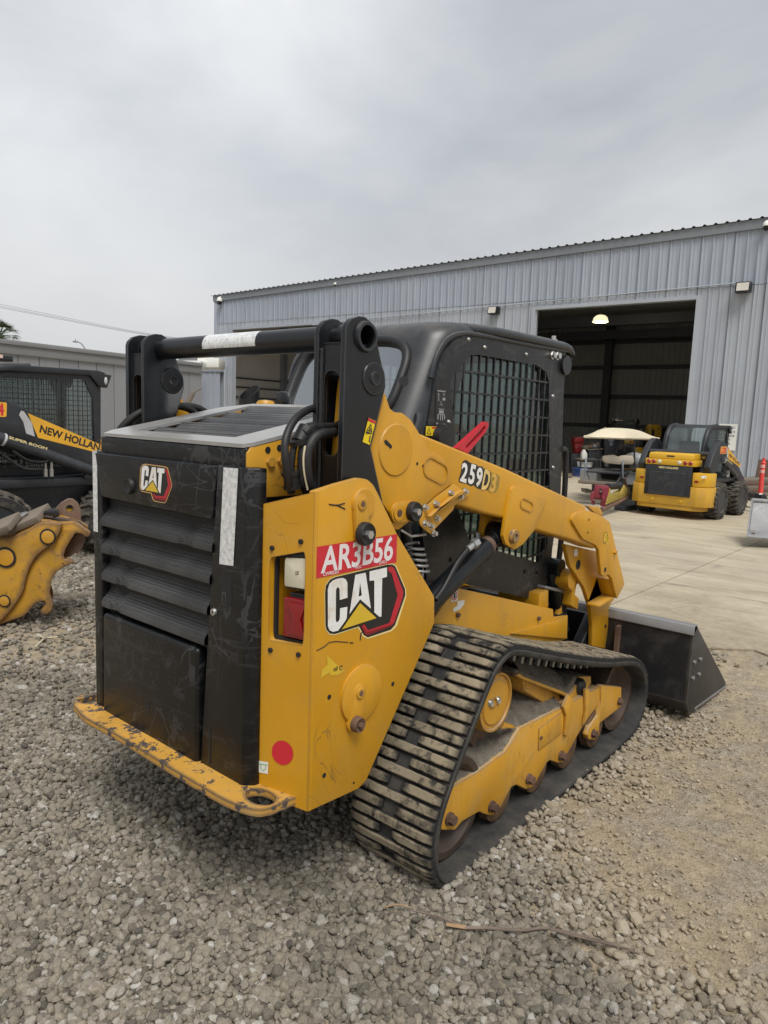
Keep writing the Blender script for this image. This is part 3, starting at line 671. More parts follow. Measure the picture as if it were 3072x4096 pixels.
part('grille_tray', MB().prism([(gx0 - .01, gy0 - .01), (gx1 + .01, gy0 - .01), (gx1 + .01, gy1 + .01), (gx0 - .01, gy1 + .01)], -.075, -.07, f=hf), m_dark, H)
nr = 5
for i in range(nr):
    x0 = gx0 + (gx1 - gx0) * i / nr; w = (gx1 - gx0) / nr
    prof = [(x0 - .002, -.012), (x0 + w * .10, -.040), (x0 + w * .25, -.046), (x0 + w * .62, -.020), (x0 + w * .86, -.006), (x0 + w * .96, -.008), (x0 + w * 1.0, -.03)]
    rows = [[hood_pt(x, gy0 + (gy1 - gy0) * j / 10, d) for x, d in prof] for j in range(11)]
    part('hood_louvre', MB().grid(rows), m_mesh2, H)
for px_ in ((1238, 905), (1308, 893)):
    (x, z), = on_y('A', [px_], HY0); part('bolt_hole', MB().cyl((x, HY0 - .0015, z), (x, HY0 + .001, z), .011, 12), m_dark, L)
for px_ in ((1250, 978), (1316, 972)):
    (x, z), = on_y('A', [px_], HY0); part('nut', MB().cyl((x, HY0 - .012, z), (x, HY0, z), .016, 6), m_yellow, L)
# exhaust stack with slanted mouth, yellow knob beside it
ex = MB(); cx_, cy_ = 2.235, 2.795; ex.grid([[(cx_ + r * math.cos(t * math.pi / 12), cy_ - .03 + r * math.sin(t * math.pi / 12) , z + (0 if z < 1.6 else .035 * math.cos(t * math.pi / 12) )) for t in range(25)] for r, z in ((.05, 1.40), (.05, 1.790), (.045, 1.790), (.045, 1.45))])
ey = on_x('X', [(855, 640), (985, 640)], 2.235); cyx = (ey[0][0] + ey[1][0]) / 2
exo = part('exhaust_pipe', ex, m_plastic, L)
(kx, kz), = [on_x('X', [(1140, 725)], 2.16)[0]]
part('filler_cap', MB().lathe([(-.05, .045), (.0, .045), (.015, .035), (.02, .0)], (2.16, kx, kz - .005), 'z', 20), m_yellow, L)

# ---- lift towers
TX = 1.624
tw = on_y('Q', [(785, 330), (800, 270), (850, 205), (930, 178), (1000, 190), (1060, 245), (1095, 310), (1220, 900), (1220, 960), (1055, 1640)], 1.548)
tw = [(TX, 1.40)] + tw + [(1.832, 1.395), (1.80, 1.36), (1.66, 1.36)]
for sg, (yo, yi) in ((1, (1.548, 1.687)), (-1, (mir(1.548), mir(1.687)))):
    d = .02 * sg
    T = part('lift_tower', MB().prism(tw, yo, yo + d, 'y', [circle(1.714, 1.940, .0425, 24)]), m_black, L)
    twi = [(x, z) for x, z in tw]
    part('tower_plate', MB().prism(twi, yi - d, yi, 'y'), m_black, T, .003)
    a, b2 = sorted((yo + d, yi - d))
    sl_c = ((a + b2) / 2); sw = (b2 - a)
    hole = rounded([(sl_c - sw * .36, 1.56), (sl_c + sw * .36, 1.56), (sl_c + sw * .36, 1.83), (sl_c - sw * .36, 1.83)], sw * .33, 5)
    part('tower_web', MB().prism([(a, 1.40), (b2, 1.40), (b2, 1.918), (a, 1.918)], TX + .015, TX + .030, 'x', [hole]), m_black, T)
    part('tower_cap', MB().span(TX + .015, TX + .12, a, b2, 1.905, 1.918), m_black, T)
    # weld beads, pin bosses
    part('weld_bead', MB().tube([(TX + .012, (a if sg < 0 else b2) - .004 * sg, z + .0) for z in np.linspace(1.45, 1.90, 24)], [.006 + .002 * (i % 2) for i in range(24)], 6), m_black, T)
    (bx, bz) = (1.760, 1.812)
    for yy, s2 in ((yo, -1), (yi, 1)):
        part('pin_boss', MB().lathe([(-.010, .010), (-.012, .020), (-.006, .022), (-.005, .052), (.0, .056), (.004, .056)] if s2 * sg < 0 else [(.010, .010), (.012, .020), (.006, .022), (.005, .052), (.0, .056), (-.004, .056)], (bx, yy, bz), 'y', 30), m_black, T)
    pipe = (1.714, 1.940)
    pb = MB(); e0 = yo - .010 * sg
    pb.lathe([(.01 * sg, .0365), (-.012 * sg, .0365), (-.012 * sg, .046), (0.004 * sg, .052), (.01 * sg, .052)], (pipe[0], yo, pipe[1]), 'y', 30, closed=True)
    part('pipe_collar', pb, m_cab, T)
    # yellow link inside the tower
    part('rear_link', MB().prism(rounded([(1.70, 1.83), (1.77, 1.83), (1.79, 1.74), (1.74, 1.62), (1.72, 1.45), (1.66, 1.45), (1.68, 1.62), (1.69, 1.76)], .03, 3), (a + b2) / 2 - .03, (a + b2) / 2 + .03, 'y'), m_yellow, T, .004)
part('cross_tube', MB().lathe([(1.5405, .036), (1.5405, .0425), (mir(1.5405), .0425), (mir(1.5405), .036)], (1.714, 0, 1.940), 'y', 32, closed=True), m_black, L, smooth=50)
part('tube_bore', MB().cyl((1.714, 1.62, 1.940), (1.714, 2.0, 1.940), .0355, 24), m_dark, L)
b = MB(); y0, = [on_x('X', [(470, 70)], 1.685)[0][0]]; y1, = [on_x('X', [(1055, 60)], 1.685)[0][0]]
b.grid([[(1.714 - .0432 * math.cos(t), y, 1.940 + .0432 * math.sin(t)) for y in (y0, y1)] for t in np.linspace(-.35, 1.35, 12)])
part('reflective_tape', b, m_tape, L)
# warning sticker on the tower plate
ws = quad_y('warning_sticker', 'Q', [(1035, 1303), (1115, 1340), (1048, 1603), (968, 1568)], 1.548, m_warn)
part('header', MB().sheet(on_y('Q', [(1035, 1305), (1113, 1342), (1106, 1370), (1027, 1332)], 1.545), 1.545, 'y'), m_decal_red, ws, smooth=0)
part('triangle', MB().sheet(on_y('Q', [(1062, 1362), (1078, 1465), (1012, 1440)], 1.545), 1.545, 'y', [on_y('Q', [(1059, 1385), (1068, 1450), (1025, 1433)], 1.545)]), m_print, ws, smooth=0)
part('pictogram', MB().sheet(on_y('Q', [(1052, 1400), (1062, 1440), (1040, 1433)], 1.5448), 1.5448, 'y').sheet(on_y('Q', [(1050, 1495), (1060, 1500), (1050, 1575), (1038, 1570)], 1.5448), 1.5448, 'y').sheet(on_y('Q', [(1004, 1478), (1082, 1480), (1081, 1476), (1006, 1448)], 1.5448), 1.5448, 'y'), m_print, ws, smooth=0)

# ---- hoses beside the tower
def hose(k, pts, Y, r, name='hose', mat=None, dy=None, n=10):
    q = on_y(k, pts, 1.0); P = []
    for i, (x, y) in enumerate(pts):
        yy = Y if dy is None else Y + dy[i]
        (a, c), = on_y(k, [(x, y)], yy); P.append((a, yy, c))
    return part(name, MB().tube(catmull(P, 6), r, n), mat or m_plastic, L)
hose('C', [(290, 795), (225, 820), (140, 890), (80, 1020), (75, 1150), (95, 1290), (120, 1420)], 1.66, .0125, dy=[.03, .02, .0, -.02, -.03, -.03, -.02])
hose('C', [(240, 960), (165, 1020), (130, 1130), (115, 1280)], 1.65, .011)
hose('C', [(460, 930), (370, 935), (270, 940), (215, 985)], 1.63, .0135)
hose('C', [(420, 960), (300, 980), (220, 1060), (200, 1180), (205, 1330), (240, 1425)], 1.63, .0155)
hose('C', [(440, 975), (330, 990), (262, 1060), (235, 1180), (250, 1330), (290, 1415)], 1.61, .0165)
hose('C', [(222, 1075), (210, 1160), (215, 1270), (240, 1400)], 1.608, .0035, 'hose_marking', m_hosewhite)
hose('C', [(500, 870), (480, 905), (440, 925), (360, 930)], 1.62, .010)
for pts, Y, r in (([(235, 945), (180, 1050)], 1.645, .027), ([(115, 1270), (130, 1390)], 1.645, .025)):
    hose('C', pts, Y, r, 'hose_boot', n=14)
hose('C', [(240, 930), (252, 965)], 1.645, .031, 'hose_clamp', n=14); hose('C', [(165, 1020), (176, 1055)], 1.645, .031, 'hose_clamp', n=14)
hose('C', [(112, 1265), (115, 1290)], 1.645, .029, 'hose_clamp', n=14); hose('C', [(127, 1365), (130, 1390)], 1.645, .029, 'hose_clamp', n=14)
# left hoses, seen above the hood
for dx in (0, -.06):
    part('hose', MB().tube(catmull([(1.62 + dx, 2.86, 1.45), (1.64 + dx, 2.80, 1.60), (1.74 + dx, 2.74, 1.69), (1.90 + dx, 2.70, 1.70), (2.02 + dx, 2.70, 1.60)], 6), .0165, 10), m_plastic, L)
# ---- lift arm (right one in view, left one mirrored)
AY = 1.575                                                           # outer face of the arm's plates
def both(name, fn, mat, bevel=0.003, **k):
    r = []
    for sg in (1, -1):
        r.append(part(name, fn(lambda y: y if sg > 0 else mir(y)), mat, L, bevel, **k))
    return r
armR = on_y('C', [(812, 685), (848, 800), (885, 828), (940, 832), (1005, 885), (1060, 975), (1125, 1100), (1240, 1160), (1290, 1250), (1300, 1360), (1180, 1450), (1060, 1560), (985, 1640), (905, 1700), (870, 1680), (850, 1580), (795, 1500), (705, 1090)], AY)
armR = rounded(armR, [0, .02, .02, .03, .05, .02, 0, .06, .06, .0, 0, .0, .05, .03, .03, .03, .0, 0], 3)
arms = both('lift_arm', lambda Y: MB().prism(armR, Y(AY), Y(AY + .02), 'y'), m_yellow)
ARM = arms[0]
# box section
bx_top = on_y('D', [(0, 990), (600, 1243), (1185, 1515)], AY + .006); bx_low = on_y('D', [(1262, 1838), (1080, 1772), (820, 1700), (590, 1612), (430, 1575), (200, 1500)], AY + .006)
box_poly = [(bx_top[0][0] - .10, bx_top[0][1] + .02)] + bx_top[1:] + bx_low + [(bx_low[-1][0] - .12, bx_low[-1][1] - .02)]
both('arm_box', lambda Y: MB().prism(box_poly, Y(AY + .006), Y(AY + .115), 'y'), m_yellow, .014, seg=3)
fp = on_y('K', [(1215, 275), (1225, 235), (1262, 205), (1360, 193), (1450, 228), (1530, 285), (1655, 800), (1590, 925), (1548, 755), (1520, 722), (1480, 738), (1460, 722), (1440, 520), (1415, 478), (1310, 430), (1290, 400)], AY - .004)
both('arm_front_plate', lambda Y: MB().prism(rounded(fp, .012, 3), Y(AY - .006), Y(AY + .014), 'y'), m_yellow)
kn = on_y('K', [(1330, 150), (1435, 160), (1455, 200), (1465, 235), (1400, 215)], AY + .05)
both('arm_lug', lambda Y: MB().prism(kn, Y(AY + .04), Y(AY + .06), 'y'), m_yellow)
# plate around the lift cylinder pin
pp = rounded(on_y('D', [(640, 1385), (665, 1370), (897, 1470), (808, 1690), (720, 1800), (655, 1842), (590, 1800), (572, 1740), (592, 1600)], AY - .004), [.02, .03, .01, 0, .02, .03, .03, .02, 0], 4)
em = slot(*on_y('D', [(748, 1502)], AY)[0], .085, .042, -.35)
cp = both('cylinder_plate', lambda Y: MB().prism(pp, Y(AY - .008), Y(AY + .010), 'y'), m_yellow)
both('cylinder_plate_inner', lambda Y: MB().prism(pp, Y(AY + .105), Y(AY + .125), 'y'), m_yellow)
def emboss(k, c, Ln, w, ang, parent, y):
    (x, z), = on_y(k, [c], y); s = slot(x, z, Ln, w, ang); s2 = slot(x, z, Ln - .016, w - .016, ang)
    return part('pressed_slot', MB().prism(s, y - .004, y + .001, 'y', [s2]), m_yellow, parent, .0)
emboss('D', (748, 1510), .125, .052, -.30, cp[0], AY - .008)
emboss('C', (1185, 1257), .165, .082, -.33, ARM, AY)
(x, z), = on_y('C', [(890, 1105)], AY)
part('pressed_disc', MB().lathe([(-.005, .078), (-.005, .088), (.001, .094)], (x, AY, z), 'y', 40), m_yellow, ARM)
part('gauge_slot', MB().prism(on_y('C', [(820, 1028), (860, 1070), (865, 1085), (850, 1100), (845, 1088), (812, 1062), (805, 1040)], AY - .006), AY - .006, AY - .001, 'y'), m_dark, ARM)
for px_ in ((1048, 1207), (1092, 1223)):
    (x, z), = on_y('C', [px_], AY); part('bolt_hole', MB().cyl((x, AY - .001, z), (x, AY + .002, z), .006, 10), m_dark, ARM)
pa = pin_arm(('C', 912, 1570), ('C', 1010, 1557), .075, AY, .014, .030, m_plastic, .036, ARM)
# gusset with bolts
gp = rounded(on_y('C', [(1060, 1560), (1180, 1450), (1310, 1355), (1425, 1440), (1310, 1515), (1305, 1545), (1165, 1690), (1190, 1725), (1165, 1745), (1090, 1690), (1050, 1650)], AY + .004), [0, 0, 0, 0, .02, .0, .0, .02, .02, .03, .03], 3)
both('arm_gusset', lambda Y: MB().prism(gp, Y(AY - .004), Y(AY + .003), 'y'), m_yellow)
part('gusset_rib', MB().prism(on_y('C', [(1130, 1595), (1370, 1398), (1395, 1412), (1210, 1530), (1140, 1600)], AY - .02), AY - .03, AY - .004, 'y'), m_yellow, ARM, .003)
for px_ in ((1300, 1422), (1408, 1412), (1372, 1450), (1190, 1502), (1113, 1530), (1200, 1612), (1112, 1648), (1155, 1668), (1178, 1722)):
    (x, z), = on_y('C', [px_], AY - .01); o = part('bolt', MB().lathe([(-.003, .013), (.002, .013)], (x, AY - .004, z), 'y', 14), m_bolt, ARM)
    o.data.materials[0] = m_bolt
    part('bolt_head', MB().cyl((x, AY - .020, z), (x, AY - .006, z), .009, 6), m_bolt, o)
# model number decal: white digits fading to yellow on a black ground
nb = on_y('Z', [(235, 790), (300, 560), (310, 420), (345, 300), (430, 258), (520, 325), (560, 340), (720, 392), (750, 432), (850, 432), (905, 500), (935, 488), (1060, 550), (1092, 620), (1075, 900), (1000, 1068), (850, 1040), (760, 1028), (690, 985), (640, 932), (565, 958), (495, 920), (455, 898), (250, 850)], AY + .004)
md = part('model_decal', MB().sheet(nb, AY + .0045, 'y'), m_logo_black, ARM, smooth=0)
m_fade = paint('decal_fade', (0.72, 0.50, 0.16), 0.4, 0.2); m_fade2 = paint('decal_amber', (0.62, 0.36, 0.06), 0.4, 0.2); m_olive = paint('decal_olive', (0.30, 0.20, 0.03), 0.45, 0.3)
part('decal_fade', MB().sheet(on_y('Z', [(1075, 640), (1130, 590), (1260, 640), (1330, 720), (1300, 980), (1230, 1120), (1100, 1130), (1010, 1075), (1080, 900)], AY + .004), AY + .0048, 'y'), m_olive, md, smooth=0)
for i, (ch, x0, y0, x1, y1, xt, yt) in enumerate((('2', 265, 798, 432, 860, 330, 338), ('5', 478, 850, 630, 905, 553, 370), ('9', 668, 925, 820, 985, 735, 458), ('D', 832, 1020, 1010, 1062, 925, 520), ('3', 1045, 1080, 1190, 1125, 1118, 622))):
    part('digit', MB().text(ch, affine_y('Z', (x0, y0), (x1, y1), (xt, yt), AY + .0038), .035), m_logo_white if i < 3 else m_fade if i == 3 else m_fade2, md, smooth=0)
# round mark on the front plate
(x, z), = on_y('D', [(1330, 1755)], AY - .006)
rm = part('round_mark', MB().prism(circle(x, z, .034, 24), AY - .0068, AY - .0066, 'y', [circle(x, z, .028, 24)]), m_olive, ARM, smooth=0)
part('lettering', MB().text('T4', affine_y('D', (1308, 1790), (1345, 1800), (1320, 1715), AY - .0068), .02), m_warn, rm, smooth=0)
for px_, r_ in (((1207, 1620), .006), ((1200, 1715), .006), ((1328, 1988), .014)):
    (x, z), = on_y('D', [px_], AY - .006); part('bolt_hole', MB().cyl((x, AY - .0075, z), (x, AY + .002, z), r_, 12), m_dark, ARM)
(x, z), = on_y('D', [(1395, 1860)], AY - .006); part('bolt', MB().cyl((x, AY - .022, z), (x, AY - .004, z), .012, 6), m_yellow, ARM)
(x, z), = on_y('D', [(645, 1742)], AY - .008)
part('cylinder_pin', MB().lathe([(-.012, .010), (-.020, .014), (-.020, .027), (-.012, .030), (.001, .034)], (x, AY - .008, z), 'y', 24), m_yellow_worn, cp[0])
PIN = (x, z)
# curved drop leg to the bucket coupler
dl = on_y('K', [(1170, 470), (1430, 530), (1545, 715), (1588, 920), (1532, 985), (1528, 1150), (1503, 1340), (1392, 1315), (1395, 1150), (1378, 980), (1330, 835), (1255, 715), (1212, 655)], 1.66)
dl = [dl[0]] + [dl[1]] + dl[2:]
both('arm_drop', lambda Y: MB().prism(rounded(dl, [0, .0, .0, .03, .05, .05, .0, 0, .05, .05, .08, .08, .05], 3), Y(1.665), Y(1.69), 'y'), m_yellow)
fl = on_y('K', [(1552, 765), (1588, 922), (1466, 998)], AY)
fl = fl + [(fl[2][0] + .004, fl[2][1] + .014), (fl[1][0] - .014, fl[1][1] + .012), (fl[0][0] - .014, fl[0][1])]
both('arm_nose', lambda Y: MB().prism(fl, Y(AY + .012), Y(AY + .09), 'y'), m_yellow, .003)
for px_ in ((1270, 640), (1495, 1150)):
    (x, z), = on_y('K', [px_], 1.665); part('leg_hole', MB().cyl((x, 1.663, z), (x, 1.667, z), .028 if px_[0] == 1270 else .012, 16), m_dark, L)
quad_y('white_tag', 'K', [(1240, 512), (1268, 508), (1265, 572), (1236, 568)], 1.665, m_white)
# cross members, tilt cylinders, quick coupler
part('arm_crossmember', MB().lathe([(1.69, .055), (mir(1.69), .055)], (3.66, 0, .84), 'y', 20), m_yellow, L)
br = on_y('K', [(1130, 830), (1132, 800), (1165, 752), (1240, 712), (1282, 738), (1205, 800), (1192, 878), (1226, 908), (1215, 1005), (1158, 968), (1172, 850)], 1.74)
plate_y('stop_bracket', br, 1.70, .08, m_yellow, bevel=.006)
plate_y('front_post', on_y('K', [(1090, 1110), (1130, 1000), (1125, 850), (1160, 850), (1175, 1000), (1160, 1075)], 1.76), 1.76, .03, m_yellow)
plate_y('step_box', on_y('K', [(940, 985), (950, 880), (1025, 850), (1022, 1000)], 1.735), 1.735, .25, m_yellow)
part('step_tread', MB().prism(on_y('K', [(1000, 815), (1168, 850), (1160, 880), (995, 838)], 1.75), 1.75, 2.60, 'y'), m_steel, L, .003)
for yy in (1.80, mir(1.80)):
    part('tilt_cylinder', MB().tube([(3.62, yy, .88), (3.80, yy, .50)], .048, 16).tube([(3.80, yy, .50), (3.90, yy, .30)], .028, 12), m_black, L)
    part('cylinder_foot', MB().lathe([(-.05, .055), (.05, .055)], (3.92, yy, .27), 'y', 18).lathe([(-.06, .05), (.06, .05)], (3.62, yy, .90), 'y', 16), m_black, L)
part('coupler_frame', MB().prism([(4.02, .10), (4.08, .10), (4.08, .56), (4.02, .56), (3.88, .42), (3.88, .22)], 1.70, 1.76, 'y').prism([(4.02, .10), (4.08, .10), (4.08, .56), (4.02, .56), (3.88, .42), (3.88, .22)], mir(1.76), mir(1.70), 'y').span(4.04, 4.08, 1.68, mir(1.68), .10, .56), m_black, L, .004)
for k_p in ((1342, 1112),):
    (y, z), = on_x('K', [k_p], 4.03); part('bolt', MB().cyl((4.02, y, z), (4.045, y, z), .02, 8), m_bolt, L)
# lift cylinder with rod, hose and fittings
CY = 1.640
(x0, z0), (x1, z1) = PIN, on_y('K', [(40, 945)], CY)[0]
dv = Vector((x1 - x0, 0, z1 - z0)).normalized()
P0 = Vector((x0, CY, z0)); P1 = Vector((x1, CY, z1))
for sg in (1, -1):
    Y = CY if sg > 0 else mir(CY); a = Vector((P0.x, Y, P0.z)); e = a + dv * 1.1
    c_ = part('lift_cylinder', MB().tube([a + dv * .10, a + dv * .115, a + dv * .12, a + dv * .70], [.036, .047, .0465, .0465], 24), m_black, L)
    part('rod_gland', MB().tube([a + dv * .085, a + dv * .118], [.040, .0475], 24), m_wornsteel, c_)
    part('rod_eye', MB().lathe([(-.055, .055), (.055, .055)], tuple(a), 'y', 24).tube([a, a + dv * .09], .036, 16), m_black, c_)
    part('cylinder_base', MB().tube([a + dv * .70, a + dv * .95], .044, 20), m_black, c_)
hp = on_y('K', [(455, 400), (432, 455), (395, 480), (350, 515), (270, 620), (215, 720), (150, 840), (85, 930)], 1.585)
part('hydraulic_hose', MB().tube(catmull([(p[0], 1.585, p[1]) for p in hp[3:]], 6), .0115, 10), m_plastic, L)
ft = part('hose_fitting', MB().tube([(hp[1][0], 1.585, hp[1][1]), (hp[2][0], 1.585, hp[2][1])], .021, 6).tube([(hp[2][0], 1.585, hp[2][1]), (hp[3][0], 1.585, hp[3][1])], .014, 12), m_bolt, L)
part('fitting_elbow', MB().tube([(hp[0][0], 1.60, hp[0][1] + .005), (hp[1][0], 1.585, hp[1][1])], .014, 10), m_plastic, ft)
# coil guard and small hoses behind the side plate
cg = []
q0 = on_y('R', [(1340, 250)], 1.64)[0]; q1 = on_y('R', [(1430, 620)], 1.64)[0]
for i in range(73):
    t = i / 72; ang = t * 2 * math.pi * 5
    cg.append((q0[0] + (q1[0] - q0[0]) * t + .035 * math.cos(ang), 1.64 + .035 * math.sin(ang), q0[1] + (q1[1] - q0[1]) * t))
part('coil_guard', MB().tube(cg, .0055, 7), m_steel, L)
bh = on_y('R', [(1165, 65), (1310, 150), (1500, 125)], 1.60)
part('hard_line', MB().tube([(p[0], 1.60, p[1]) for p in bh], .005, 8), m_bolt, L)
part('hose', MB().tube(catmull([(1.98, 1.70, 1.42), (2.05, 1.68, 1.30), (2.08, 1.69, 1.15), (2.06, 1.70, .95)], 6), .022, 10), m_plastic, L)
part('hose', MB().tube(catmull([(2.05, 1.72, 1.40), (2.16, 1.71, 1.25), (2.17, 1.72, 1.05), (2.12, 1.74, .85)], 6), .03, 12), m_plastic, L)
# red arm brace, stowed
rb0 = on_y('D', [(225, 1090), (440, 898), (462, 900), (463, 925), (440, 975), (310, 1130)], 1.63)
rs = on_y('D', [(300, 1095), (425, 975), (440, 940), (432, 925), (415, 945), (290, 1080)], 1.63)
part('arm_brace', MB().prism(rounded(rb0, [0, .01, .012, .012, .02, 0], 3), 1.625, 1.645, 'y', [rs]), m_red, L, label='red arm brace with a long slot, stowed on the arm')

# ---- cab
CYR, CYL = 1.801, 2.655
def rear_x(z): return 2.300 + (z - 1.72) * .50 if z > 1.20 else 2.04
rows = []
zs = [1.20, 1.35, 1.50, 1.60, 1.66, 1.72, 1.76, 1.80, 1.84, 1.88, 1.92, 1.96, 2.00, 2.03] + [2.035 + .085 * math.sin(t) for t in np.linspace(.25, math.pi / 2, 7)]
ins = [0] * 14 + [.10 * (1 - math.cos(t)) for t in np.linspace(.25, math.pi / 2, 7)]
cols = []
for z, i_ in zip(zs, ins):
    xr = rear_x(min(z, 2.03)) + i_ + (max(0, z - 2.03) * .4); r = .13
    y0, y1 = CYR + i_ * .5, CYL - i_ * .5
    row = [(xr + .26, y0, z), (xr + .19, y0, z)]
    for t in np.linspace(0, math.pi / 2, 8): row.append((xr + r - r * math.sin(t) + (r * .28) * (1 - math.sin(t)) * 0, y0 + r - r * math.cos(t), z))
    ny = 22
    for j in range(1, ny): row.append((xr, y0 + r + (y1 - y0 - 2 * r) * j / ny, z))
    for t in np.linspace(math.pi / 2, 0, 8): row.append((xr + r - r * math.sin(t), y1 - r + r * math.cos(t), z))
    row += [(xr + .19, y1, z), (xr + .26, y1, z)]
    rows.append(row)
WY0, WY1, WZ0, WZ1 = 1.925, 2.585, 1.66, 2.035
def in_win(i, j):
    a = [rows[i][j], rows[i + 1][j], rows[i][j + 1], rows[i + 1][j + 1]]
    y = sum(p[1] for p in a) / 4; z = sum(p[2] for p in a) / 4
    u = abs((y - (WY0 + WY1) / 2) / ((WY1 - WY0) / 2)); v = abs((z - (WZ0 + WZ1) / 2) / ((WZ1 - WZ0) / 2))
    return u ** 3.5 + v ** 3.5 < .93 and 8 < j < 33
cab = part('cab', MB().grid(rows, in_win), m_cab, L, smooth=60)
wloop = []
for k in range(48):
    t = 2 * math.pi * k / 48; cx2, cz2 = math.cos(t), math.sin(t)
    y = (WY0 + WY1) / 2 + (WY1 - WY0) / 2 * math.copysign(abs(cx2) ** .55, cx2); z = (WZ0 + WZ1) / 2 + (WZ1 - WZ0) / 2 * math.copysign(abs(cz2) ** .55, cz2)
    wloop.append((y, z))
part('window_gasket', MB().tube([(rear_x(z) - .004, y, z) for y, z in wloop], .022, 10, closed=True), m_plastic, cab)
b = MB(); b.face(b.vs([(rear_x(z) + .004, y, z) for y, z in wloop])); part('rear_window', b, m_glass_rear, cab, smooth=0)
# roof with rolled side rims and front lip
roof_prof_ = [(2.66, 2.085), (2.66, 2.122), (3.00, 2.131), (3.40, 2.133), (3.60, 2.134), (3.66, 2.122), (3.71, 2.104), (3.71, 2.088), (3.62, 2.080), (2.70, 2.080)]
rws = []
for x, ins_, z in ((2.57, .10, 2.100), (2.62, .06, 2.116), (2.68, .028, 2.123), (2.76, .0, 2.126), (2.88, -.016, 2.129), (3.0, -.02, 2.131), (3.4, -.02, 2.134), (3.60, -.02, 2.134), (3.66, -.018, 2.124), (3.70, -.010, 2.108), (3.715, .0, 2.094), (3.70, .01, 2.080)):
    a, c = CYR + ins_, CYL - ins_
    rws.append([(x, a + .02, z - .046), (x, a, z - .040), (x, a - .002, z - .022), (x, a + .008, z - .008), (x, a + .03, z), (x, a + .10, z + .002)] + [(x, a + (c - a) * k / 6, z + .003) for k in range(2, 5)] + [(x, c - .10, z + .002), (x, c - .03, z), (x, c - .008, z - .008), (x, c + .002, z - .022), (x, c, z - .040), (x, c - .02, z - .046)])
part('roof', MB().grid(rws), m_cab, cab, smooth=70)
part('roof_underside', MB().span(2.62, 3.68, CYR + .02, CYL - .02, 2.07, 2.082), m_cab, cab)
for yy in (CYR - .004, CYL + .004):
    part('roof_rim', MB().tube(catmull([(2.40, yy, 1.86), (2.435, yy, 1.95), (2.50, yy, 2.025), (2.60, yy, 2.062), (2.75, yy, 2.074), (3.2, yy, 2.078), (3.6, yy, 2.086)], 6), .011, 8), m_cab, cab)
part('roof_bolt', MB().cyl((3.52, 1.83, 2.13), (3.52, 1.83, 2.158), .012, 8).cyl((3.52, 1.83, 2.132), (3.52, 1.83, 2.140), .02, 8), m_bolt, cab)
# side screens
scr = [(2.44, 1.87), (2.49, 1.975), (2.545, 2.025), (2.62, 2.055), (2.75, 2.068), (3.60, 2.082), (3.615, 1.85), (3.66, 1.31), (3.590, .914), (3.520, .716), (2.72, .942), (2.44, 1.00), (2.34, 1.45)]
win = rounded([(2.541, 1.856), (2.592, 1.911), (2.686, 1.980), (2.763, 1.988), (3.293, 1.986), (3.398, 1.960), (3.435, 1.914), (3.523, 1.352), (3.545, 1.03), (3.46, .942), (3.00, 1.065), (2.76, 1.14), (2.66, 1.28), (2.60, 1.62)], [.02, .0, .02, .02, .03, .02, .03, .0, .05, .04, .0, .04, .06, .0], 3)
from mathutils.geometry import intersect_line_line_2d
def clip_seg(poly, p, q):
    """pieces of the segment p-q inside the polygon"""
    p, q = Vector(p), Vector(q); ts = [0.0, 1.0]
    for i in range(len(poly)):
        a, c = Vector(poly[i - 1]), Vector(poly[i]); d = q - p; e = c - a; den = d.x * e.y - d.y * e.x
        if abs(den) < 1e-12: continue
        t = ((a.x - p.x) * e.y - (a.y - p.y) * e.x) / den; u = ((a.x - p.x) * d.y - (a.y - p.y) * d.x) / den
        if 0 < t < 1 and 0 <= u < 1: ts.append(t)
    ts.sort(); out = []
    for t0, t1 in zip(ts, ts[1:]):
        m = p + (q - p) * ((t0 + t1) / 2); ins_ = False
        for i in range(len(poly)):
            a, c = poly[i - 1], poly[i]
            if (a[1] > m.y) != (c[1] > m.y) and m.x < (c[0] - a[0]) * (m.y - a[1]) / (c[1] - a[1]) + a[0]: ins_ = not ins_
        if ins_: out.append((tuple(p + (q - p) * t0), tuple(p + (q - p) * t1)))
    return out
def screen(poly, hole, y, t, px, pz, w, parent, mat, f=None):
    s = part('side_screen', MB().prism(poly, y, y + t, 'y', [hole], f=f), mat, parent, 0)
    b = MB()
    X = [p[0] for p in hole]; Z = [p[1] for p in hole]
    x = min(X) + px * .7
    while x < max(X):
        for p, q in clip_seg(hole, (x, min(Z) - .1), (x, max(Z) + .1)): b.prism([(x - w / 2, p[1] - .004), (x + w / 2, p[1] - .004), (x + w / 2, q[1] + .004), (x - w / 2, q[1] + .004)], y + t * .15, y + t * .85, 'y', f=f)
        x += px
    z = min(Z) + pz * .45
    while z < max(Z):
        for p, q in clip_seg(hole, (min(X) - .1, z), (max(X) + .1, z)): b.prism([(p[0] - .004, z - w / 2), (q[0] + .004, z - w / 2), (q[0] + .004, z + w / 2), (p[0] - .004, z + w / 2)], y + t * .2, y + t * .8, 'y', f=f)
        z += pz
    part('guard_mesh', b, mat, s, smooth=0)
    return s
scrs = [screen(scr, win, 1.797, .014, .0625, .092, .0088, cab, m_screen), screen(scr, win, mir(1.797) + .055, .014, .0625, .092, .0088, cab, m_screen)]
for i, yy in enumerate((1.825, mir(1.825) + .05)):
    part('side_window', MB().sheet(win, yy, 'y'), m_glass, cab, smooth=0)
for px_ in ((438, 350), (745, 402), (940, 710), (942, 1235), (172, 900), (318, 292)):
    (x, z), = on_y('D', [px_], 1.797); part('screw', MB().lathe([(-.010, .004), (-.006, .009), (.001, .011)], (x, 1.797, z), 'y', 10), m_steel, scrs[0])
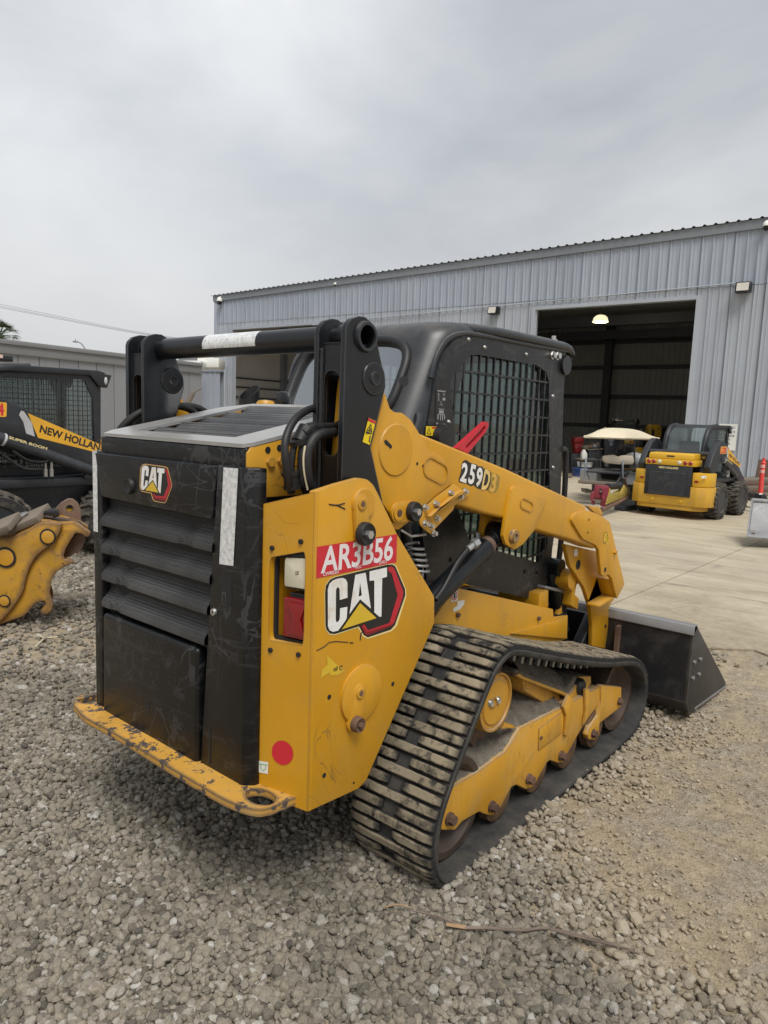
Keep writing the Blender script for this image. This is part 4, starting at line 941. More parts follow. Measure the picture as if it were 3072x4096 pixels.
for px_ in ((935, 407), (970, 412)):
    (x, z), = on_y('D', [px_], 1.797); part('bolt', MB().cyl((x, 1.775, z), (x, 1.797, z), .017, 6).cyl((x, 1.790, z), (x, 1.798, z), .022, 14), m_bolt, scrs[0])
for px_ in ((525, 585), (828, 697), (928, 703), (215, 600)):
    (x, z), = on_y('K', [px_], 1.797); part('screw', MB().cyl((x, 1.790, z), (x, 1.798, z), .010, 8), m_plastic, scrs[0])
# service decal (white print) and small warning sticker on the screen's rear edge
dcl = part('service_decal', MB().sheet(on_y('D', [(80, 655), (160, 655), (155, 920), (78, 918)], 1.7955), 1.7955, 'y'), m_logo_black, scrs[0], smooth=0)
b = MB()
for x0, y0, w_, h_ in [(92, 665, 60, 8)] + [(95, 685 + 9 * i, 11, 4) for i in range(7)] + [(134, 685 + 9 * i, 11, 4) for i in range(3)] + [(130, 720, 20, 20), (117, 745, 4, 20), (108, 770, 26, 4), (100, 800, 42, 5), (104, 812, 34, 22), (96, 838, 50, 6), (92, 846, 8, 34), (112, 846, 6, 40), (126, 846, 6, 40), (140, 846, 7, 34), (83, 903, 12, 12), (132, 912, 18, 3)]:
    b.sheet(on_y('D', [(x0, y0), (x0 + w_, y0 + w_ * .1), (x0 + w_, y0 + h_ + w_ * .1), (x0, y0 + h_)], 1.795), 1.795, 'y')
m_greyprint = paint('grey_print', (0.30, 0.30, 0.31), 0.5)
part('pictogram', b, m_greyprint, dcl, smooth=0)
w2 = part('warning_sticker', MB().sheet(on_y('D', [(8, 930), (97, 934), (93, 1005), (4, 998)], 1.795), 1.795, 'y'), m_warn, scrs[0], smooth=0)
part('triangle', MB().sheet(on_y('D', [(30, 938), (44, 992), (12, 988)], 1.7945), 1.7945, 'y', [on_y('D', [(30, 950), (38, 987), (18, 984)], 1.7945)]), m_print, w2, smooth=0)
part('header', MB().sheet(on_y('D', [(52, 935), (93, 937), (92, 950), (52, 947)], 1.7945), 1.7945, 'y'), m_decal_red, w2, smooth=0)
# clips, vent tube, washer cap on the cab's rear corner
(x, z), = on_y('C', [(985, 608)], 1.80); part('roof_latch', MB().cyl((x - .05, 1.785, z), (x - .075, 1.765, z), .020, 10), m_cab, cab)
(x, z), = on_y('C', [(1250, 1020)], 1.77); part('intake_cap', MB().lathe([(-.02, .03), (-.018, .05), (.02, .055)], (x, 1.78, z), 'y', 18), m_plastic, cab)
part('hinge_arm', MB().tube([(2.29, 1.80, 1.58), (2.34, 1.80, 1.68), (2.35, 1.81, 1.71)], .018, 8), m_cab, cab)
hb = on_x('Q', [(5, 1150), (30, 1015), (115, 1010), (105, 1150)], 2.24)
part('hinge_bracket', MB().prism(rounded(hb, .01, 2), 2.235, 2.27, 'x'), m_cab, cab, .004)
# cab inside
m_seat = paint('seat_black', (0.02, 0.02, 0.021), 0.7)
m_int = paint('cab_lining', (0.055, 0.055, 0.058), 0.8, 0.2)
I = part('cab_interior', MB().span(2.30, 3.60, 1.86, 2.62, .62, .66).span(2.30, 2.34, 1.86, 2.62, .66, 1.55), m_int, cab)
part('seat', MB().span(2.55, 3.02, 2.02, 2.46, 1.02, 1.14), m_seat, cab, .04, 3)
part('seat_back', MB().prism([(2.50, 1.12), (2.62, 1.14), (2.54, 1.78), (2.42, 1.74)], 2.05, 2.43, 'y'), m_seat, cab, .035, 3)
part('armrest', MB().span(2.55, 3.05, 1.93, 1.99, 1.30, 1.36), m_seat, cab, .01); part('joystick', MB().tube([(3.02, 1.96, 1.34), (3.02, 1.96, 1.50)], [.014, .026], 10), m_seat, cab)
part('seat_bar', MB().tube(catmull([(2.45, 1.90, 1.60), (2.75, 1.90, 1.66), (3.0, 1.92, 1.45), (3.05, 2.0, 1.32)], 5), .02, 8), m_seat, cab)
part('front_post', MB().span(3.55, 3.63, 1.805, 1.87, .75, 2.08), m_cab, cab, .01); part('front_post', MB().span(3.55, 3.63, 2.59, 2.65, .75, 2.08), m_cab, cab, .01)
part('door_glass', MB().span(3.585, 3.592, 1.87, 2.59, .95, 2.06), m_glass, cab, smooth=0)
part('grab_handle', MB().tube(catmull([(3.63, 1.80, 1.56), (3.70, 1.80, 1.52), (3.715, 1.80, 1.2), (3.70, 1.80, .92), (3.62, 1.80, .85)], 6), .016, 10), m_plastic, cab)
part('headlight', MB().lathe([(-.02, .05), (.03, .06), (.05, .05)], (3.60, 1.80, 2.01), 'y', 16), m_black, cab)
part('display', MB().span(3.38, 3.42, 1.88, 2.00, 1.36, 1.50), m_seat, cab, .01)
part('headliner', MB().span(2.60, 3.58, 1.86, 2.60, 2.03, 2.06), m_int, cab)

# ---- tracks
ctrl = [(2.08, .0), (2.6, .0), (3.1, .0), (3.60, .0), (3.80, .03), (3.90, .10), (3.935, .20), (3.90, .32), (3.80, .41), (3.66, .465), (3.3, .547), (2.9, .662), (2.6, .757), (2.46, .802), (2.36, .82), (2.26, .787), (2.19, .712), (2.08, .56), (1.99, .43), (1.928, .32), (1.903, .22), (1.913, .12), (1.96, .045), (2.02, .008)]
lp_ = [np.array((p[0], p[1])) for p in catmull([(a, c, 0) for a, c in ctrl], 12, True)]
cum = [0.0]
for i in range(len(lp_)): cum.append(cum[-1] + float(np.linalg.norm(lp_[(i + 1) % len(lp_)] - lp_[i])))
LEN = cum[-1]
def at_len(s):
    s %= LEN
    i = int(np.searchsorted(cum, s, 'right')) - 1; a = lp_[i]; c = lp_[(i + 1) % len(lp_)]; t = (s - cum[i]) / max(1e-9, cum[i + 1] - cum[i])
    return a + (c - a) * t
NL = 2 * int(LEN / .0425 / 2)
TY0, TY1 = 1.314, 1.714
def belt_mesh():
    N = 220; rows = []
    cs = [(TY0 + .012, .0), (TY0, -.010), (TY0, -.024), (TY0 + .008, -.032), (TY0 + .05, -.030), (TY0 + .09, -.034), (1.45, -.034), (1.47, -.046), (1.56, -.046), (1.58, -.034), (TY1 - .05, -.030), (TY1, -.028), (TY1, -.008), (TY1 - .012, 0.0)]
    b = MB()
    for i in range(N + 1):
        p = at_len(LEN * i / N); q = at_len(LEN * i / N + .01); o = at_len(LEN * i / N - .01); t = (q - o); t /= np.linalg.norm(t); n = np.array((t[1], -t[0]))
        rows.append([(p[0] + n[0] * d, y, p[1] + n[1] * d) for y, d in cs + cs[:1]])
    return b.grid(rows)
TR = part('rubber_track', belt_mesh(), m_rubber, L, smooth=50)
def lug_mesh(y0, y1, seed):
    r = random.Random(seed); b = MB(); n = max(3, int((y1 - y0) / .03)); hw = .0158; rows = []
    ring = lambda y, w, h, hx: [(-hw - .003, y, -.004), (-hw * w, y, h * .86), (-hw * .78 * w + hx, y, h), (hw * .78 * w + hx, y, h), (hw * w, y, h * .86), (hw + .003, y, -.004), (-hw - .003, y, -.004)]
    for i in range(n + 1):
        t = i / n; y = y0 + (y1 - y0) * t; end = i in (0, n)
        h = .0205 + r.uniform(-.002, .0015) - (.003 if end else 0); w = 1 + r.uniform(-.06, .06)
        if end: rows.append(ring(y, .9, h * .75, 0)); 
        else: rows.append(ring(y + r.uniform(-.004, .004), w, h, r.uniform(-.001, .001)))
    b.grid(rows); b.face(b.vs(rows[0][:-1])); b.face(b.vs(rows[-1][:-1])); return b
keepOFF = OFF; OFF = Vector((0, 0, 0))
yc_ = (TY0 + TY1) / 2
full = [mesh_of('tread_bar', lug_mesh(TY0 + .004 - yc_, TY1 - .012 - yc_, s_), m_lug, smooth=30) for s_ in range(4)]
halfR = [mesh_of('tread_bar', lug_mesh(TY0 + .004 - yc_, 1.495 - yc_, 10 + s_), m_lug, smooth=30) for s_ in range(4)]
halfL = [mesh_of('tread_bar', lug_mesh(1.556 - yc_, TY1 - .012 - yc_, 20 + s_), m_lug, smooth=30) for s_ in range(4)]
OFF = keepOFF
def lug_matrix(s, yc):
    p = at_len(s); q = at_len(s + .012); o = at_len(s - .012); t = q - o; t /= np.linalg.norm(t); n = np.array((t[1], -t[0]))
    return Matrix(((t[0], 0, n[0], p[0] - OFF.x), (0, 1, 0, yc - OFF.y), (t[1], 0, n[1], p[1] - OFF.z), (0, 0, 0, 1)))
left_lugs = []
for i in range(NL):
    s_ = LEN * i / NL
    ms = [full[i % 4]] if i % 2 == 0 else [halfR[(i // 2) % 4], halfL[(i // 3) % 4]]
    for me in ms:
        o = bpy.data.objects.new('tread_bar', me); COL.objects.link(o); o.parent = TR; o.matrix_local = lug_matrix(s_, yc_)
        left_lugs.append((me, lug_matrix(s_, mir(yc_))))
TL = bpy.data.objects.new('rubber_track', TR.data); COL.objects.link(TL); TL.parent = L; TL.location = (0, mir(yc_) - yc_, 0)
b = MB()
for me, mx in left_lugs:
    b2 = bmesh.new(); b2.from_mesh(me); bmesh.ops.transform(b2, matrix=Matrix.Translation(OFF) @ mx, verts=b2.verts); tmp = bpy.data.meshes.new('t'); b2.to_mesh(tmp); b2.free(); b.bm.from_mesh(tmp); bpy.data.meshes.remove(tmp)
part('tread_bars', b, m_rubber, L, kind='stuff', smooth=30)
# guide teeth inside the belt
b = MB()
for i in range(0, 60):
    p = at_len(LEN * i / 60); q = at_len(LEN * i / 60 + .01); t = q - p; t /= np.linalg.norm(t); n = np.array((t[1], -t[0])); c0 = p - n * .058
    rot = Matrix(((t[0], 0, n[0]), (0, 1, 0), (t[1], 0, n[1])))
    for yy in (1.478, 1.552): b.box((c0[0], yy, c0[1]), (.022, .016, .036), rot)
part('guide_teeth', b, m_steel, L, kind='stuff', smooth=0)
# undercarriage (right side built, left mirrored in the plain parts)
UY = 1.385
fr = on_y('F', [(530, 1175), (532, 1085), (590, 955), (715, 880), (860, 775), (935, 655), (1150, 548), (1345, 440), (1345, 520), (1290, 590), (1255, 640), (1168, 795), (1150, 830), (1128, 833), (1085, 818), (1068, 832), (1008, 940), (985, 962), (960, 966), (915, 943), (890, 955), (832, 1060), (808, 1092), (782, 1102), (745, 1092), (725, 1080), (640, 1130), (600, 1175)], UY)
fr = rounded(fr, .008, 2)
both('roller_frame', lambda Y: MB().prism(fr, Y(UY), Y(UY + .23), 'y'), m_yellow_dirty, .004)
ib = on_y('F', [(1345, 434), (1450, 445), (1448, 545), (1338, 630), (1336, 690), (1312, 715), (1282, 712), (1275, 690), (1290, 650), (1330, 590), (1345, 520)], UY - .008)
both('idler_bracket', lambda Y: MB().prism(rounded(ib, .01, 2), Y(UY - .008), Y(UY + .02), 'y'), m_yellow_dirty)
th = on_y('F', [(905, 375), (930, 355), (1180, 455), (1225, 390), (1290, 388), (1292, 420), (1250, 490), (1185, 492), (1130, 470), (940, 400)], UY + .03)
both('tensioner_housing', lambda Y: MB().prism(th, Y(UY + .04), Y(UY + .18), 'y'), m_mud, .012, seg=3)
tf = on_y('F', [(905, 385), (925, 372), (945, 388), (1130, 458), (1185, 482), (1240, 400), (1225, 390), (1290, 388), (1292, 420), (1250, 490), (1185, 502), (1130, 478), (940, 405)], UY + .03)
both('tensioner_flange', lambda Y: MB().prism(tf, Y(UY + .026), Y(UY + .05), 'y'), m_yellow_dirty)
both('tensioner_base', lambda Y: MB().prism([(p[0], p[1]) for p in on_y('F', [(940, 400), (1130, 478), (1150, 548), (1100, 556), (950, 462)], UY + .06)], Y(UY + .06), Y(UY + .2), 'y'), m_yellow_dirty, .004)
(x, z), = on_y('F', [(1243, 442)], UY + .02)
part('rubber_cap', MB().lathe([(-.015, .012), (-.018, .030), (-.006, .040), (.02, .040)], (x, UY + .025, z), 'y', 22), m_plastic, L)
for (px_, rr) in (((590, 1125), .020), ((805, 1062), .019), ((993, 920), .019), ((1157, 800), .019), ((1315, 685), .019), ((1447, 520), .018)):
    (x, z), = on_y('F', [px_], UY - .02); part('roller_bolt', MB().cyl((x, UY - .010, z), (x, UY + .002, z), rr * 1.25, 16).cyl((x, UY - .030, z), (x, UY - .008, z), rr, 6), m_rust, L)
cvp = rounded(on_y('F', [(1028, 655), (1140, 572), (1142, 680), (1025, 768)], UY - .003), .006, 2)
cv = part('inspection_cover', MB().prism(cvp, UY - .005, UY, 'y'), m_yellow_dirty, L, .001)
(x, z), = on_y('F', [(1037, 703)], UY - .005); part('bolt', MB().cyl((x, UY - .012, z), (x, UY - .004, z), .008, 6), m_rust, cv)
part('frame_rib', MB().prism(on_y('F', [(1150, 545), (1178, 480), (1205, 500), (1195, 600), (1170, 700), (1160, 690), (1168, 590)], UY - .012), UY - .014, UY - .001, 'y'), m_yellow_dirty, L, .003)
part('frame_rib', MB().prism(on_y('F', [(1262, 455), (1285, 450), (1285, 590), (1255, 640), (1268, 560)], UY - .012), UY - .014, UY - .001, 'y'), m_yellow_dirty, L, .003)
rp = [(-.0, .04), (-.0, .085), (.005, .100), (.045, .103), (.05, .085), (.215, .085), (.22, .103), (.26, .100), (.265, .04)]
for x in (2.465, 2.79, 3.10, 3.415):
    for y in (UY + .004, mir(UY + .27)):
        r_ = part('track_roller', MB().lathe([(a, r) for a, r in rp], (x, y, .140), 'y', 28), m_roller, L)
for (x, z, r) in ((2.125, .235, .195), (3.705, .250, .205)):
    for y in (UY + .01, mir(UY + .25)):
        part('idler_wheel', MB().lathe([(.05, .03), (.05, r * .62), (.0, r * .86), (.0, r), (.24, r), (.24, r * .86), (.19, r * .62), (.19, .03)], (x, y, z), 'y', 40), m_idler, L)
SPC = (2.375, .580)
for y in (1.46, mir(1.56)):
    b = MB(); pts = []
    for k in range(34):
        a = 2 * math.pi * k / 34; r = .205 if k % 2 else .178; pts.append((SPC[0] + r * math.cos(a), SPC[1] + r * math.sin(a)))
    b.prism(pts, y, y + .10, 'y'); part('drive_sprocket', b, m_rust, L, .004)
hub = part('drive_hub', MB().lathe([(-.004, .010), (-.004, .090), (.002, .096), (.002, .108), (-.006, .112), (-.006, .120), (.02, .123), (.10, .123)], (SPC[0] + .01, UY + .005, SPC[1]), 'y', 44), m_yellow_dirty, L)
for dx, dz in ((-.045, .01), (.012, .006)):
    part('hub_plug', MB().lathe([(-.008, .006), (-.010, .012), (.0, .016)], (SPC[0] + .01 + dx, UY + .001, SPC[1] + dz), 'y', 14), m_bolt, hub)
part('hub_rib', MB().prism(circle(SPC[0] - .01, SPC[1] + .006, .022, 20), UY - .004, UY + .002, 'y', [circle(SPC[0] - .01, SPC[1] + .006, .016, 20)]), m_yellow_dirty, hub)
part('axle_housing', MB().lathe([(.0, .13), (.3, .13)], (SPC[0], 1.50, SPC[1]), 'y', 24), m_dark, L)
part('hub_bracket', MB().prism(on_y('F', [(835, 660), (850, 620), (905, 640), (905, 655), (860, 655)], UY + .01), UY + .01, UY + .03, 'y'), m_yellow_dirty, L)
# soil caked on the frame behind its outer plate
def heap(x0, x1, zf, y0, y1, amp, seed, nx=46, ny=16):
    r = np.random.default_rng(seed); rows = []
    ph = r.uniform(0, 6, (8, 3))
    for i in range(nx + 1):
        x = x0 + (x1 - x0) * i / nx; row = []
        for j in range(ny + 1):
            v = j / ny; y = y0 + (y1 - y0) * v
            h = sum(math.sin(p[0] + x * (18 + 17 * k) + p[1]) * math.cos(y * (22 + 19 * k) + p[2]) / (k + 1.5) for k, p in enumerate(ph)) * amp * .3 + r.uniform(-.4, .4) * amp
            row.append((x, y, zf(x) + math.sin(min(1, v * 1.25) * math.pi / 2) * .085 - .006 + h * min(1, v * 6)))
        rows.append(row)
    return MB().grid(rows)
ftop = on_y('F', [(590, 958), (715, 882), (860, 777), (935, 657), (1150, 550)], UY)
fx = [p[0] for p in ftop]; fz = [p[1] for p in ftop]
part('caked_mud', heap(fx[0] + .02, fx[-1] + .02, lambda x: float(np.interp(x, fx, fz)), UY + .004, UY + .26, .012, 3), m_mud, L, kind='stuff', smooth=60)
hx = [p[0] for p in on_y('F', [(925, 362), (1185, 460)], UY + .05)]; hz2 = [p[1] + .01 for p in on_y('F', [(925, 362), (1185, 460)], UY + .05)]
part('caked_mud', heap(hx[0], hx[1], lambda x: float(np.interp(x, hx, hz2)) - .004, UY + .045, UY + .20, .010, 5, 26, 10), m_mud, L, kind='stuff', smooth=60)

# ---- bucket
BY0, BY1 = 1.160, mir(1.160)
bs = on_y('P', [(1295, 15), (1240, 520), (1255, 587), (1488, 440)], BY0)
(tx, tz), (hx_, hz_), (cx_, cz_), (px2, pz2) = bs
pz2 = max(pz2, .012); cz_ = max(cz_, .05)
B = part('bucket', MB().prism([(tx, tz), (tx + .03, tz), (hx_ + .03, hz_ + .02), (cx_ + .025, cz_ + .018), (px2, pz2 + .012), (px2, pz2), (cx_, cz_), (hx_, hz_)], BY0 + .012, BY1 - .012, 'y'), m_bucket, L)
for y, t in ((BY0, .012), (BY1, -.012)):
    part('bucket_side', MB().prism([(tx - .003, tz + .004), (tx + .03, tz + .004), (px2 + .012, pz2 + .03), (px2 + .012, pz2 - .004), (cx_ - .004, cz_ - .004), (hx_ - .004, hz_)], y, y + t, 'y'), m_bucket, B, .002)
part('cutting_edge', MB().prism([(cx_ + .10, cz_ - .008), (px2 + .03, pz2 - .012), (px2 + .03, pz2 + .006), (cx_ + .10, cz_ + .006)], BY0 - .004, BY1 + .004, 'y'), m_steel, B, .002)
part('bucket_lip', MB().prism([(tx - .010, tz - .05), (tx + .05, tz - .01), (tx + .05, tz + .006), (tx - .004, tz + .006), (tx - .014, tz - .045)], BY0, BY1, 'y'), m_steel, B, .002)
for y in (1.58, mir(1.60)):
    part('bucket_rib', MB().span(tx - .05, tx, y, y + .02, hz_ + .02, tz - .08), m_rust, B)
part('coupler_plate', MB().span(4.081, tx - .004, 1.75, mir(1.75), .14, tz - .10), m_black, B)
for px_ in ((1285, 245), (1325, 225), (1275, 350), (1315, 325)):
    (x, z), = on_y('P', [px_], BY0); part('bolt', MB().cyl((x, BY0 - .012, z), (x, BY0 + .002, z), .013, 6), m_steel, B)
# ================================================================== ground
OFF = Vector((0, 0, 0))
def struct(name, mb, mat, **k):
    o = part(name, mb, mat, None, **k); o['kind'] = 'structure'; return o
def hnoise(x, y, seed=0):
    return (math.sin(x * 1.7 + 1.3 + seed) * math.cos(y * 1.3 + .7) * .5 + math.sin(x * 4.1 + y * 2.3 + seed) * .3 + math.sin(x * 9.7 - y * 7.1) * .14 + math.cos(y * 13.3 + x * 11.9) * .10)
def ground_mat():
    t = MT('dirt_and_grit', 0.95, spec=0.12)
    n1 = t.noise(1.1, 6, 0.6); n2 = t.noise(14, 10, 0.75); n3 = t.noise(95, 4, 0.6)
    k = t.math('ADD', t.math('MULTIPLY', n2, .65), t.math('MULTIPLY', n3, .35))
    c = t.mix(t.ramp(k, .34, .66), (0.225, 0.178, 0.118, 1), (0.61, 0.50, 0.35, 1))
    c = t.mix(t.math('MULTIPLY', t.ramp(n1, .45, .7), .45), c, (0.36, 0.30, 0.22))
    v = t.n('ShaderNodeTexVoronoi'); v.inputs['Scale'].default_value = 60; t.l(t.co, v.inputs['Vector'])
    peb = t.math('MULTIPLY', t.ramp(v.outputs['Distance'], .28, .12), t.ramp(t.noise(5, 5, .6), .45, .6)); c = t.mix(t.math('MULTIPLY', peb, .55), c, v.outputs['Color'])
    # pebble tones stay grey
    bw_ = t.n('ShaderNodeRGBToBW'); t.l(v.outputs['Color'], bw_.inputs[0])
    v2 = t.mix(.75, v.outputs['Color'], (.27, .25, .22)); c2 = t.mix(t.math('MULTIPLY', peb, .6), t.mix(t.ramp(k, .34, .66), (0.225, 0.178, 0.118, 1), (0.61, 0.50, 0.35, 1)), t.mix(t.ramp(bw_.outputs[0], .2, .8), (.20, .175, .14), (.46, .42, .36)))
    c2 = t.mix(t.math('MULTIPLY', t.ramp(n1, .45, .7), .4), c2, (0.36, 0.30, 0.22))
    w = t.n('ShaderNodeTexWave'); w.inputs['Scale'].default_value = 5.0; w.inputs['Distortion'].default_value = 9; w.inputs['Detail'].default_value = 4; t.l(t.map((1, .35, 1), (0, 0, .3)), w.inputs['Vector'])
    h = t.math('ADD', t.math('MULTIPLY', k, 1.0), t.math('MULTIPLY', peb, .35)); h = t.math('ADD', h, t.math('MULTIPLY', t.math('MULTIPLY', w.outputs['Fac'], t.ramp(n1, .48, .6)), .22))
    t.color(c2).bump(h, 1.0, 0.035); return t.m
xs = sorted(set([-600, -200, -60, -20, -8, -4] + [round(-3 + .11 * i, 3) for i in range(92)] + [7.5, 8.5, 10, 14, 20, 40, 90, 200, 500, 1000]))
ys = sorted(set([-800, -200, -60, -20, -8, -5] + [round(-4 + .12 * i, 3) for i in range(130)] + [13, 16, 22, 30, 50, 100, 250, 800]))
rows = []
for x in xs:
    row = []
    for y in ys:
        near = 1.0 if (-3 <= x <= 6.6 and -4 <= y <= 11.4) else 0.0
        z = near * (hnoise(x, y) * .014 + hnoise(x * 2.7, y * 2.7, 2) * .012) - .006
        if x > 5.6: z = -.012
        row.append((x, y, z))
    rows.append(row)
struct('ground', MB().grid(rows), ground_mat(), smooth=180)

def concrete_mat():
    t = MT('yard_concrete', 0.88, spec=0.2)
    n1 = t.noise(.35, 6, .6); n2 = t.noise(3.0, 9, .72, .6, t.map((1, .22, 1), (0, 0, .12))); n3 = t.noise(40, 4)
    c = t.mix(t.ramp(n2, .35, .68), (0.37, 0.312, 0.222, 1), (0.52, 0.455, 0.345, 1))
    c = t.mix(t.math('MULTIPLY', t.ramp(n1, .48, .70), .6), c, (0.275, 0.245, 0.20))
    st = t.math('MULTIPLY', t.ramp(t.noise(1.6, 8, .75, 1.2, t.map((1, .5, 1))),   .56, .70), .8); c = t.mix(st, c, (0.19, 0.16, 0.125))
    s = t.n('ShaderNodeSeparateXYZ'); t.l(t.co, s.inputs[0])
    edge = t.math('ADD', s.outputs['X'], t.math('MULTIPLY', t.math('SUBTRACT', t.noise(1.3, 8, .7), .5), 4.5))
    dust = t.ramp(t.math('MULTIPLY', edge, .1), .56, .78, (1, 1, 1, 1), (0, 0, 0, 1))
    dn = t.mix(t.ramp(t.noise(12, 9, .75), .35, .65), (0.20, 0.165, 0.115, 1), (0.35, 0.29, 0.21, 1))
    c = t.mix(dust, c, dn)
    t.color(c).bump(t.math('ADD', n3, t.noise(9, 8, .7)), .35, .01); return t.m
m_conc = concrete_mat()
# wall frame of the shed: s runs left along its front wall, d goes in behind it
WA = math.radians(93.5)
DW = np.array([math.cos(WA), math.sin(WA), 0.0]); DN = np.array([DW[1], -DW[0], 0.0])
if DN @ hv < 0: DN = -DN
g0 = on_z('1', [(2740, 1945)])[0]
P0 = np.array([g0[0], g0[1], 0.0])
def WP(s, d, z): q = P0 + DW * s + DN * d; return (float(q[0]), float(q[1]), z)
def on_wall(k, x, y, d=0.0):
    q = on_plane(k, x, y, P0 + DN * d, DN); return float((q - P0) @ DW), float(q[2])
slab = bpy.data.objects.new('concrete_yard', None); COL.objects.link(slab); slab['kind'] = 'structure'
x0_ = 5.75; gap = .012
sx_ = [x0_, 9.6, 14.3, 19.0, 22.78]; sy_ = [-22, -17, -12, -7, -2.2, 2.6, 7.4, 12.2, 17, 22, 27]
for i in range(len(sx_) - 1):
    for j in range(len(sy_) - 1):
        a, c, e, f2 = sx_[i], sx_[i + 1], sy_[j], sy_[j + 1]
        if i == 0:
            n = 14; edge = [(a + .35 * hnoise(0.3, e + (f2 - e) * k / n, 4) + .12 * math.sin(7 * (e + (f2 - e) * k / n)), e + gap / 2 + (f2 - e - gap) * k / n) for k in range(n, -1, -1)]
            pl_ = [(c - gap / 2, e + gap / 2), (c - gap / 2, f2 - gap / 2)] + edge
        else: pl_ = [(a + gap / 2, e + gap / 2), (c - gap / 2, e + gap / 2), (c - gap / 2, f2 - gap / 2), (a + gap / 2, f2 - gap / 2)]
        part('slab_panel', MB().prism(pl_, -.05, .004, 'z'), m_conc, slab, smooth=0)

# ------------------------------------------------------------------ gravel: loose stones
def poly_dist(P, poly):
    """signed distance (inside negative), numpy points"""
    poly = np.array(poly); n = len(poly); d = np.full(len(P), 1e9); ins_ = np.zeros(len(P), bool)
    for i in range(n):
        a, c = poly[i - 1], poly[i]; e = c - a; w = P - a
        t = np.clip((w @ e) / (e @ e), 0, 1); q = w - t[:, None] * e; d = np.minimum(d, np.hypot(q[:, 0], q[:, 1]))
        cond = (a[1] > P[:, 1]) != (c[1] > P[:, 1])
        xc = (c[0] - a[0]) * (P[:, 1] - a[1]) / (c[1] - a[1] + 1e-12) + a[0]
        ins_ ^= cond & (P[:, 0] < xc)
    return np.where(ins_, -d, d)
dirt1 = on_z('1', [(2500, 3010), (2330, 3230), (2230, 3400), (2380, 3620), (2620, 3900), (3072, 4000), (3700, 3900), (3500, 2700), (2800, 2640)])
dirt2 = on_z('1', [(-500, 2480), (400, 2480), (400, 2625), (150, 2660), (-500, 2690)])
pts = []; lays = []
az0 = HEAD; fan = math.radians(37)
for (r0, r1, sp, sc_) in ((.9, 2.9, .0145, 1.0), (2.9, 4.4, .0158, 1.03), (4.4, 6.2, .022, 1.25), (6.2, 9.5, .034, 1.8)):
    g = np.arange(-11, 11, sp); 
    gx = np.arange(-1.5, 9.5, sp); gy = np.arange(-2.5, 9.5, sp)
    X, Y = np.meshgrid(gx, gy); P = np.stack([X.ravel(), Y.ravel()], 1)
    r = np.hypot(P[:, 0], P[:, 1]); a = np.arctan2(P[:, 1], P[:, 0]) - az0
    k = (r >= r0) & (r < r1) & (np.abs(a) < fan); P = P[k]
    P = P + rng.uniform(-.5, .5, P.shape) * sp
    for lay in range(2):
        Q = P + (rng.uniform(-.6, .6, P.shape) * sp if lay else 0)
        pts.append(np.column_stack([Q, np.full(len(Q), sc_), np.full(len(Q), lay)]))
A = np.concatenate(pts); P = A[:, :2]
nz_ = np.array([hnoise(x * 1.9, y * 1.9, 3) for x, y in P])
d1 = poly_dist(P, dirt1) + nz_ * .16; d2 = poly_dist(P, dirt2) + nz_ * .25
den = np.clip(.42 + d1 / .9, .0, 1) ** 1.2; den = np.maximum(den, .15 + .14 * (nz_ > .05)); den = np.minimum(den, np.maximum(np.clip(.5 + d2 / .8, 0, 1), .22))
den = np.where(P[:, 0] > 5.2, den * np.clip((5.9 - P[:, 0]) / .7, 0, 1) * .3, den)
den = np.where(A[:, 3] > 0, den ** 2 * .26, den)
tpoly = [(2.0, TY0 + .01), (3.85, TY0 + .01), (3.85, TY1), (2.0, TY1)]
under = (P[:, 0] > 1.99) & (P[:, 0] < 3.86) & (((P[:, 1] > TY0 + .01) & (P[:, 1] < TY1 - .01)) | ((P[:, 1] > mir(TY1)) & (P[:, 1] < mir(TY0))))
keep = (rng.uniform(0, 1, len(P)) < den) & ~under
A = A[keep]; P = P[keep]; d1 = d1[keep]; N = len(P)
size = np.clip(rng.lognormal(-.02, .32, N), .5, 1.8) * A[:, 2]
size *= np.clip(.95 + d1 * 1.5, .34, 1.0) * np.where((d1 < .1) & (rng.uniform(0, 1, N) < .05), 1.5, 1.0)
dust = np.clip(.45 - d1 * 1.5, .0, .8) + rng.uniform(-.08, .1, N)
gh = np.array([hnoise(x, y) * .014 + hnoise(x * 2.7, y * 2.7, 2) * .012 for x, y in P])
td_ = poly_dist(P, tpoly); berm = np.where((td_ > 0) & (td_ < .08), .014 * (1 - td_ / .08), 0) * (P[:, 0] < 3.3)
zz = berm + gh - .006 + .004 * size + A[:, 3] * .011 + rng.uniform(-.004, .007, N)
mpts = bpy.data.meshes.new('gravel'); mpts.from_pydata(np.column_stack([P, zz]).tolist(), [], [])
at = mpts.attributes.new('scl', 'FLOAT_VECTOR', 'POINT')
sv = np.column_stack([size * rng.uniform(.85, 1.25, N), size * rng.uniform(.75, 1.05, N), size * rng.uniform(.6, .9, N)]).astype(np.float32); at.data.foreach_set('vector', sv.ravel())
at = mpts.attributes.new('rot', 'FLOAT_VECTOR', 'POINT'); at.data.foreach_set('vector', np.column_stack([rng.uniform(-.5, .5, N), rng.uniform(-.5, .5, N), rng.uniform(0, 6.28, N)]).astype(np.float32).ravel())
dark_tone = np.clip((np.array([hnoise(x * .8 + 3, y * .8, 7) for x, y in P]) - .05) * 1.3, 0, .34) * (d1 > .25)  # noise patches where the stones take a darker tone
at = mpts.attributes.new('dark_tone', 'FLOAT', 'POINT'); at.data.foreach_set('value', dark_tone.astype(np.float32))
at = mpts.attributes.new('dust', 'FLOAT', 'POINT'); at.data.foreach_set('value', dust.astype(np.float32))
gv = bpy.data.objects.new('gravel', mpts); COL.objects.link(gv); gv['kind'] = 'stuff'
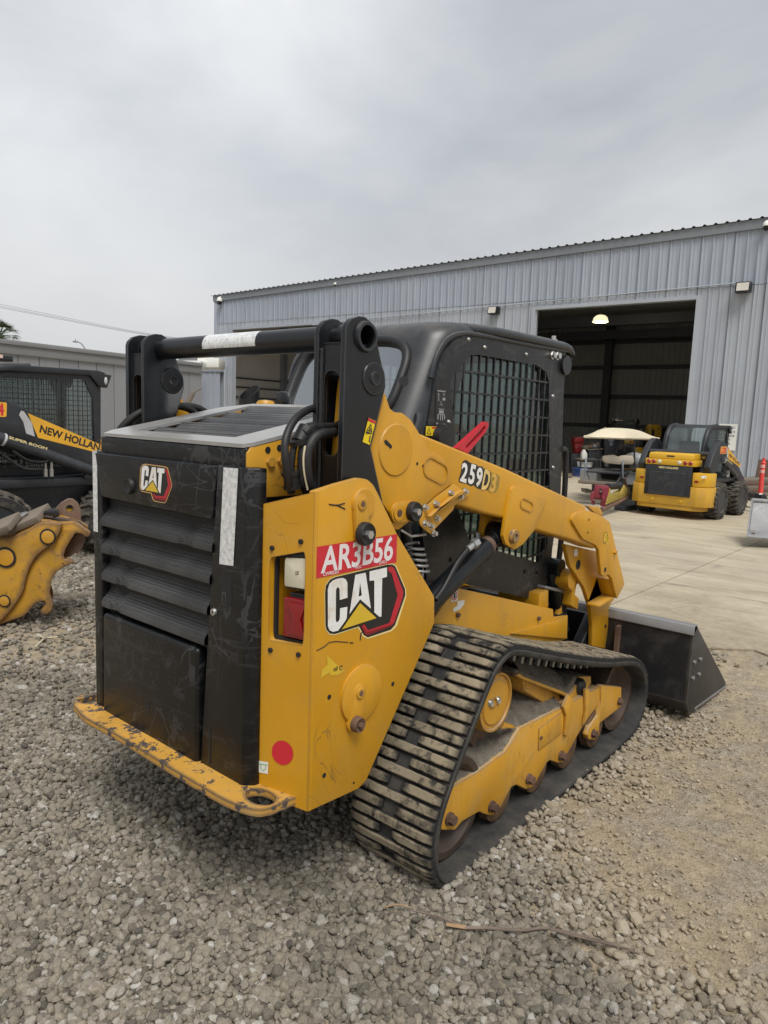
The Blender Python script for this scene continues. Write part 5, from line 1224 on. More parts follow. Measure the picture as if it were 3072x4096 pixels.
def stone_mat():
    t = MT('grey_stone', 0.9, spec=0.25)
    oi = t.n('ShaderNodeObjectInfo'); r = oi.outputs['Random']
    x = t.n('ShaderNodeValToRGB'); t.l(r, x.inputs[0]); e = x.color_ramp.elements
    e[0].position = 0; e[0].color = (0.13, 0.118, 0.097, 1); e[1].position = 1; e[1].color = (0.74, 0.72, 0.68, 1)
    for p, c in ((.25, (0.355, 0.318, 0.252, 1)), (.5, (0.45, 0.41, 0.335, 1)), (.72, (0.48, 0.42, 0.32, 1)), (.93, (0.57, 0.545, 0.49, 1))):
        n = e.new(p); n.color = c
    n = t.noise(170, 5, .65); n2 = t.noise(480, 2, .5)
    c = t.mix(t.ramp(n, .3, .7), x.outputs[0], (0.30, 0.28, 0.25), 'OVERLAY'); c = t.mix(t.math('MULTIPLY', t.ramp(n2, .62, .7), .5), c, (0.42, 0.41, 0.39)); c = t.mix(t.math('MULTIPLY', t.ramp(n2, .36, .28), .45), c, (0.07, 0.065, 0.06))
    at_ = t.n('ShaderNodeAttribute', attribute_name='dust', attribute_type='INSTANCER'); c = t.mix(t.math('MULTIPLY', at_.outputs['Fac'], t.ramp(n, .2, .55)), c, (0.42, 0.345, 0.24))
    dp_ = t.n('ShaderNodeAttribute', attribute_name='dark_tone', attribute_type='INSTANCER'); c = t.mix(dp_.outputs['Fac'], c, (0.10, 0.09, 0.072))
    t.color(c).bump(n, .5, .004); return t.m
m_stone = stone_mat()
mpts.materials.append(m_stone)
ng = bpy.data.node_groups.new('loose_stones', 'GeometryNodeTree')
ng.interface.new_socket('Geometry', in_out='INPUT', socket_type='NodeSocketGeometry'); ng.interface.new_socket('Geometry', in_out='OUTPUT', socket_type='NodeSocketGeometry')
def gn(t, **k):
    x = ng.nodes.new(t)
    for a, b_ in k.items(): setattr(x, a, b_)
    return x
gi = gn('NodeGroupInput'); go = gn('NodeGroupOutput'); jn = gn('GeometryNodeJoinGeometry')
for i in range(9):
    ico = gn('GeometryNodeMeshIcoSphere'); ico.inputs['Radius'].default_value = .0102; ico.inputs['Subdivisions'].default_value = 2
    pos = gn('GeometryNodeInputPosition')
    vo = gn('ShaderNodeTexVoronoi', feature='F1', voronoi_dimensions='4D'); vo.inputs['Scale'].default_value = 62; vo.inputs['W'].default_value = i * 3.7; ng.links.new(pos.outputs[0], vo.inputs['Vector'])
    nn = gn('ShaderNodeTexNoise', noise_dimensions='4D'); nn.inputs['Scale'].default_value = 130; nn.inputs['W'].default_value = i * 1.9; nn.inputs['Detail'].default_value = 2; ng.links.new(pos.outputs[0], nn.inputs['Vector'])
    m1 = gn('ShaderNodeMath', operation='MULTIPLY_ADD'); m1.inputs[1].default_value = -.85; m1.inputs[2].default_value = 1.06; ng.links.new(vo.outputs['Distance'], m1.inputs[0])
    m2 = gn('ShaderNodeMath', operation='MULTIPLY_ADD'); m2.inputs[1].default_value = 1.05; ng.links.new(nn.outputs['Fac'], m2.inputs[0]); ng.links.new(m1.outputs[0], m2.inputs[2])
    sc1 = gn('ShaderNodeVectorMath', operation='SCALE'); ng.links.new(pos.outputs[0], sc1.inputs[0]); ng.links.new(m2.outputs[0], sc1.inputs['Scale'])
    sp1 = gn('GeometryNodeSetPosition'); ng.links.new(ico.outputs[0], sp1.inputs[0]); ng.links.new(sc1.outputs[0], sp1.inputs['Position'])
    ch = gn('GeometryNodeConvexHull'); ng.links.new(sp1.outputs[0], ch.inputs[0])
    ss = gn('GeometryNodeSetShadeSmooth'); ss.inputs['Shade Smooth'].default_value = False; ng.links.new(ch.outputs[0], ss.inputs[0])
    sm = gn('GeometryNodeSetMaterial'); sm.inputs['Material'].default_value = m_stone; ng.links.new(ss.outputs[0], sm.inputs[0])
    gti = gn('GeometryNodeGeometryToInstance'); ng.links.new(sm.outputs[0], gti.inputs[0]); ng.links.new(gti.outputs[0], jn.inputs[0])
iop = gn('GeometryNodeInstanceOnPoints'); iop.inputs['Pick Instance'].default_value = True
ng.links.new(gi.outputs[0], iop.inputs['Points']); ng.links.new(jn.outputs[0], iop.inputs['Instance'])
for nm, sock in (('rot', 'Rotation'), ('scl', 'Scale')):
    na = gn('GeometryNodeInputNamedAttribute', data_type='FLOAT_VECTOR'); na.inputs['Name'].default_value = nm
    ng.links.new(na.outputs['Attribute'], iop.inputs[sock])
ri = gn('FunctionNodeRandomValue', data_type='INT'); ri.inputs[4].default_value = 0; ri.inputs[5].default_value = 8
ng.links.new(ri.outputs[2], iop.inputs['Instance Index'])
ng.links.new(iop.outputs[0], go.inputs[0])
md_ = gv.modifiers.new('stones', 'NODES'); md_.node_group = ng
print('stones', N)

# ------------------------------------------------------------------ the big grey shed
def metal_wall(name, col, rough=.5):
    t = MT(name, rough, spec=.4)
    n1 = t.noise(.5, 5, .6); n2 = t.noise(2.4, 7, .7, .5, t.map((1, 1, .25))); n3 = t.noise(20, 4)
    c = t.mix(t.ramp(n1, .35, .7), tuple(x * .93 for x in col) + (1,), tuple(x * 1.05 for x in col) + (1,))
    c = t.mix(t.math('MULTIPLY', t.ramp(n2, .50, .76), .25), c, tuple(x * .70 for x in col)); c = t.mix(t.math('MULTIPLY', t.ramp(n3, .62, .74), .10), c, (.6, .6, .58))
    oi = t.n('ShaderNodeObjectInfo'); c = t.mix(1.0, c, t.ramp(oi.outputs['Random'], 0, 1, (.92, .92, .93, 1), (1, 1, 1, 1)), 'MULTIPLY')
    t.color(c).bump(t.noise(3, 3), .12, .03); return t.m
m_wall = metal_wall('grey_metal_wall', (0.365, 0.405, 0.47)); m_wall_low = metal_wall('grey_metal_wall_lower', (0.405, 0.437, 0.48)); m_trim = metal_wall('grey_trim', (0.22, 0.24, 0.265))
m_inwall = metal_wall('inside_wall', (0.40, 0.42, 0.40)); m_indark = metal_wall('inside_steel', (0.07, 0.075, 0.085)); m_inwhite = metal_wall('inside_white_wall', (0.62, 0.60, 0.56))
SH = thing('metal_shed', 'large grey corrugated metal shed with tall open door bays behind the machines', 'shed', WP(0, 0, 0))
OFF = Vector(WP(0, 0, 0))
sc_, zc_ = on_wall('1', 863, 1194)                                   # the far left corner
S0, S1 = -9.0, sc_ - .02
s_, z_roof = on_wall('1', 2702, 940); zr_l = zc_
def roof_z(s): return zc_ + (z_roof - zc_) * (sc_ - s) / (sc_ - s_)
sa, za = on_wall('1', 2144, 1246); sb, zb_ = on_wall('1', 2788, 1191)
sd, zd = on_wall('1', 932, 1420)
zc1 = on_wall('1', 2050, 1218)[1]; zc2 = on_wall('1', 2960, 1131)[1]
DOORZ = (za + zb_) / 2
# second bay: from its left jamb towards the right
BAYS = [(sb, sa, DOORZ), (sd - 7.2, sd, DOORZ)]
ZSEAM = (zc1 + zc2) / 2
def ribbed(s0, s1, z0f, z1f, d0, mat, name, skip=(), ph=0.0, per=.305):
    b = MB(); s = s0
    while s < s1 - 1e-6:
        e = min(s + per, s1); prof = [(s, 0), (s + (e - s) * .50, 0), (s + (e - s) * .58, -.012), (s + (e - s) * .66, 0), (s + (e - s) * .80, 0), (s + (e - s) * .86, -.038), (s + (e - s) * .94, -.038), (e, 0)]
        for a, c in zip(prof, prof[1:]):
            m = (a[0] + c[0]) / 2; spans = [(z0f(m), z1f(m))]
            for (u0, u1, zt_) in skip:
                if u0 < m < u1: spans = [(max(p, zt_), q) for p, q in spans if q > zt_]
            for p, q in spans: b.face(b.vs([WP(a[0], d0 + a[1], p), WP(c[0], d0 + c[1], p), WP(c[0], d0 + c[1], q), WP(a[0], d0 + a[1], q)]))
        s = e
    return part(name, b, mat, SH, smooth=25, recalc=False)
s = S0; i = 0
while s < S1 - .05:
    e = min(s + .915, S1)
    ribbed(s, e + .012, lambda s: ZSEAM, lambda s: roof_z(s) - .02, -.014 - .004 * (i % 2), m_wall, 'wall_panel')
    if not any(u0 < s and e < u1 and zt_ > ZSEAM for u0, u1, zt_ in BAYS): ribbed(s, e + .012, lambda s: 0, lambda s: ZSEAM + .05, -.004 * (i % 2), m_wall_low, 'wall_panel', BAYS)
    s = e; i += 1
# eave trim and the roof sheet whose rib ends show above it
def bar(name, s0, s1, d0, d1, z0, z1, mat, parent=None, bev=0.0):
    f = lambda a, c, dd: WP(a, dd, c)
    return part(name, MB().prism([(s0, z0), (s1, z0), (s1, z1), (s0, z1)], d0, d1, f=f), mat, parent or SH, bev)
f = lambda a, c, dd: WP(a, dd, c)
part('eave_trim', MB().prism([(S0, roof_z(S0) - .16), (S1 + .1, roof_z(S1) - .16), (S1 + .1, roof_z(S1) + .10), (S0, roof_z(S0) + .10)], -.10, -.055, f=f), m_trim, SH)
b = MB(); s = S0; prev = None
row0, row1 = [], []
while s < S1 + .1:
    for u, h in ((0, .0), (.19, 0), (.222, .038), (.268, .038)):
        z = roof_z(s) + .105 + h; row0.append(WP(s + u, -.16, z)); row1.append(WP(s + u, 24.0, z + 1.2))
    s += .305
part('roof_sheet', MB().grid([row0, row1]), m_trim, SH, smooth=0)
# corner trim, jambs, headers, conduit
bar('corner_trim', S1 - .12, S1 + .06, -.06, .10, 0, roof_z(S1) - .16, m_wall, bev=.005)
for (u0, u1, zt_) in BAYS:
    bar('door_jamb', u0 - .14, u0 + .0, -.055, .20, 0, zt_, m_wall_low); bar('door_jamb', u1, u1 + .14, -.055, .20, 0, zt_, m_wall_low)
    bar('door_header', u0 - .14, u1 + .14, -.055, .20, zt_ - .0, zt_ + .11, m_wall_low)
cq = [on_wall('1', *p, -.06) for p in ((1250, 1300), (1498, 1272), (2050, 1218.5), (2350, 1189), (2700, 1155.5), (2960, 1131))]
part('conduit', MB().tube([WP(a, -.06, z) for a, z in cq], .018, 6), m_wall_low, SH)
# inside: floor, back wall, girts, columns, end wall, rafters
DEP = 19.0; RIN = min(roof_z(S0), roof_z(S1)) - .05; print('roof', roof_z(S0), roof_z(S1), DOORZ)
part('shed_floor', MB().prism([(S0, 0), (S1, 0), (S1, DEP), (S0, DEP)], -.05, .004, f=lambda a, c, z: WP(a, c, z)), m_conc, SH, smooth=0)
b = MB(); s = S0
while s < S1:
    for a, c, o1, o2 in ((0, .16, 0, 0), (.16, .2, 0, -.04), (.2, .26, -.04, -.04), (.26, .305, -.04, 0)):
        b.face(b.vs([WP(s + a, DEP + o1, 0), WP(s + c, DEP + o2, 0), WP(s + c, DEP + o2, 9.2), WP(s + a, DEP + o1, 9.2)]))
    s += .305
part('back_wall', b, m_inwall, SH, smooth=0, recalc=False)
for z in (1.75, 3.45, 5.15, 6.6): bar('girt', S0, S1, DEP - .25, DEP - .06, z, z + .22, m_indark)
for s in (-3.0, 3.2, 9.2, 15.3, 21.3): bar('column', s, s + .42, DEP - .60, DEP - .26, 0, 9.0, m_indark)
bar('end_wall', S1 - .16, S1 - .08, .0, DEP, 0, RIN, m_inwhite)
for z in (2.55, 3.05, 3.5): part('pipe_run', MB().tube([WP(S1 - .22, .6, z), WP(S1 - .22, 12, z)], .04, 6), m_indark, SH)
for d in (4.2, 9.5): bar('wall_post', S1 - .42, S1 - .17, d, d + .3, 0, RIN, m_trim)
bar('wainscot', S1 - .20, S1 - .161, .5, DEP, 0, 2.05, m_trim)
bar('side_wall', S0 - .1, S0, .1, DEP, 0, RIN, m_inwall)
for d in (5.5, 11, 16): bar('rafter', S0, S1, d, d + .25, RIN - .55, RIN - .1, m_indark)
part('roof_lining', MB().prism([(S0, .2), (S1, .2), (S1, DEP), (S0, DEP)], RIN - .05, RIN, f=lambda a, c, z: WP(a, c, z + .03 * c)), m_inwall, SH, smooth=0)
# lit bay lamp
OFF = Vector((0, 0, 0))
LD = 7.0
ls, lz = on_wall('S', 717, 300, LD)
lp0 = WP(ls, LD, lz)
lampo = thing('bay_lamp', 'lit dome lamp hanging in the dark door bay of the shed', 'lamp', lp0)
OFF = Vector(lp0)
t = MT('lamp_glow', .4); t.b.inputs['Emission Color'].default_value = (1, .86, .55, 1); t.b.inputs['Emission Strength'].default_value = .55; t.color((.9, .8, .6)); m_glow = t.m
t = MT('lamp_bulb', .4); t.b.inputs['Emission Color'].default_value = (1, .93, .75, 1); t.b.inputs['Emission Strength'].default_value = 1.6; m_bulb = t.m
part('lamp_shade', MB().lathe([(.17, .10), (.15, .18), (.06, .28), (-.10, .33), (-.12, .31), (.05, .25), (.13, .16), (.14, .02)], lp0, 'z', 24), m_glow, lampo)
part('bulb', MB().ball((lp0[0], lp0[1], lp0[2] - .02), (.15, .15, .10)), m_bulb, lampo)
part('lamp_rod', MB().cyl((lp0[0], lp0[1], lp0[2] + .15), (lp0[0], lp0[1], 8.2), .02, 6), m_indark, lampo)
pl_l = bpy.data.lights.new('bay_lamp_light', 'POINT'); pl_l.energy = 45; pl_l.color = (1, .90, .74); pl_l.shadow_soft_size = .2
pl_o = bpy.data.objects.new('bay_lamp_light', pl_l); COL.objects.link(pl_o); pl_o.parent = lampo; pl_o.location = (0, 0, -.25)
OFF = Vector((0, 0, 0))
# wall packs, cameras, sign
m_wpglass = paint('lamp_glass', (0.60, 0.57, 0.50), .25, .05)
def wall_pack(k, x, y, w, h, label):
    s, z = on_wall(k, x, y, -.1); global OFF
    t_ = thing('wall_light', label, 'wall light', WP(s, -.05, z), group='wall lights on the shed'); OFF = Vector(WP(s, -.05, z))
    part('housing', MB().prism([(-.06, z + h / 2), (-.30, z + h / 2), (-.36, z - h / 2), (-.06, z - h / 2)], s - w / 2, s + w / 2, f=lambda a, c, q: WP(q, a, c)), m_black, t_, .01)
    part('lens', MB().prism([(-.302, z + h * .40), (-.315, z + h * .40), (-.365, z - h * .38), (-.35, z - h * .38)], s - w * .40, s + w * .40, f=lambda a, c, q: WP(q, a, c)), m_wpglass, t_)
    OFF = Vector((0, 0, 0))
wall_pack('1', 1980, 1244, .36, .27, 'wall light on the shed just left of the tall open door bay')
wall_pack('1', 2977, 1152, .40, .29, 'wall light at the end of the conduit, right of the tall door bay')
def dome_cam(k, x, y, r, label, d=-.2):
    s, z = on_wall(k, x, y, d); global OFF
    c = WP(s, d, z); t_ = thing('security_camera', label, 'security camera', c, group='cameras under the eave'); OFF = Vector(c)
    part('camera_dome', MB().ball((c[0], c[1], c[2] - r * .5), (r * .8, r * .8, r * .9)), m_black, t_)
    part('camera_hood', MB().lathe([(-.1 * r, r * 1.02), (r * .5, r * .98), (r * 1.1, r * .7), (r * 1.4, r * .25)], c, 'z', 18), m_white, t_)
    part('camera_arm', MB().tube([WP(s, d, z + r * 1.3), WP(s, d * .5, z + r * 1.6), WP(s, -.02, z + r * 1.2)], r * .25, 8), m_white, t_)
    OFF = Vector((0, 0, 0))
dome_cam('1', 3066, 903, .10, 'white dome camera under the eave at the right edge of the photo')
dome_cam('1', 878, 1204, .13, 'white dome camera high on the shed at its left corner')
dome_cam('1', 1340, 1138, .06, 'small white camera under the eave halfway along the shed')
sgs = [on_wall('U', x, y, -.05) for x, y in ((1015, 248), (1178, 262), (1152, 528), (1000, 522))]
s_c = sum(p[0] for p in sgs) / 4; z_c = sum(p[1] for p in sgs) / 4
sw, sh = .50, .78
s_r = (sgs[1][0] + sgs[2][0]) / 2
bx0, bx1 = s_r, s_r + sw
sign = thing('safety_sign', 'white safety notice board on the shed wall behind the parked skid steer', 'sign', WP(s_r, -.05, z_c)); OFF = Vector(WP(s_r, -.05, z_c))
part('board', MB().prism(rounded([(bx0, z_c - sh / 2), (bx1, z_c - sh / 2), (bx1, z_c + sh / 2), (bx0, z_c + sh / 2)], .02, 2), -.052, -.045, f=f), m_white, sign)
m_signgrey = paint('sign_print', (0.16, 0.16, 0.17), .5)
for i, (wd, u0, u1) in enumerate((('SAFETY', .05, .80), ('IN', .28, .42), ('SS', .28, .46), ('Y', .28, .36), ('R', .28, .38))):
    zz0 = z_c + sh * (.33 - .155 * i)
    st_, w_ = (bx0 + .46, .41) if i == 0 else (bx0 + .21, .15 if len(wd) > 1 else .06)
    part('lettering', MB().text(wd, lambda u, v: WP(st_ - u * w_, -.0535, zz0 + v * .060), .02), m_signgrey, sign, smooth=0)
OFF = Vector((0, 0, 0))
# ================================================================== skid steers
m_nh = paint('machine_yellow', (0.66, 0.375, 0.022), 0.38, 0.06, (0.40, 0.28, 0.10), 0.25)
m_nhdirty = paint('machine_yellow_dusty', (0.60, 0.335, 0.03), 0.5, 0.10, (0.30, 0.22, 0.13), 0.6, chip=(0.12, 0.08, 0.04), chip_at=0.70)
m_nhblack = paint('machine_black', (0.020, 0.022, 0.026), 0.42, 0.2, (0.07, 0.07, 0.07), 0.4)
m_nhgrey = paint('machine_grey', (0.040, 0.043, 0.050), 0.45, 0.2, (0.10, 0.10, 0.10), 0.35)
m_tyre = paint('tyre_rubber', (0.030, 0.028, 0.026), 0.85, 0.3, (0.17, 0.145, 0.11), 0.9, dust_top=.5)
m_tyre_lug = paint('tyre_lug', (0.075, 0.066, 0.055), 0.9, 0.3, (0.20, 0.17, 0.13), 1.0)
m_glass_skid = glass('skid_glass', (0.55, 0.64, 0.62), 0.10, 0.08); m_slat = paint('slat_grey', (0.05, 0.052, 0.056), 0.45); m_silver = paint('silver_decal', (0.50, 0.50, 0.51), 0.4)
m_amber = paint('amber_lens', (0.75, 0.55, 0.45), .25)
m_orange = paint('decal_orange', (0.80, 0.42, 0.03), .45)
def wheel(x, y, r, w, side, parent):
    """side +1: the outer face looks to +y"""
    b = MB(); y0 = y - w / 2
    prof = [(.02, r * .56), (.0, r * .62), (.0, r * .84), (.03, r * .93), (w / 2, r * .95), (w - .03, r * .93), (w, r * .84), (w, r * .62), (w - .02, r * .56)]
    t = part('wheel', b.lathe(prof, (x, y0, r), 'y', 40), m_tyre, parent, smooth=35)
    b = MB(); n = 22
    for s in (0, 1):
        for k in range(n):
            a = 2 * math.pi * (k + .5 * s) / n; ca, sa = math.cos(a), math.sin(a)
            er = Vector((ca, 0, sa)); et = Vector((-sa, 0, ca)); ey = Vector((0, 1, 0))
            def P(r_, tt, yy): return Vector((x, y0, r)) + er * r_ + et * tt + ey * yy
            ya, yb = (-.004, w * .58) if s == 0 else (w * .42, w + .004); lo, hi = (.0, .055) if s == 0 else (.055, .0)
            A_ = [P(r * .90, lo - .024, ya), P(r * .90, lo + .024, ya), P(r * .985, lo + .018, ya + .01), P(r * .985, lo - .018, ya + .01)] if s == 0 else [P(r * .92, lo - .024, ya), P(r * .92, lo + .024, ya), P(r, lo + .018, ya), P(r, lo - .018, ya)]
            B_ = [P(r * .92, hi - .024, yb), P(r * .92, hi + .024, yb), P(r, hi + .018, yb), P(r, hi - .018, yb)] if s == 0 else [P(r * .90, hi - .024, yb), P(r * .90, hi + .024, yb), P(r * .985, hi + .018, yb - .01), P(r * .985, hi - .018, yb - .01)]
            va, vb = b.vs(A_), b.vs(B_)
            for i in range(4): b.face((va[i], va[(i + 1) % 4], vb[(i + 1) % 4], vb[i]))
            b.face(va); b.face(vb)
    part('tyre_lugs', b, m_tyre_lug, t, kind='stuff', smooth=0)
    o = y + side * w / 2; i_ = -side
    part('rim', MB().lathe([(o + i_ * .015 - y, r * .60), (o + i_ * .05 - y, r * .56), (o + i_ * .09 - y, r * .30), (o + i_ * .05 - y, r * .20), (o + i_ * .04 - y, .01)], (x, y, r), 'y', 26), m_nhblack, t)
    return t
SKY = 0.78                                                            # outer face of the boom arms
RL = (3.57, 8.46)                                                     # where the left machine stands
def lp2(k, pts, Y=None):
    q = on_y(k, pts, RL[1] - SKY if Y is None else Y); return [(x - RL[0], z) for x, z in q]
BOOM = [(-1.20, 1.02), (-1.26, 1.18), (-1.10, 1.46), (-.90, 1.66), (-.68, 1.765), (-.50, 1.75), (-.25, 1.625), (.15, 1.40), (.55, 1.17), (.95, .93), (1.22, .72), (1.33, .50), (1.34, .26), (1.16, .26), (1.12, .48), (.98, .64), (.55, .86), (.15, 1.08), (-.25, 1.30), (-.42, 1.36), (-.62, 1.30), (-.85, 1.12), (-1.02, .94)]
def skid(name, label, loc, rotz, scale, mark, sides=(1, -1), bar_=False):
    global OFF
    OFF = Vector((0, 0, 0)); T_ = thing(name, label, 'skid steer', loc, rotz, None, scale)
    Pt = lambda nm, mb, m, par=T_, bev=0.0, **k: part(nm, mb, m, par, bev, **k)
    Pt('chassis', MB().span(-1.05, 1.12, -.62, .62, .56, .93).prism([(-1.0, .82), (1.15, .82), (1.18, .90), (-1.0, .92)], -.74, .74, 'y'), m_nhblack, bev=.012)
    Pt('belly_pan', MB().prism([(-1.1, .30), (.95, .30), (1.12, .42), (1.12, .565), (-1.1, .565)], -.60, .60, 'y'), m_nh, bev=.01)
    # tail
    tail = [(-1.46, -.62), (-1.46, .62), (-1.38, .80), (-1.20, .865), (-.98, .865), (-.98, -.865), (-1.20, -.865), (-1.38, -.80)]
    Pt('bumper', MB().prism(rounded(tail, .03, 3), .30, .735, 'z').prism([(x * .985, y * .86) for x, y in tail], .20, .302, 'z'), m_nhdirty, bev=.018)
    for s in (1, -1):
        ch = [(-1.43, s * .50), (-1.42, s * .62), (-1.34, s * .78), (-1.18, s * .845), (-.98, s * .845), (-.98, s * .50)]
        Pt('tail_cheek', MB().prism(ch, .742, 1.05, 'z'), m_nh, bev=.02)
        Pt('reflector', MB().span(-1.437, -1.42, s * .555, s * .63, .84, .885), m_lens_red)
    gr = Pt('grille', MB().span(-1.475, -1.43, -.50, .50, .50, 1.17), m_nhblack, bev=.008)
    for i in range(22): part('slat', MB().box((-1.482, 0, .525 + .0232 * i), (.034, .80, .012), Matrix.Rotation(.5, 3, 'Y')), m_slat, gr, smooth=0)
    part('lettering', MB().text('NEW HOLLAND', lambda u, v: (-1.4765, .21 - u * .42, 1.105 + v * .042), .03), m_logo_edge, gr, smooth=0)
    bd = Pt('lamp_strip', MB().span(-1.46, -1.0, -.53, .53, 1.178, 1.315), m_nh, bev=.015)
    for yy, m in ((.45, m_lens_red), (.34, m_lens_red), (.215, m_lens), (-.215, m_lens), (-.34, m_lens_red), (-.45, m_lens_red)):
        part('lamp', MB().lathe([(-.022, .01), (-.018, .030), (-.004, .040), (.0, .046), (.004, .046)], (-1.462, yy, 1.25), 'x', 18), m, bd)
    Pt('engine_hood', MB().prism([(-1.42, 1.32), (-1.40, 1.43), (-1.36, 1.45), (-.70, 1.47), (-.70, 1.32)], -.48, .48, 'y'), m_nh, bev=.015)
    Pt('hood_handle', MB().prism(slot(0, 1.385, .17, .03), -1.418, -1.405, 'x'), m_nhblack)
    Pt('engine_bay', MB().span(-1.0, -.5, -.50, .50, .90, 1.34), m_nhblack)
    for s in (1, -1):
        Pt('tow_eye', MB().span(-1.47, -1.44, s * .31 - .04, s * .31 + .04, .36, .44), m_nh, bev=.008)
    # boom arms with their boxes and links
    for s in sides:
        a0, a1 = s * SKY, s * (SKY - .13)
        bm_ = Pt('boom_arm', MB().prism(BOOM, a0, a1, 'y'), m_nhblack, bev=.014, seg=3)
        Pt('boom_link', MB().tube([(-.60, s * (SKY + .005), 1.36), (.42, s * (SKY - .03), .99)], .062, 14), m_nhgrey)
        Pt('link_collar', MB().tube([(-.54, s * (SKY + .005), 1.338), (-.52, s * (SKY + .005), 1.331)], .068, 14), m_silver)
        Pt('link_foot', MB().prism(rounded([(.30, .90), (.62, .90), (.55, 1.04), (.45, 1.06)], .03, 3), s * (SKY - .06), s * (SKY - .01), 'y'), m_nhblack)
        Pt('pivot_pin', MB().cyl((.47, s * (SKY - .005), .985), (.47, s * (SKY + .012), .985), .03, 12), m_bolt)
        Pt('rear_pivot', MB().cyl((-1.14, s * (SKY + .02), 1.05), (-1.14, s * (SKY - .16), 1.05), .06, 16), m_nhblack)
        # maker's strip on the arm
        e = s * (SKY + .0015); fl = (lambda q: q) if s < 0 else (lambda q: q)
        q = lp2('V', [(410, 1115), (1530, 1600), (1600, 1740), (560, 1478)]); q[1] = (q[0][0] + (q[1][0] - q[0][0]) * 1.12, q[0][1] + (q[1][1] - q[0][1]) * 1.12); q[2] = (q[3][0] + (q[2][0] - q[3][0]) * 1.08, q[3][1] + (q[2][1] - q[3][1]) * 1.08)
        sp_ = part('maker_strip', MB().sheet(q, e, 'y'), m_orange, bm_, smooth=0)
        sv_ = lp2('V', [(280, 1140), (310, 1078), (352, 1090), (470, 1260), (512, 1460), (385, 1415), (345, 1250)])
        part('silver_strip', MB().sheet(sv_, e, 'y'), m_silver, bm_, smooth=0)
        o_, u_, v_ = lp2('V', [(578, 1392), (1560, 1705), (600, 1290)])
        if s < 0: ft_ = lambda a, c: (o_[0] + (u_[0] - o_[0]) * a + (v_[0] - o_[0]) * c, e - .001, o_[1] + (u_[1] - o_[1]) * a + (v_[1] - o_[1]) * c)
        else: ft_ = lambda a, c: (o_[0] + (u_[0] - o_[0]) * (1 - a) + (v_[0] - o_[0]) * c, e + .001, o_[1] + (u_[1] - o_[1]) * (1 - a) + (v_[1] - o_[1]) * c)
        part('lettering', MB().text('NEW HOLLAND', ft_, .035), m_print, sp_, smooth=0)
        if mark and s < 0:
            txt, kx0, kx1, kz0, kz1 = mark
            fm = lambda a, c, d=0: (kx0 + (kx1 - kx0) * a, e - .001 - d, kz0 + (kz1 - kz0) * c)
            pad = .012
            nm_ = part('model_mark', MB().prism(rounded([(kx0 - .02, kz0 - .02), (kx1 + .02, kz0 - .02), (kx1 + .03, kz1 + .02), (kx0 - .01, kz1 + .02)], .02, 3), e - .0005, e, 'y'), m_orange, bm_, smooth=0)
            part('lettering', MB().text(txt, lambda a, c: fm(a, c), .05), m_decal_red, nm_, smooth=0)
        if s < 0:
            o2, u2, v2 = lp2('V', [(128, 1490), (690, 1659), (140, 1450)], RL[1] - SKY - .07)
            lk = part('link_lettering', MB().text('SUPER BOOM', lambda a, c: (o2[0] + (u2[0] - o2[0]) * a + (v2[0] - o2[0]) * c * .9, -(SKY + .071), o2[1] + (u2[1] - o2[1]) * a + (v2[1] - o2[1]) * c * .9), .03), m_logo_edge, T_, smooth=0)
    Pt('rear_tube', MB().cyl((-.98, -.70, 1.46), (-.98, .70, 1.46), .055, 16), m_nhgrey)
    # cab
    CW = .46
    
    cb = Pt('cab', MB().prism([(-.45, 2.045), (-.25, 2.115), (.66, 2.125), (.76, 2.10), (.66, 2.06), (-.35, 2.04)], -CW - .03, CW + .03, 'y'), m_nhblack, bev=.012)
    for s in (1, -1):
        yo = s * CW
        side_ = [(-.62, .93), (-.72, 1.30), (-.70, 1.62), (-.62, 1.90), (-.44, 2.06), (.70, 2.09), (.69, 1.36), (.80, .95)]
        hole = rounded([(-.60, 1.20), (-.60, 1.62), (-.52, 1.88), (-.38, 1.99), (.50, 2.01), (.60, 1.80), (.61, 1.36), (.66, 1.02), (-.40, 1.02)], .05, 3)
        sd_ = part('side_screen', MB().prism(side_, yo, yo - s * .03, 'y', [hole]), m_nhblack, cb)
        b = MB(); x = -.62
        while x < .68:
            for p, q in clip_seg(hole, (x, .9), (x, 2.1)): b.prism([(x - .004, p[1]), (x + .004, p[1]), (x + .004, q[1]), (x - .004, q[1])], yo - s * .004, yo - s * .012, 'y')
            x += .055
        z = 1.05
        while z < 2.02:
            for p, q in clip_seg(hole, (-.9, z), (.9, z)): b.prism([(p[0], z - .004), (q[0], z - .004), (q[0], z + .004), (p[0], z + .004)], yo - s * .005, yo - s * .011, 'y')
            z += .055
        part('guard_mesh', b, m_nhblack, sd_, smooth=0)
        part('side_window', MB().sheet(hole, yo - s * .035, 'y'), m_glass, cb, smooth=0)
        part('rear_post', MB().tube(catmull([(-.66, yo * .93, 1.0), (-.75, yo * .93, 1.30), (-.73, yo * .93, 1.62), (-.63, yo * .93, 1.89), (-.44, yo * .93, 2.05), (-.1, yo * .95, 2.09)], 5), .055, 10), m_nhblack, cb)
        hl = part('work_lamp', MB().prism([(.52, 2.11), (.82, 2.08), (.76, 1.93), (.66, 1.94)], yo + s * .035, yo - s * .06, 'y'), m_nhblack, cb, .006)
        part('lens', MB().ball((.745, yo + s * .03, 2.01), (.022, .018, .05)), m_silver, hl)
        for xx in (-.25, .12, .45): part('screw', MB().ball((xx + .1, yo + s * .005, 2.065), .010, 1), m_bolt, cb)
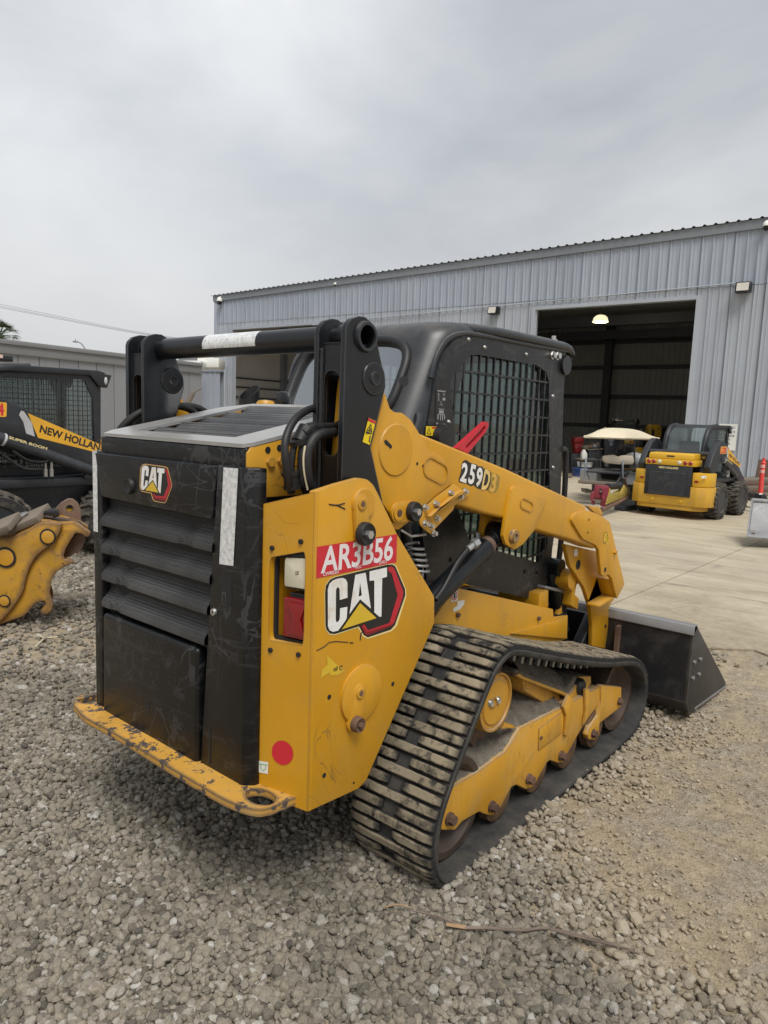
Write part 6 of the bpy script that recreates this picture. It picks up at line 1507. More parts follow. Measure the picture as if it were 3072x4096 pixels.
    rw = MB(); rw.face(rw.vs([(-.735, -CW + .07, 1.38), (-.735, CW - .07, 1.38), (-.70, CW - .07, 1.66), (-.58, CW - .07, 1.86), (-.45, CW - .07, 1.95), (-.45, -CW + .07, 1.95), (-.58, -CW + .07, 1.86), (-.70, -CW + .07, 1.66)]) ) if False else rw.grid([[(x, y, z) for y in (-CW + .06, CW - .06)] for x, z in ((-.74, 1.36), (-.72, 1.62), (-.63, 1.88), (-.45, 2.04))])
    part('rear_window', rw, m_glass_skid, cb)
    part('lower_back', MB().prism([(-.62, .95), (-.76, 1.36), (-.70, 1.36), (-.55, .95)], -CW, CW, 'y'), m_nhblack, cb)
    part('cab_floor', MB().span(-.6, .6, -CW + .03, CW - .03, .93, 1.0), m_nhblack, cb)
    part('seat', MB().span(-.35, .10, -.24, .24, 1.12, 1.24).prism([(-.42, 1.20), (-.30, 1.22), (-.40, 1.74), (-.50, 1.70)], -.22, .22, 'y'), m_seat, cb, .03)
    part('joystick', MB().tube([(.15, -.32, 1.0), (.12, -.32, 1.40)], .03, 8).tube([(.12, -.32, 1.35), (-.25, -.32, 1.62), (-.38, -.32, 1.64)], .028, 8), m_seat, cb)
    part('front_frame', MB().tube([(.62, -CW + .04, .98), (.66, -CW + .04, 1.40), (.68, -CW + .04, 2.06)], .04, 8).tube([(.62, CW - .04, .98), (.66, CW - .04, 1.40), (.68, CW - .04, 2.06)], .04, 8), m_nhblack, cb)
    if bar_:
        lb = part('light_bar', MB().span(-1.2, .14, .55, .75, 2.20, 2.27).span(-.9, -.8, .6, .7, 2.0, 2.2), m_nhblack, cb, .01)
        b = MB()
        for i in range(9): b.span(-1.1 + .13 * i, -1.02 + .13 * i, .543, .55, 2.235, 2.275)
        part('lens', b, m_amber, lb, smooth=0)
    for xx, yy in ((-.10, -.66), (-.04, -.67)):
        fl_ = part('hose_coupler', MB().tube([(xx, yy - .10, 1.10), (xx, yy - .10, .98)], .014, 8).tube([(xx, yy - .10, 1.02), (xx, yy - .10, .94)], .02, 8), m_bolt, T_)
    Pt('hose', MB().tube(catmull([(-.45, -.80, 1.22), (-.30, -.80, 1.12), (-.12, -.79, 1.10), (-.05, -.79, 1.16)], 5), .018, 8).tube(catmull([(-.55, -.80, 1.18), (-.35, -.80, 1.04), (-.15, -.79, 1.02)], 5), .018, 8), m_plastic)
    for x in (-.67, .67):
        for s in (1, -1): wheel(x, s * .755, .415, .30, s, T_)
    Pt('front_coupler', MB().span(1.10, 1.30, -.55, .55, .20, .62), m_nhblack, bev=.02)
    return T_
mark_l = lp2('V', [(-40, 1140), (62, 1140), (62, 985)])
skid('skid_steer', 'black skid steer seen side on at the left edge behind the yellow coupler', (RL[0], RL[1], 0), 0.0, 1.0, ('4', mark_l[0][0], mark_l[1][0], mark_l[0][1], mark_l[2][1]), bar_=True)
SR = (15.40, 4.61)
def right_local(k, pts, Y):
    return [(x - SR[0], z) for x, z in on_y(k, pts, Y)]
mk = right_local('U', [(828, 580), (948, 580), (948, 495)], SR[1] - SKY)
SKR = skid('skid_steer', 'yellow skid steer parked rear towards us on concrete before the shed', (SR[0], SR[1], 0), math.radians(-3.5), .90, ('L328', -.72, -.38, 1.50, 1.62))
SKR.scale = (.90, .90, .865)
us_ = part('flag_sticker', MB().box((-1.432, -.735, .975), (.003, .12, .05), Matrix.Rotation(math.radians(58), 3, 'Z')), m_white, SKR, smooth=0)
part('lettering', MB().text('USA', lambda u, v: (-1.437 + .025 * u, -.715 - u * .045, .962 + v * .018), .03), m_print, us_, smooth=0)
def at_depth(k, x, y, dd):
    d = sight(k, x, y); q = CC + d * (dd / float(d @ hv)); return Vector(q)
c3 = at_depth('T', 950, 600, 26.5)
skid('skid_steer', 'skid steer inside the shed, its rear lamps seen behind the golf cart', (c3.x + 1.4, c3.y + .9, 0), math.radians(18), .98, None)

# ================================================================== yellow coupler with timber on it (left)
OFF = Vector((0, 0, 0))
GD = 5.30
RGT = Vector((cr[0], cr[1], 0)).normalized(); FWD = Vector((hv[0], hv[1], 0))
def fr_f(dd):
    """plane facing the viewer at depth dd: (u to the right, z up, further away)"""
    base = FWD * dd
    return lambda u, z, d: base + RGT * u + FWD * d + Vector((0, 0, z))
def on_f(k, pts, dd):
    r = []
    for x, y in pts:
        p = at_depth(k, x, y, dd); r.append((p.dot(RGT), p.z))
    return r
cpl_base = at_depth('W', 350, 2090, GD)
CPL = thing('excavator_coupler', 'worn yellow cast excavator coupler with hooked jaws lying on the gravel', 'excavator coupler', (cpl_base.x, cpl_base.y, 0)); OFF = Vector((cpl_base.x, cpl_base.y, 0))
m_cast = paint('cast_yellow', (0.52, 0.275, 0.025), 0.5, 0.18, (0.26, 0.16, 0.08), 0.7, chip=(0.10, 0.055, 0.035), chip_at=0.625); edge_wear(m_cast, (0.12, 0.07, 0.05), .06, .04, .34)
_rd = Vector((cpl_base.x, cpl_base.y, 0)).normalized()
F5 = lambda u, z, d: FWD * GD + RGT * u + _rd * d + Vector((0, 0, z))
def fshift(pts): return pts
body = on_f('W', [(-420, 1180), (-300, 1160), (0, 1150), (120, 1140), (300, 1050), (430, 960), (560, 975), (680, 1000), (860, 985), (960, 1060), (1040, 1110), (1030, 1160), (985, 1180), (930, 1130), (860, 1125), (790, 1230), (740, 1320), (718, 1400), (740, 1432), (815, 1435), (855, 1470), (735, 1520), (640, 1580), (580, 1680), (555, 1830), (575, 1890), (595, 1960), (580, 2040), (530, 2085), (470, 2080), (440, 2060), (480, 2010), (510, 1960), (490, 1925), (430, 1935), (380, 1960), (300, 2060), (240, 2110), (120, 2150), (-60, 2220), (-420, 2300)], GD)
body = [(u, max(z, .0)) for u, z in body]
part('side_casting', MB().prism(body, 0, .07, f=F5), m_cast, CPL, .012, 3)
part('side_casting', MB().prism([(u * .985 - .02, z * .985) for u, z in body], .36, .43, f=F5), m_cast, CPL, .012, 3)
part('top_web', MB().prism(on_f('W', [(-420, 1180), (0, 1150), (120, 1140), (300, 1050), (430, 960), (680, 1000), (960, 1060), (950, 1090), (680, 1030), (440, 1000), (310, 1085), (0, 1190), (-420, 1215)], GD), .07, .36, f=F5), m_rust, CPL)
part('core_casting', MB().prism([(u, max(z, .0)) for u, z in on_f('W', [(-420, 1230), (0, 1220), (330, 1150), (560, 1120), (640, 1180), (560, 1330), (420, 1480), (330, 1700), (200, 1950), (60, 2100), (-420, 2240)], GD)], .07, .36, f=F5), m_cast, CPL)
rib_ = on_f('W', [(690, 1000), (650, 1130), (560, 1250), (400, 1380), (320, 1500), (265, 1640), (230, 1800), (140, 1950), (40, 2080), (-60, 2180)], GD - .02)
ck_ = [(p.x, max(p.y, .01)) for p in catmull([(a, c, 0) for a, c in rib_], 4)]
ck_ = on_f('W', [(-420, 1200), (0, 1165), (130, 1150), (310, 1065), (440, 985), (560, 990)], GD) + ck_ + [(ck_[-1][0] - .25, .01)]
part('cheek_plate', MB().prism(ck_, -.036, 0, f=F5), m_cast, CPL, .012, 3)
for (x, y, r) in ((522, 1160, .062), (28, 1400, .080), (15, 1910, .048)):
    (u, z), = on_f('W', [(x, y)], GD - .01); o = part('pin_seat', MB().prism(circle(u, z, r, 26), -.046, -.03, f=F5), m_dark, CPL)
    part('pin_end', MB().prism(circle(u, z, r * .80, 26), -.052, -.044, f=F5), m_yellow_dirty, o, .003)
lug_ = on_f('W', [(600, 975), (640, 850), (700, 790), (780, 742), (840, 745), (900, 790), (925, 860), (935, 1000), (800, 960), (700, 930)], GD)
hl_ = on_f('W', [(798 + 45 * math.cos(a), 855 + 45 * math.sin(a)) for a in np.linspace(0, 2 * math.pi, 18, endpoint=False)], GD)
part('lifting_lug', MB().prism(lug_, .10, .16, f=F5, holes=[hl_]), m_wornsteel, CPL)
cap_ = on_f('W', [(980, 1180), (985, 1240), (950, 1320), (910, 1380), (735, 1425), (735, 1380), (800, 1250), (900, 1140)], GD)
part('rear_jaw', MB().prism(cap_, .10, .16, f=F5), m_wornsteel, CPL)
# timber blocks, strap and ring resting on it
OFF = Vector((0, 0, 0))
def woodmat(name, a, c):
    t = MT(name, .85, spec=.2); w = t.n('ShaderNodeTexWave'); w.inputs['Scale'].default_value = 9; w.inputs['Distortion'].default_value = 6; w.inputs['Detail'].default_value = 4; t.l(t.map((3, .5, 3)), w.inputs['Vector'])
    n = t.noise(6, 6); t.color(t.mix(t.math('ADD', t.math('MULTIPLY', w.outputs['Fac'], .35), t.math('MULTIPLY', n, .6)), a + (1,), c)).bump(w.outputs['Fac'], .12, .003); return t.m
m_wood = woodmat('weathered_wood', (0.13, 0.105, 0.08), (0.25, 0.215, 0.175)); m_brown = woodmat('brown_timber', (0.10, 0.062, 0.045), (0.17, 0.11, 0.08))
def board(name, label, k, pts, dd0, depth, th, mat, lift=0.0):
    """a board whose front top edge runs between two points and which reaches back by depth"""
    global OFF
    a, c = [at_depth(k, x, y, dd0) for x, y in pts]
    u = (c - a).normalized(); bk = (FWD - u * FWD.dot(u)); bk.normalize(); bk = (bk + Vector((0, 0, lift))).normalized(); n = u.cross(bk)
    if n.z < 0: n = -n
    n.normalize(); OFF = Vector(a)
    P = [a, c, c + bk * depth, a + bk * depth]; b = MB(); v0 = b.vs(P); v1 = b.vs([p - n * th for p in P])
    for i in range(4): b.face((v0[i], v0[(i + 1) % 4], v1[(i + 1) % 4], v1[i]))
    b.face(v0); b.face(v1)
    o = part(name, b, mat, None, .004); o.location = OFF; OFF = Vector((0, 0, 0))
    tag(o, label, 'timber'); return o
board('timber_block', 'weathered plank with a ring on it, lying on the yellow coupler', 'W', [(60, 1090), (425, 935)], GD - .05, .21, .05, m_wood, .42)
board('timber_block', 'short weathered plank at the left edge of the photo on the yellow coupler', 'W', [(-220, 1160), (80, 1040)], GD - .16, .20, .05, m_wood, .45)
a_ = at_depth('W', 150, 960, GD + .06); OFF = Vector(a_)
o = part('steel_ring', MB().tube([a_ + RGT * (.105 * math.cos(t) ) + FWD * (.05 * math.sin(t)) + Vector((0, 0, .042 * math.cos(t) + .004 + .012 * math.sin(t))) for t in np.linspace(0, 2 * math.pi, 24, endpoint=False)], .011, 8, closed=True), m_steel, None); o.location = OFF
tag(o, 'grey oval steel ring lying on the weathered plank', 'ring')
a_ = at_depth('W', 610, 905, GD + .12); OFF = Vector(a_)
o = part('rubber_strap', MB().prism(on_f('W', [(525, 872), (690, 850), (702, 890), (690, 940), (520, 910)], GD + .05), .05, .20, f=F5), m_plastic, None, .006); o.location = OFF
tag(o, 'folded black rubber strap on top of the yellow coupler', 'strap'); OFF = Vector((0, 0, 0))
# ================================================================== left building, low wall, street things
def plain_wall(name, col): return metal_wall(name, col)
m_left = plain_wall('grey_board_wall', (0.255, 0.262, 0.275)); m_leftcap = plain_wall('grey_cap', (0.25, 0.255, 0.26))
LA = math.radians(40.1 - 30.5); DL = Vector((math.cos(LA), math.sin(LA), 0))
E0 = at_depth('1', 705, 1480, 24.0); E0.z = 0
nrm = np.array([-DL.y, DL.x, 0.0])
def on_left(x, y):
    q = on_plane('1', x, y, np.array(E0), nrm); return float((Vector(q) - E0).dot(DL)), float(q[2])
tl0, zt0 = on_left(0, 1356); tl1, zt1 = on_left(450, 1410)
ZT = (zt0 + zt1) / 2
GB = thing('grey_building', 'low grey building with a capped parapet at the far left', 'building', E0); OFF = Vector(E0)
NL_ = Vector((nrm[0], nrm[1], 0));
if NL_.dot(FWD) < 0: NL_ = -NL_
lf = lambda a, z, d: E0 + DL * a + NL_ * d + Vector((0, 0, z))
ta = min(tl0, tl1) - 16; tb = 1.0
part('wall', MB().prism([(ta, 0), (tb, 0), (tb, ZT - .05), (ta, ZT - .05)], .02, .3, f=lf), m_left, GB, smooth=0)
a = ta
while a < tb:
    part('wall_board', MB().prism([(a + .012, .0), (a + .60, .0), (a + .60, ZT - .36), (a + .012, ZT - .36)], -.012, .02, f=lf), m_left, GB, smooth=0); a += .61
part('parapet_cap', MB().prism([(ta, ZT - .36), (tb + .1, ZT - .36), (tb + .1, ZT - .12), (ta, ZT - .12)], -.07, .3, f=lf).prism([(ta, ZT - .12), (tb + .1, ZT - .12), (tb + .1, ZT), (ta, ZT)], -.12, .35, f=lf), m_leftcap, GB, .01)
part('flat_roof', MB().prism([(ta, ZT - .3), (tb, ZT - .3), (tb, ZT - .25), (ta, ZT - .25)], .3, 14, f=lf), m_leftcap, GB, smooth=0)
# low ribbed wall joining the shed
OFF = Vector((0, 0, 0))
e1 = Vector(WP(S1 - .35, -.5, 0)); lw0 = at_depth('1', 880, 1462, float(e1.dot(FWD))); ZW = lw0.z; lw0.z = 0
lw1 = at_depth('1', 640, 1457, float(e1.dot(FWD)) + 1.5); lw1.z = 0
LW = thing('low_wall', 'low ribbed metal wall with a capped top between the grey building and the shed', 'wall', lw0); OFF = Vector(lw0)
dx_ = (lw1 - lw0); Lw = dx_.length; dx_.normalize(); nb_ = Vector((-dx_.y, dx_.x, 0));
if nb_.dot(FWD) < 0: nb_ = -nb_
wf = lambda a, z, d: lw0 + dx_ * a + nb_ * d + Vector((0, 0, z))
b = MB(); a = 0
while a < Lw:
    for q0_, q1_, o1, o2 in ((0, .22, 0, 0), (.22, .24, 0, -.035), (.24, .29, -.035, -.035), (.29, .31, -.035, 0)): b.face(b.vs([wf(a + q0_, 0, o1), wf(a + q1_, 0, o2), wf(a + q1_, ZW - .28, o2), wf(a + q0_, ZW - .28, o1)]))
    a += .31
part('ribbed_sheet', b, m_wall, LW, smooth=0, recalc=False)
part('wall_cap', MB().prism([(-.06, ZW - .30), (Lw, ZW - .30), (Lw, ZW - .10), (-.06, ZW - .10)], -.06, .4, f=wf).prism([(-.10, ZW - .10), (Lw, ZW - .10), (Lw, ZW), (-.10, ZW)], -.10, .45, f=wf), m_wall, LW, .008)
OFF = Vector((0, 0, 0))
# air conditioning boxes on the roof behind it
for (xa, ya, xb, yb, dd, label, m) in ((712, 1442, 790, 1456, 30.5, 'long flat white duct on the roof behind the low wall', m_white), (775, 1432, 862, 1456, 31.5, 'white boxy rooftop unit behind the low wall', m_white), (700, 1425, 772, 1446, 33.0, 'dark grey rooftop unit behind the flat white duct', m_trim)):
    q = on_f('1', [(xa, yb + 14), (xb, yb + 14), (xb, ya), (xa, ya)], dd); p = at_depth('1', (xa + xb) / 2, yb + 14, dd); OFF = Vector(p)
    o = part('rooftop_unit', MB().prism(q, 0, 1.2, f=fr_f(dd)), m, None, .03); o.location = OFF; tag(o, label, 'rooftop unit'); OFF = Vector((0, 0, 0))
# debris poles leaning by the low wall
for i, (pa, pb, r) in enumerate((((755, 1608), (768, 1590), .035), ((772, 1570), (812, 1552), .012))):
    pass
a_ = at_depth('1', 752, 1612, 20.5); OFF = Vector((a_.x, a_.y, a_.z))
p2_ = at_depth('1', 774, 1572, 20.5); p3_ = at_depth('1', 806, 1553, 20.5); g_ = at_depth('1', 735, 1640, 20.5); g2 = Vector((g_.x - .25, g_.y + .1, .0))
o = part('broken_post', MB().tube([g2, a_, p2_], [.10, .085, .06], 7).tube([p2_, p3_], .02, 6), m_wood, None); o.location = OFF; tag(o, 'broken pale wooden post leaning up in front of the low wall', 'post'); OFF = Vector((0, 0, 0))
# palm, street lamp, wires
m_frond = paint('palm_green', (0.06, 0.10, 0.04), .6, .3, (0.12, 0.11, 0.06), .5); m_bark = paint('palm_bark', (0.13, 0.10, 0.075), .9, .3)
pc = at_depth('1', 0, 1340, 46.0)
PT = thing('palm_tree', 'fan palm standing beyond the grey building at the left edge', 'palm tree', (pc.x, pc.y, 0)); OFF = Vector((pc.x, pc.y, 0))
part('trunk', MB().tube([(pc.x, pc.y, 0), (pc.x + .1, pc.y, pc.z * .6), (pc.x, pc.y, pc.z)], [.26, .19, .2], 10), m_bark, PT)
b = MB(); r_ = random.Random(3)
for k in range(46):
    az = r_.uniform(0, 6.28); el = r_.uniform(-1.0, 1.25); Ls = r_.uniform(.55, .85)
    dr = Vector((math.cos(az) * math.cos(el), math.sin(az) * math.cos(el), math.sin(el))); c0 = pc + dr * Ls * .9
    sd = dr.cross(Vector((0, 0, 1))).normalized(); up_ = sd.cross(dr)
    b.tube([pc, c0], .018, 4)
    for j in range(15):
        th_ = -1.25 + 2.5 * j / 14; ld = (dr * math.cos(th_) + sd * math.sin(th_)).normalized(); tip = c0 + ld * r_.uniform(.5, .8) + Vector((0, 0, -.16 - .1 * abs(th_)))
        w_ = ld.cross(up_).normalized() * .022; m_ = c0 + ld * .3
        v = b.vs([c0, m_ + w_, tip, m_ - w_]); b.face(v)
part('crown', b, m_frond, PT, kind='stuff', smooth=0, recalc=False)
OFF = Vector((0, 0, 0))
lp_t = at_depth('1', 340, 1396, 60.0)
SL_ = thing('street_lamp', 'thin curved street lamp rising beyond the grey building', 'street lamp', (lp_t.x, lp_t.y, 0)); OFF = Vector((lp_t.x, lp_t.y, 0))
arm_ = [at_depth('1', x, y, 60.0) for x, y in ((340, 1402), (337, 1390), (326, 1376), (312, 1368), (302, 1367))]
part('pole', MB().tube([(lp_t.x, lp_t.y, 0), arm_[0]], [.12, .08], 8), m_trim, SL_)
part('arm', MB().tube(catmull(arm_, 4), .05, 6), m_trim, SL_); hd_ = arm_[-1]
part('lamp_head', MB().ball((hd_.x, hd_.y, hd_.z), (.28, .28, .08), 1).tube([hd_, hd_ + Vector((0, 0, .2))], .04, 6), m_trim, SL_)
OFF = Vector((0, 0, 0))
for i, dy in enumerate((0, 10, 17)):
    a_ = at_depth('1', -700, 1075 + dy * 1.3, 55.0); m_ = at_depth('1', 0, 1217 + dy * .8, 60.0); c_ = at_depth('1', 598, 1335 + dy * .35, 70.0); e_ = at_depth('1', 1000, 1385, 80.0)
    OFF = Vector(a_); o = part('power_line', MB().tube([Vector(p) for p in catmull([a_, m_, c_, e_], 8)], .016, 5), m_trim, None); o.location = OFF
    tag(o, ('uppermost', 'middle', 'lowest')[i] + ' of the three thin overhead cables above the grey building', 'cable', 'overhead cables'); OFF = Vector((0, 0, 0))

# ================================================================== golf cart and what lies round it
m_cream = paint('cream_plastic', (0.66, 0.58, 0.42), .5, .05, (0.45, 0.38, 0.26), .3); m_beige = paint('beige_vinyl', (0.48, 0.42, 0.33), .65, .1, (0.25, 0.20, 0.15), .6)
m_cart = paint('cart_grey', (0.30, 0.31, 0.32), .35, .1)
CD = 15.9
def fthing(name, label, cat, k, x, y, dd, z=0.0, **kw):
    global OFF
    p = at_depth(k, x, y, dd); OFF = Vector((p.x, p.y, z)); return thing(name, label, cat, (p.x, p.y, z), **kw)
def fp(name, k, pts, dd, d0, d1, mat, parent, bev=0.0, **kw): return part(name, MB().prism(on_f(k, pts, dd), d0, d1, f=fr_f(dd)), mat, parent, bev, **kw)
GC = fthing('golf_cart', 'old golf cart with a cream canopy and beige rear seat in front of the shed', 'golf cart', 'T', 680, 980, CD)
def gq(x, y, d=0.0): return at_depth('T', x, y, CD + d) 
# canopy: domed sheet
c00, c10, c11, c01 = gq(332, 310), gq(850, 330, -.15), gq(1305, 345, 1.3), gq(700, 300, 1.9)
rows = []; n = 10
for i in range(n + 1):
    v = i / n; row = []
    for j in range(n + 1):
        u = j / n; p = c00 * (1 - u) * (1 - v) + c10 * u * (1 - v) + c11 * u * v + c01 * (1 - u) * v
        p = Vector((p.x, p.y, gq(332, 308).z + .0 + .20 * (1 - (2 * u - 1) ** 4) * (1 - (2 * v - 1) ** 4) * (.55 + .45 * math.cos((v - .35) * 2)))); row.append(p)
    rows.append(row)
b = MB().grid(rows); part('canopy', b, m_cream, GC, smooth=80)
per = rows[0] + [r[-1] for r in rows[1:]] + list(reversed(rows[-1]))[1:] + [r[0] for r in reversed(rows)][1:-1]
part('canopy_rim', MB().tube([p - Vector((0, 0, .02)) for p in per], .035, 6, closed=True), m_cream, GC)
for (xa, ya, xb, yb, d) in ((535, 320, 505, 720, .25), (990, 345, 985, 720, .3), (812, 330, 745, 540, 1.2), (840, 350, 855, 520, 1.2)):
    part('canopy_post', MB().tube([gq(xa, ya, d), gq(xb, yb, d)], .022, 8), m_nhblack, GC)
fp('seat_back', 'T', rounded([(540, 575), (680, 560), (740, 590), (800, 570), (935, 575), (948, 640), (930, 690), (740, 690), (560, 670), (530, 630)], 20, 2), CD + .1, 0, .14, m_beige, GC, .03)
part('front_seat_back', MB().prism(on_f('T', [(600, 680), (880, 700), (880, 740), (600, 720)], CD + .2), 0, .3, f=fr_f(CD + .2)), m_nhblack, GC)
part('seat_shell', MB().ball(gq(985, 640, .5), (.16, .30, .20)), m_cart, GC)
part('rear_deck', MB().prism([(0, 0), (1, 0), (1, 1), (0, 1)], 0, .05, f=lambda u, v, d: (gq(350, 765) * (1 - u) + gq(835, 800) * u) * (1 - v) + (gq(470, 735, .6) * (1 - u) + gq(945, 765, .6) * u) * v - Vector((0, 0, d))), m_nhgrey, GC, .006)
for pts in ([(325, 880), (345, 650), (365, 620), (500, 625)], [(835, 940), (835, 670), (860, 645), (945, 645)]):
    part('hand_rail', MB().tube(catmull([gq(x, y, (.0 if i < 2 else .4)) for i, (x, y) in enumerate(pts)], 5), .022, 8), m_trim, GC)
for (xa, ya, xb, yb) in ((345, 760, 390, 890), (820, 810, 750, 930)): part('stay', MB().tube([gq(xa, ya, .1), gq(xb, yb, .1)], .016, 6), m_trim, GC)
fp('body', 'T', [(440, 800), (500, 790), (560, 860), (740, 880), (820, 800), (1000, 800), (1010, 960), (430, 960)], CD + .5, 0, 1.4, m_cart, GC, .03)
fp('rear_panel', 'T', [(500, 800), (815, 810), (770, 910), (520, 880)], CD + .42, 0, .06, m_dark, GC)
part('wheel', MB().lathe([(-.09, .10), (-.09, .20), (-.06, .225), (.06, .225), (.09, .20), (.09, .10)], tuple(Vector((gq(960, 1000, .9).x, gq(960, 1000, .9).y, .225))), 'y', 24), m_tyre, GC)
w2_ = gq(520, 1000, .9); part('wheel', MB().lathe([(-.09, .10), (-.09, .20), (-.06, .225), (.06, .225), (.09, .20), (.09, .10)], (w2_.x, w2_.y, .225), 'y', 24), m_tyre, GC)
part('steering_column', MB().tube([gq(800, 480, 1.5), gq(840, 370, 1.3)], .03, 8), m_nhblack, GC)
part('fold_step', MB().prism([(0, 0), (1, 0), (1, 1), (0, 1)], 0, .07, f=lambda u, v, d: (gq(240, 892, -.5) * (1 - u) + gq(770, 935, -.5) * u) * (1 - v) + (gq(300, 905, .0) * (1 - u) + gq(800, 930, .0) * u) * v - Vector((0, 0, d))), m_wood, GC, .008)
fp('step_bracket', 'T', [(395, 950), (430, 950), (430, 1050), (395, 1050)], CD - .2, 0, .1, m_nhgrey, GC)
b_ = fthing('timber_block', 'grey block lying on the concrete under the cart step', 'block', 'T', 345, 1070, CD - .3)
fp('block', 'T', [(300, 1022), (390, 1030), (390, 1072), (300, 1070)], CD - .3, 0, .4, m_wood, b_, .01)
# red coupler and yellow trencher attachments on the concrete
RD_ = 13.6
m_maroon = paint('maroon_paint', (0.22, 0.018, 0.035), .5, .15, (0.25, 0.16, 0.12), .4, chip=(.2, .15, .12), chip_at=.66)
RC_ = fthing('red_coupler', 'dark red hydraulic coupler plate standing on the concrete by the golf cart', 'coupler', 'T', 490, 1270, RD_)
fp('back_plate', 'T', [(430, 962), (605, 972), (620, 1010), (600, 1090), (548, 1255), (500, 1240), (520, 1150), (395, 1140), (390, 1110), (425, 1020)], RD_, 0, .10, m_maroon, RC_, .012)
fp('slot', 'T', rounded([(482, 1008), (520, 1012), (508, 1095), (478, 1088)], 6, 2), RD_ - .005, 0, .004, m_dark, RC_)
fp('pin_block', 'T', [(488, 1030), (518, 1034), (512, 1065), (484, 1060)], RD_ - .02, 0, .02, m_wornsteel, RC_)
for x in (385, 530):
    fp('hook', 'T', [(x - 18, 1165), (x - 15, 1110), (x + 10, 1062), (x + 38, 1050), (x + 32, 1085), (x + 20, 1130), (x + 8, 1168)], RD_ - .08, 0, .10, m_maroon, RC_, .008)
fp('lower_bar', 'T', [(392, 1150), (530, 1162), (528, 1178), (392, 1168)], RD_ - .06, 0, .06, m_wornsteel, RC_)
fp('foot', 'T', [(390, 1170), (428, 1174), (415, 1228), (388, 1225)], RD_, 0, .10, m_maroon, RC_, .008); fp('foot', 'T', [(530, 1180), (580, 1170), (565, 1278), (540, 1270)], RD_, 0, .10, m_maroon, RC_, .008)
YT = fthing('trencher', 'dusty yellow trencher boom lying on the concrete beside the red coupler', 'trencher', 'T', 740, 1180, RD_ + .6)
m_oldyel = paint('old_yellow', (0.36, 0.27, 0.055), .6, .15, (0.25, 0.20, 0.10), .6, chip=(.12, .1, .07), chip_at=.62)
fq = lambda x, y, d: at_depth('T', x, y, RD_ + d)
def slab3(name, A_, th, mat, parent, bev=0.006):
    P = [fq(*p) for p in A_]; n = (P[1] - P[0]).cross(P[2] - P[0]).normalized(); b = MB(); v0 = b.vs(P); v1 = b.vs([p + n * th for p in P]); m = len(P)
    for i in range(m): b.face((v0[i], v0[(i + 1) % m], v1[(i + 1) % m], v1[i]))
    b.face(v0); b.face(v1); return part(name, b, mat, parent, bev)
slab3('side_plate', [(590, 1220, .02), (880, 1105, 1.1), (885, 1030, 1.1), (830, 960, .95), (790, 1060, .8), (650, 1090, .25), (640, 1000, .2), (610, 1100, .08)], .04, m_oldyel, YT)
slab3('side_plate', [(660, 1180, .5), (900, 1080, 1.5), (900, 1000, 1.5), (870, 975, 1.4), (700, 1060, .6)], .04, m_oldyel, YT)
part('cylinder', MB().tube([fq(630, 985, .25), fq(830, 975, 1.1)], .065, 12), m_nhblack, YT)
part('hose', MB().tube(catmull([fq(740, 965, .8), fq(790, 890, .9), (fq(825, 880, 1.0)), fq(830, 960, 1.0)], 6), .022, 8), m_plastic, YT)
part('valve', MB().tube([fq(850, 870, 1.1), fq(875, 1040, 1.2)], [.03, .07], 8), m_rust, YT)
part('chain', MB().tube([fq(550, 1290, -.1), fq(890, 1130, 1.1)], .05, 6), m_wornsteel, YT)
MTT = fthing('black_mat', 'flat black rubber slab on the concrete beside the trencher', 'rubber slab', 'T', 870, 1240, RD_ + 1.0)
z_ = .12; pz = [on_z('T', [p], z_)[0] for p in ((720, 1215), (840, 1238), (1030, 1222), (1040, 1160), (880, 1150))]
part('slab', MB().prism(pz, 0.005, z_, 'z'), m_nhgrey, MTT, .015)
# orange delineator post, timber stack, steel blade
DD = 19.0
CN = fthing('traffic_post', 'tall orange-red traffic post with pale bands on a black base', 'traffic post', 'U', 1540, 1330, 15.2)
m_cone = paint('post_orange', (0.80, 0.065, 0.055), .45, .06); m_band = paint('post_band', (0.80, 0.42, 0.38), .4)
cd = 15.2
ctr = [at_depth('U', x, y, cd) for x, y in ((1596, 715), (1590, 790), (1565, 960), (1540, 1265))]
px = lambda w: w * .2544 / FPX * cd / 2
part('post', MB().tube([ctr[3], ctr[2], ctr[1] - Vector((0, 0, .03)), ctr[1], ctr[1] + Vector((0, 0, .02)), ctr[0] - Vector((0, 0, .03)), ctr[0]], [px(74), px(66), px(62), px(72), px(50), px(40), px(48)], 18), m_cone, CN)
for y0, y1 in ((820, 870), (900, 950)):
    a_, c_ = [at_depth('U', 1588 - (y - 715) * .1, y, cd) for y in (y0, y1)]; part('band', MB().tube([a_, c_], px(70), 18), m_band, CN)
fp('base', 'U', [(1490, 1390), (1520, 1290), (1590, 1290), (1640, 1395)], cd - .1, 0, .3, m_plastic, CN, .02)
fp('base_tag', 'U', [(1480, 1275), (1535, 1270), (1530, 1292), (1482, 1294)], cd - .12, 0, .02, m_white, CN)
TD_ = 18.5
pb_ = fthing('timber_board', 'brown sheet of plywood leaning on the timber stack behind the traffic post', 'timber', 'U', 1430, 1005, TD_, at_depth('U', 1430, 1005, TD_).z)
fp('sheet', 'U', [(1428, 1008), (1484, 738), (1950, 760), (1950, 1030)], TD_, 0, .03, m_brown, pb_)
OFF = Vector((0, 0, 0))
for i, (y0, lab) in enumerate(((1040, 'topmost'), (1095, 'second from top'), (1150, 'third from top'), (1205, 'fourth from top'), (1260, 'lowest'))):
    board('timber_plank', 'brown plank, %s of the stack behind the traffic post' % lab, 'U', [(1235 + i * 18, y0 + 14), (1900, y0)], TD_ - .3 - .08 * i, .5, .09, m_brown if i % 2 else m_wood, .05)
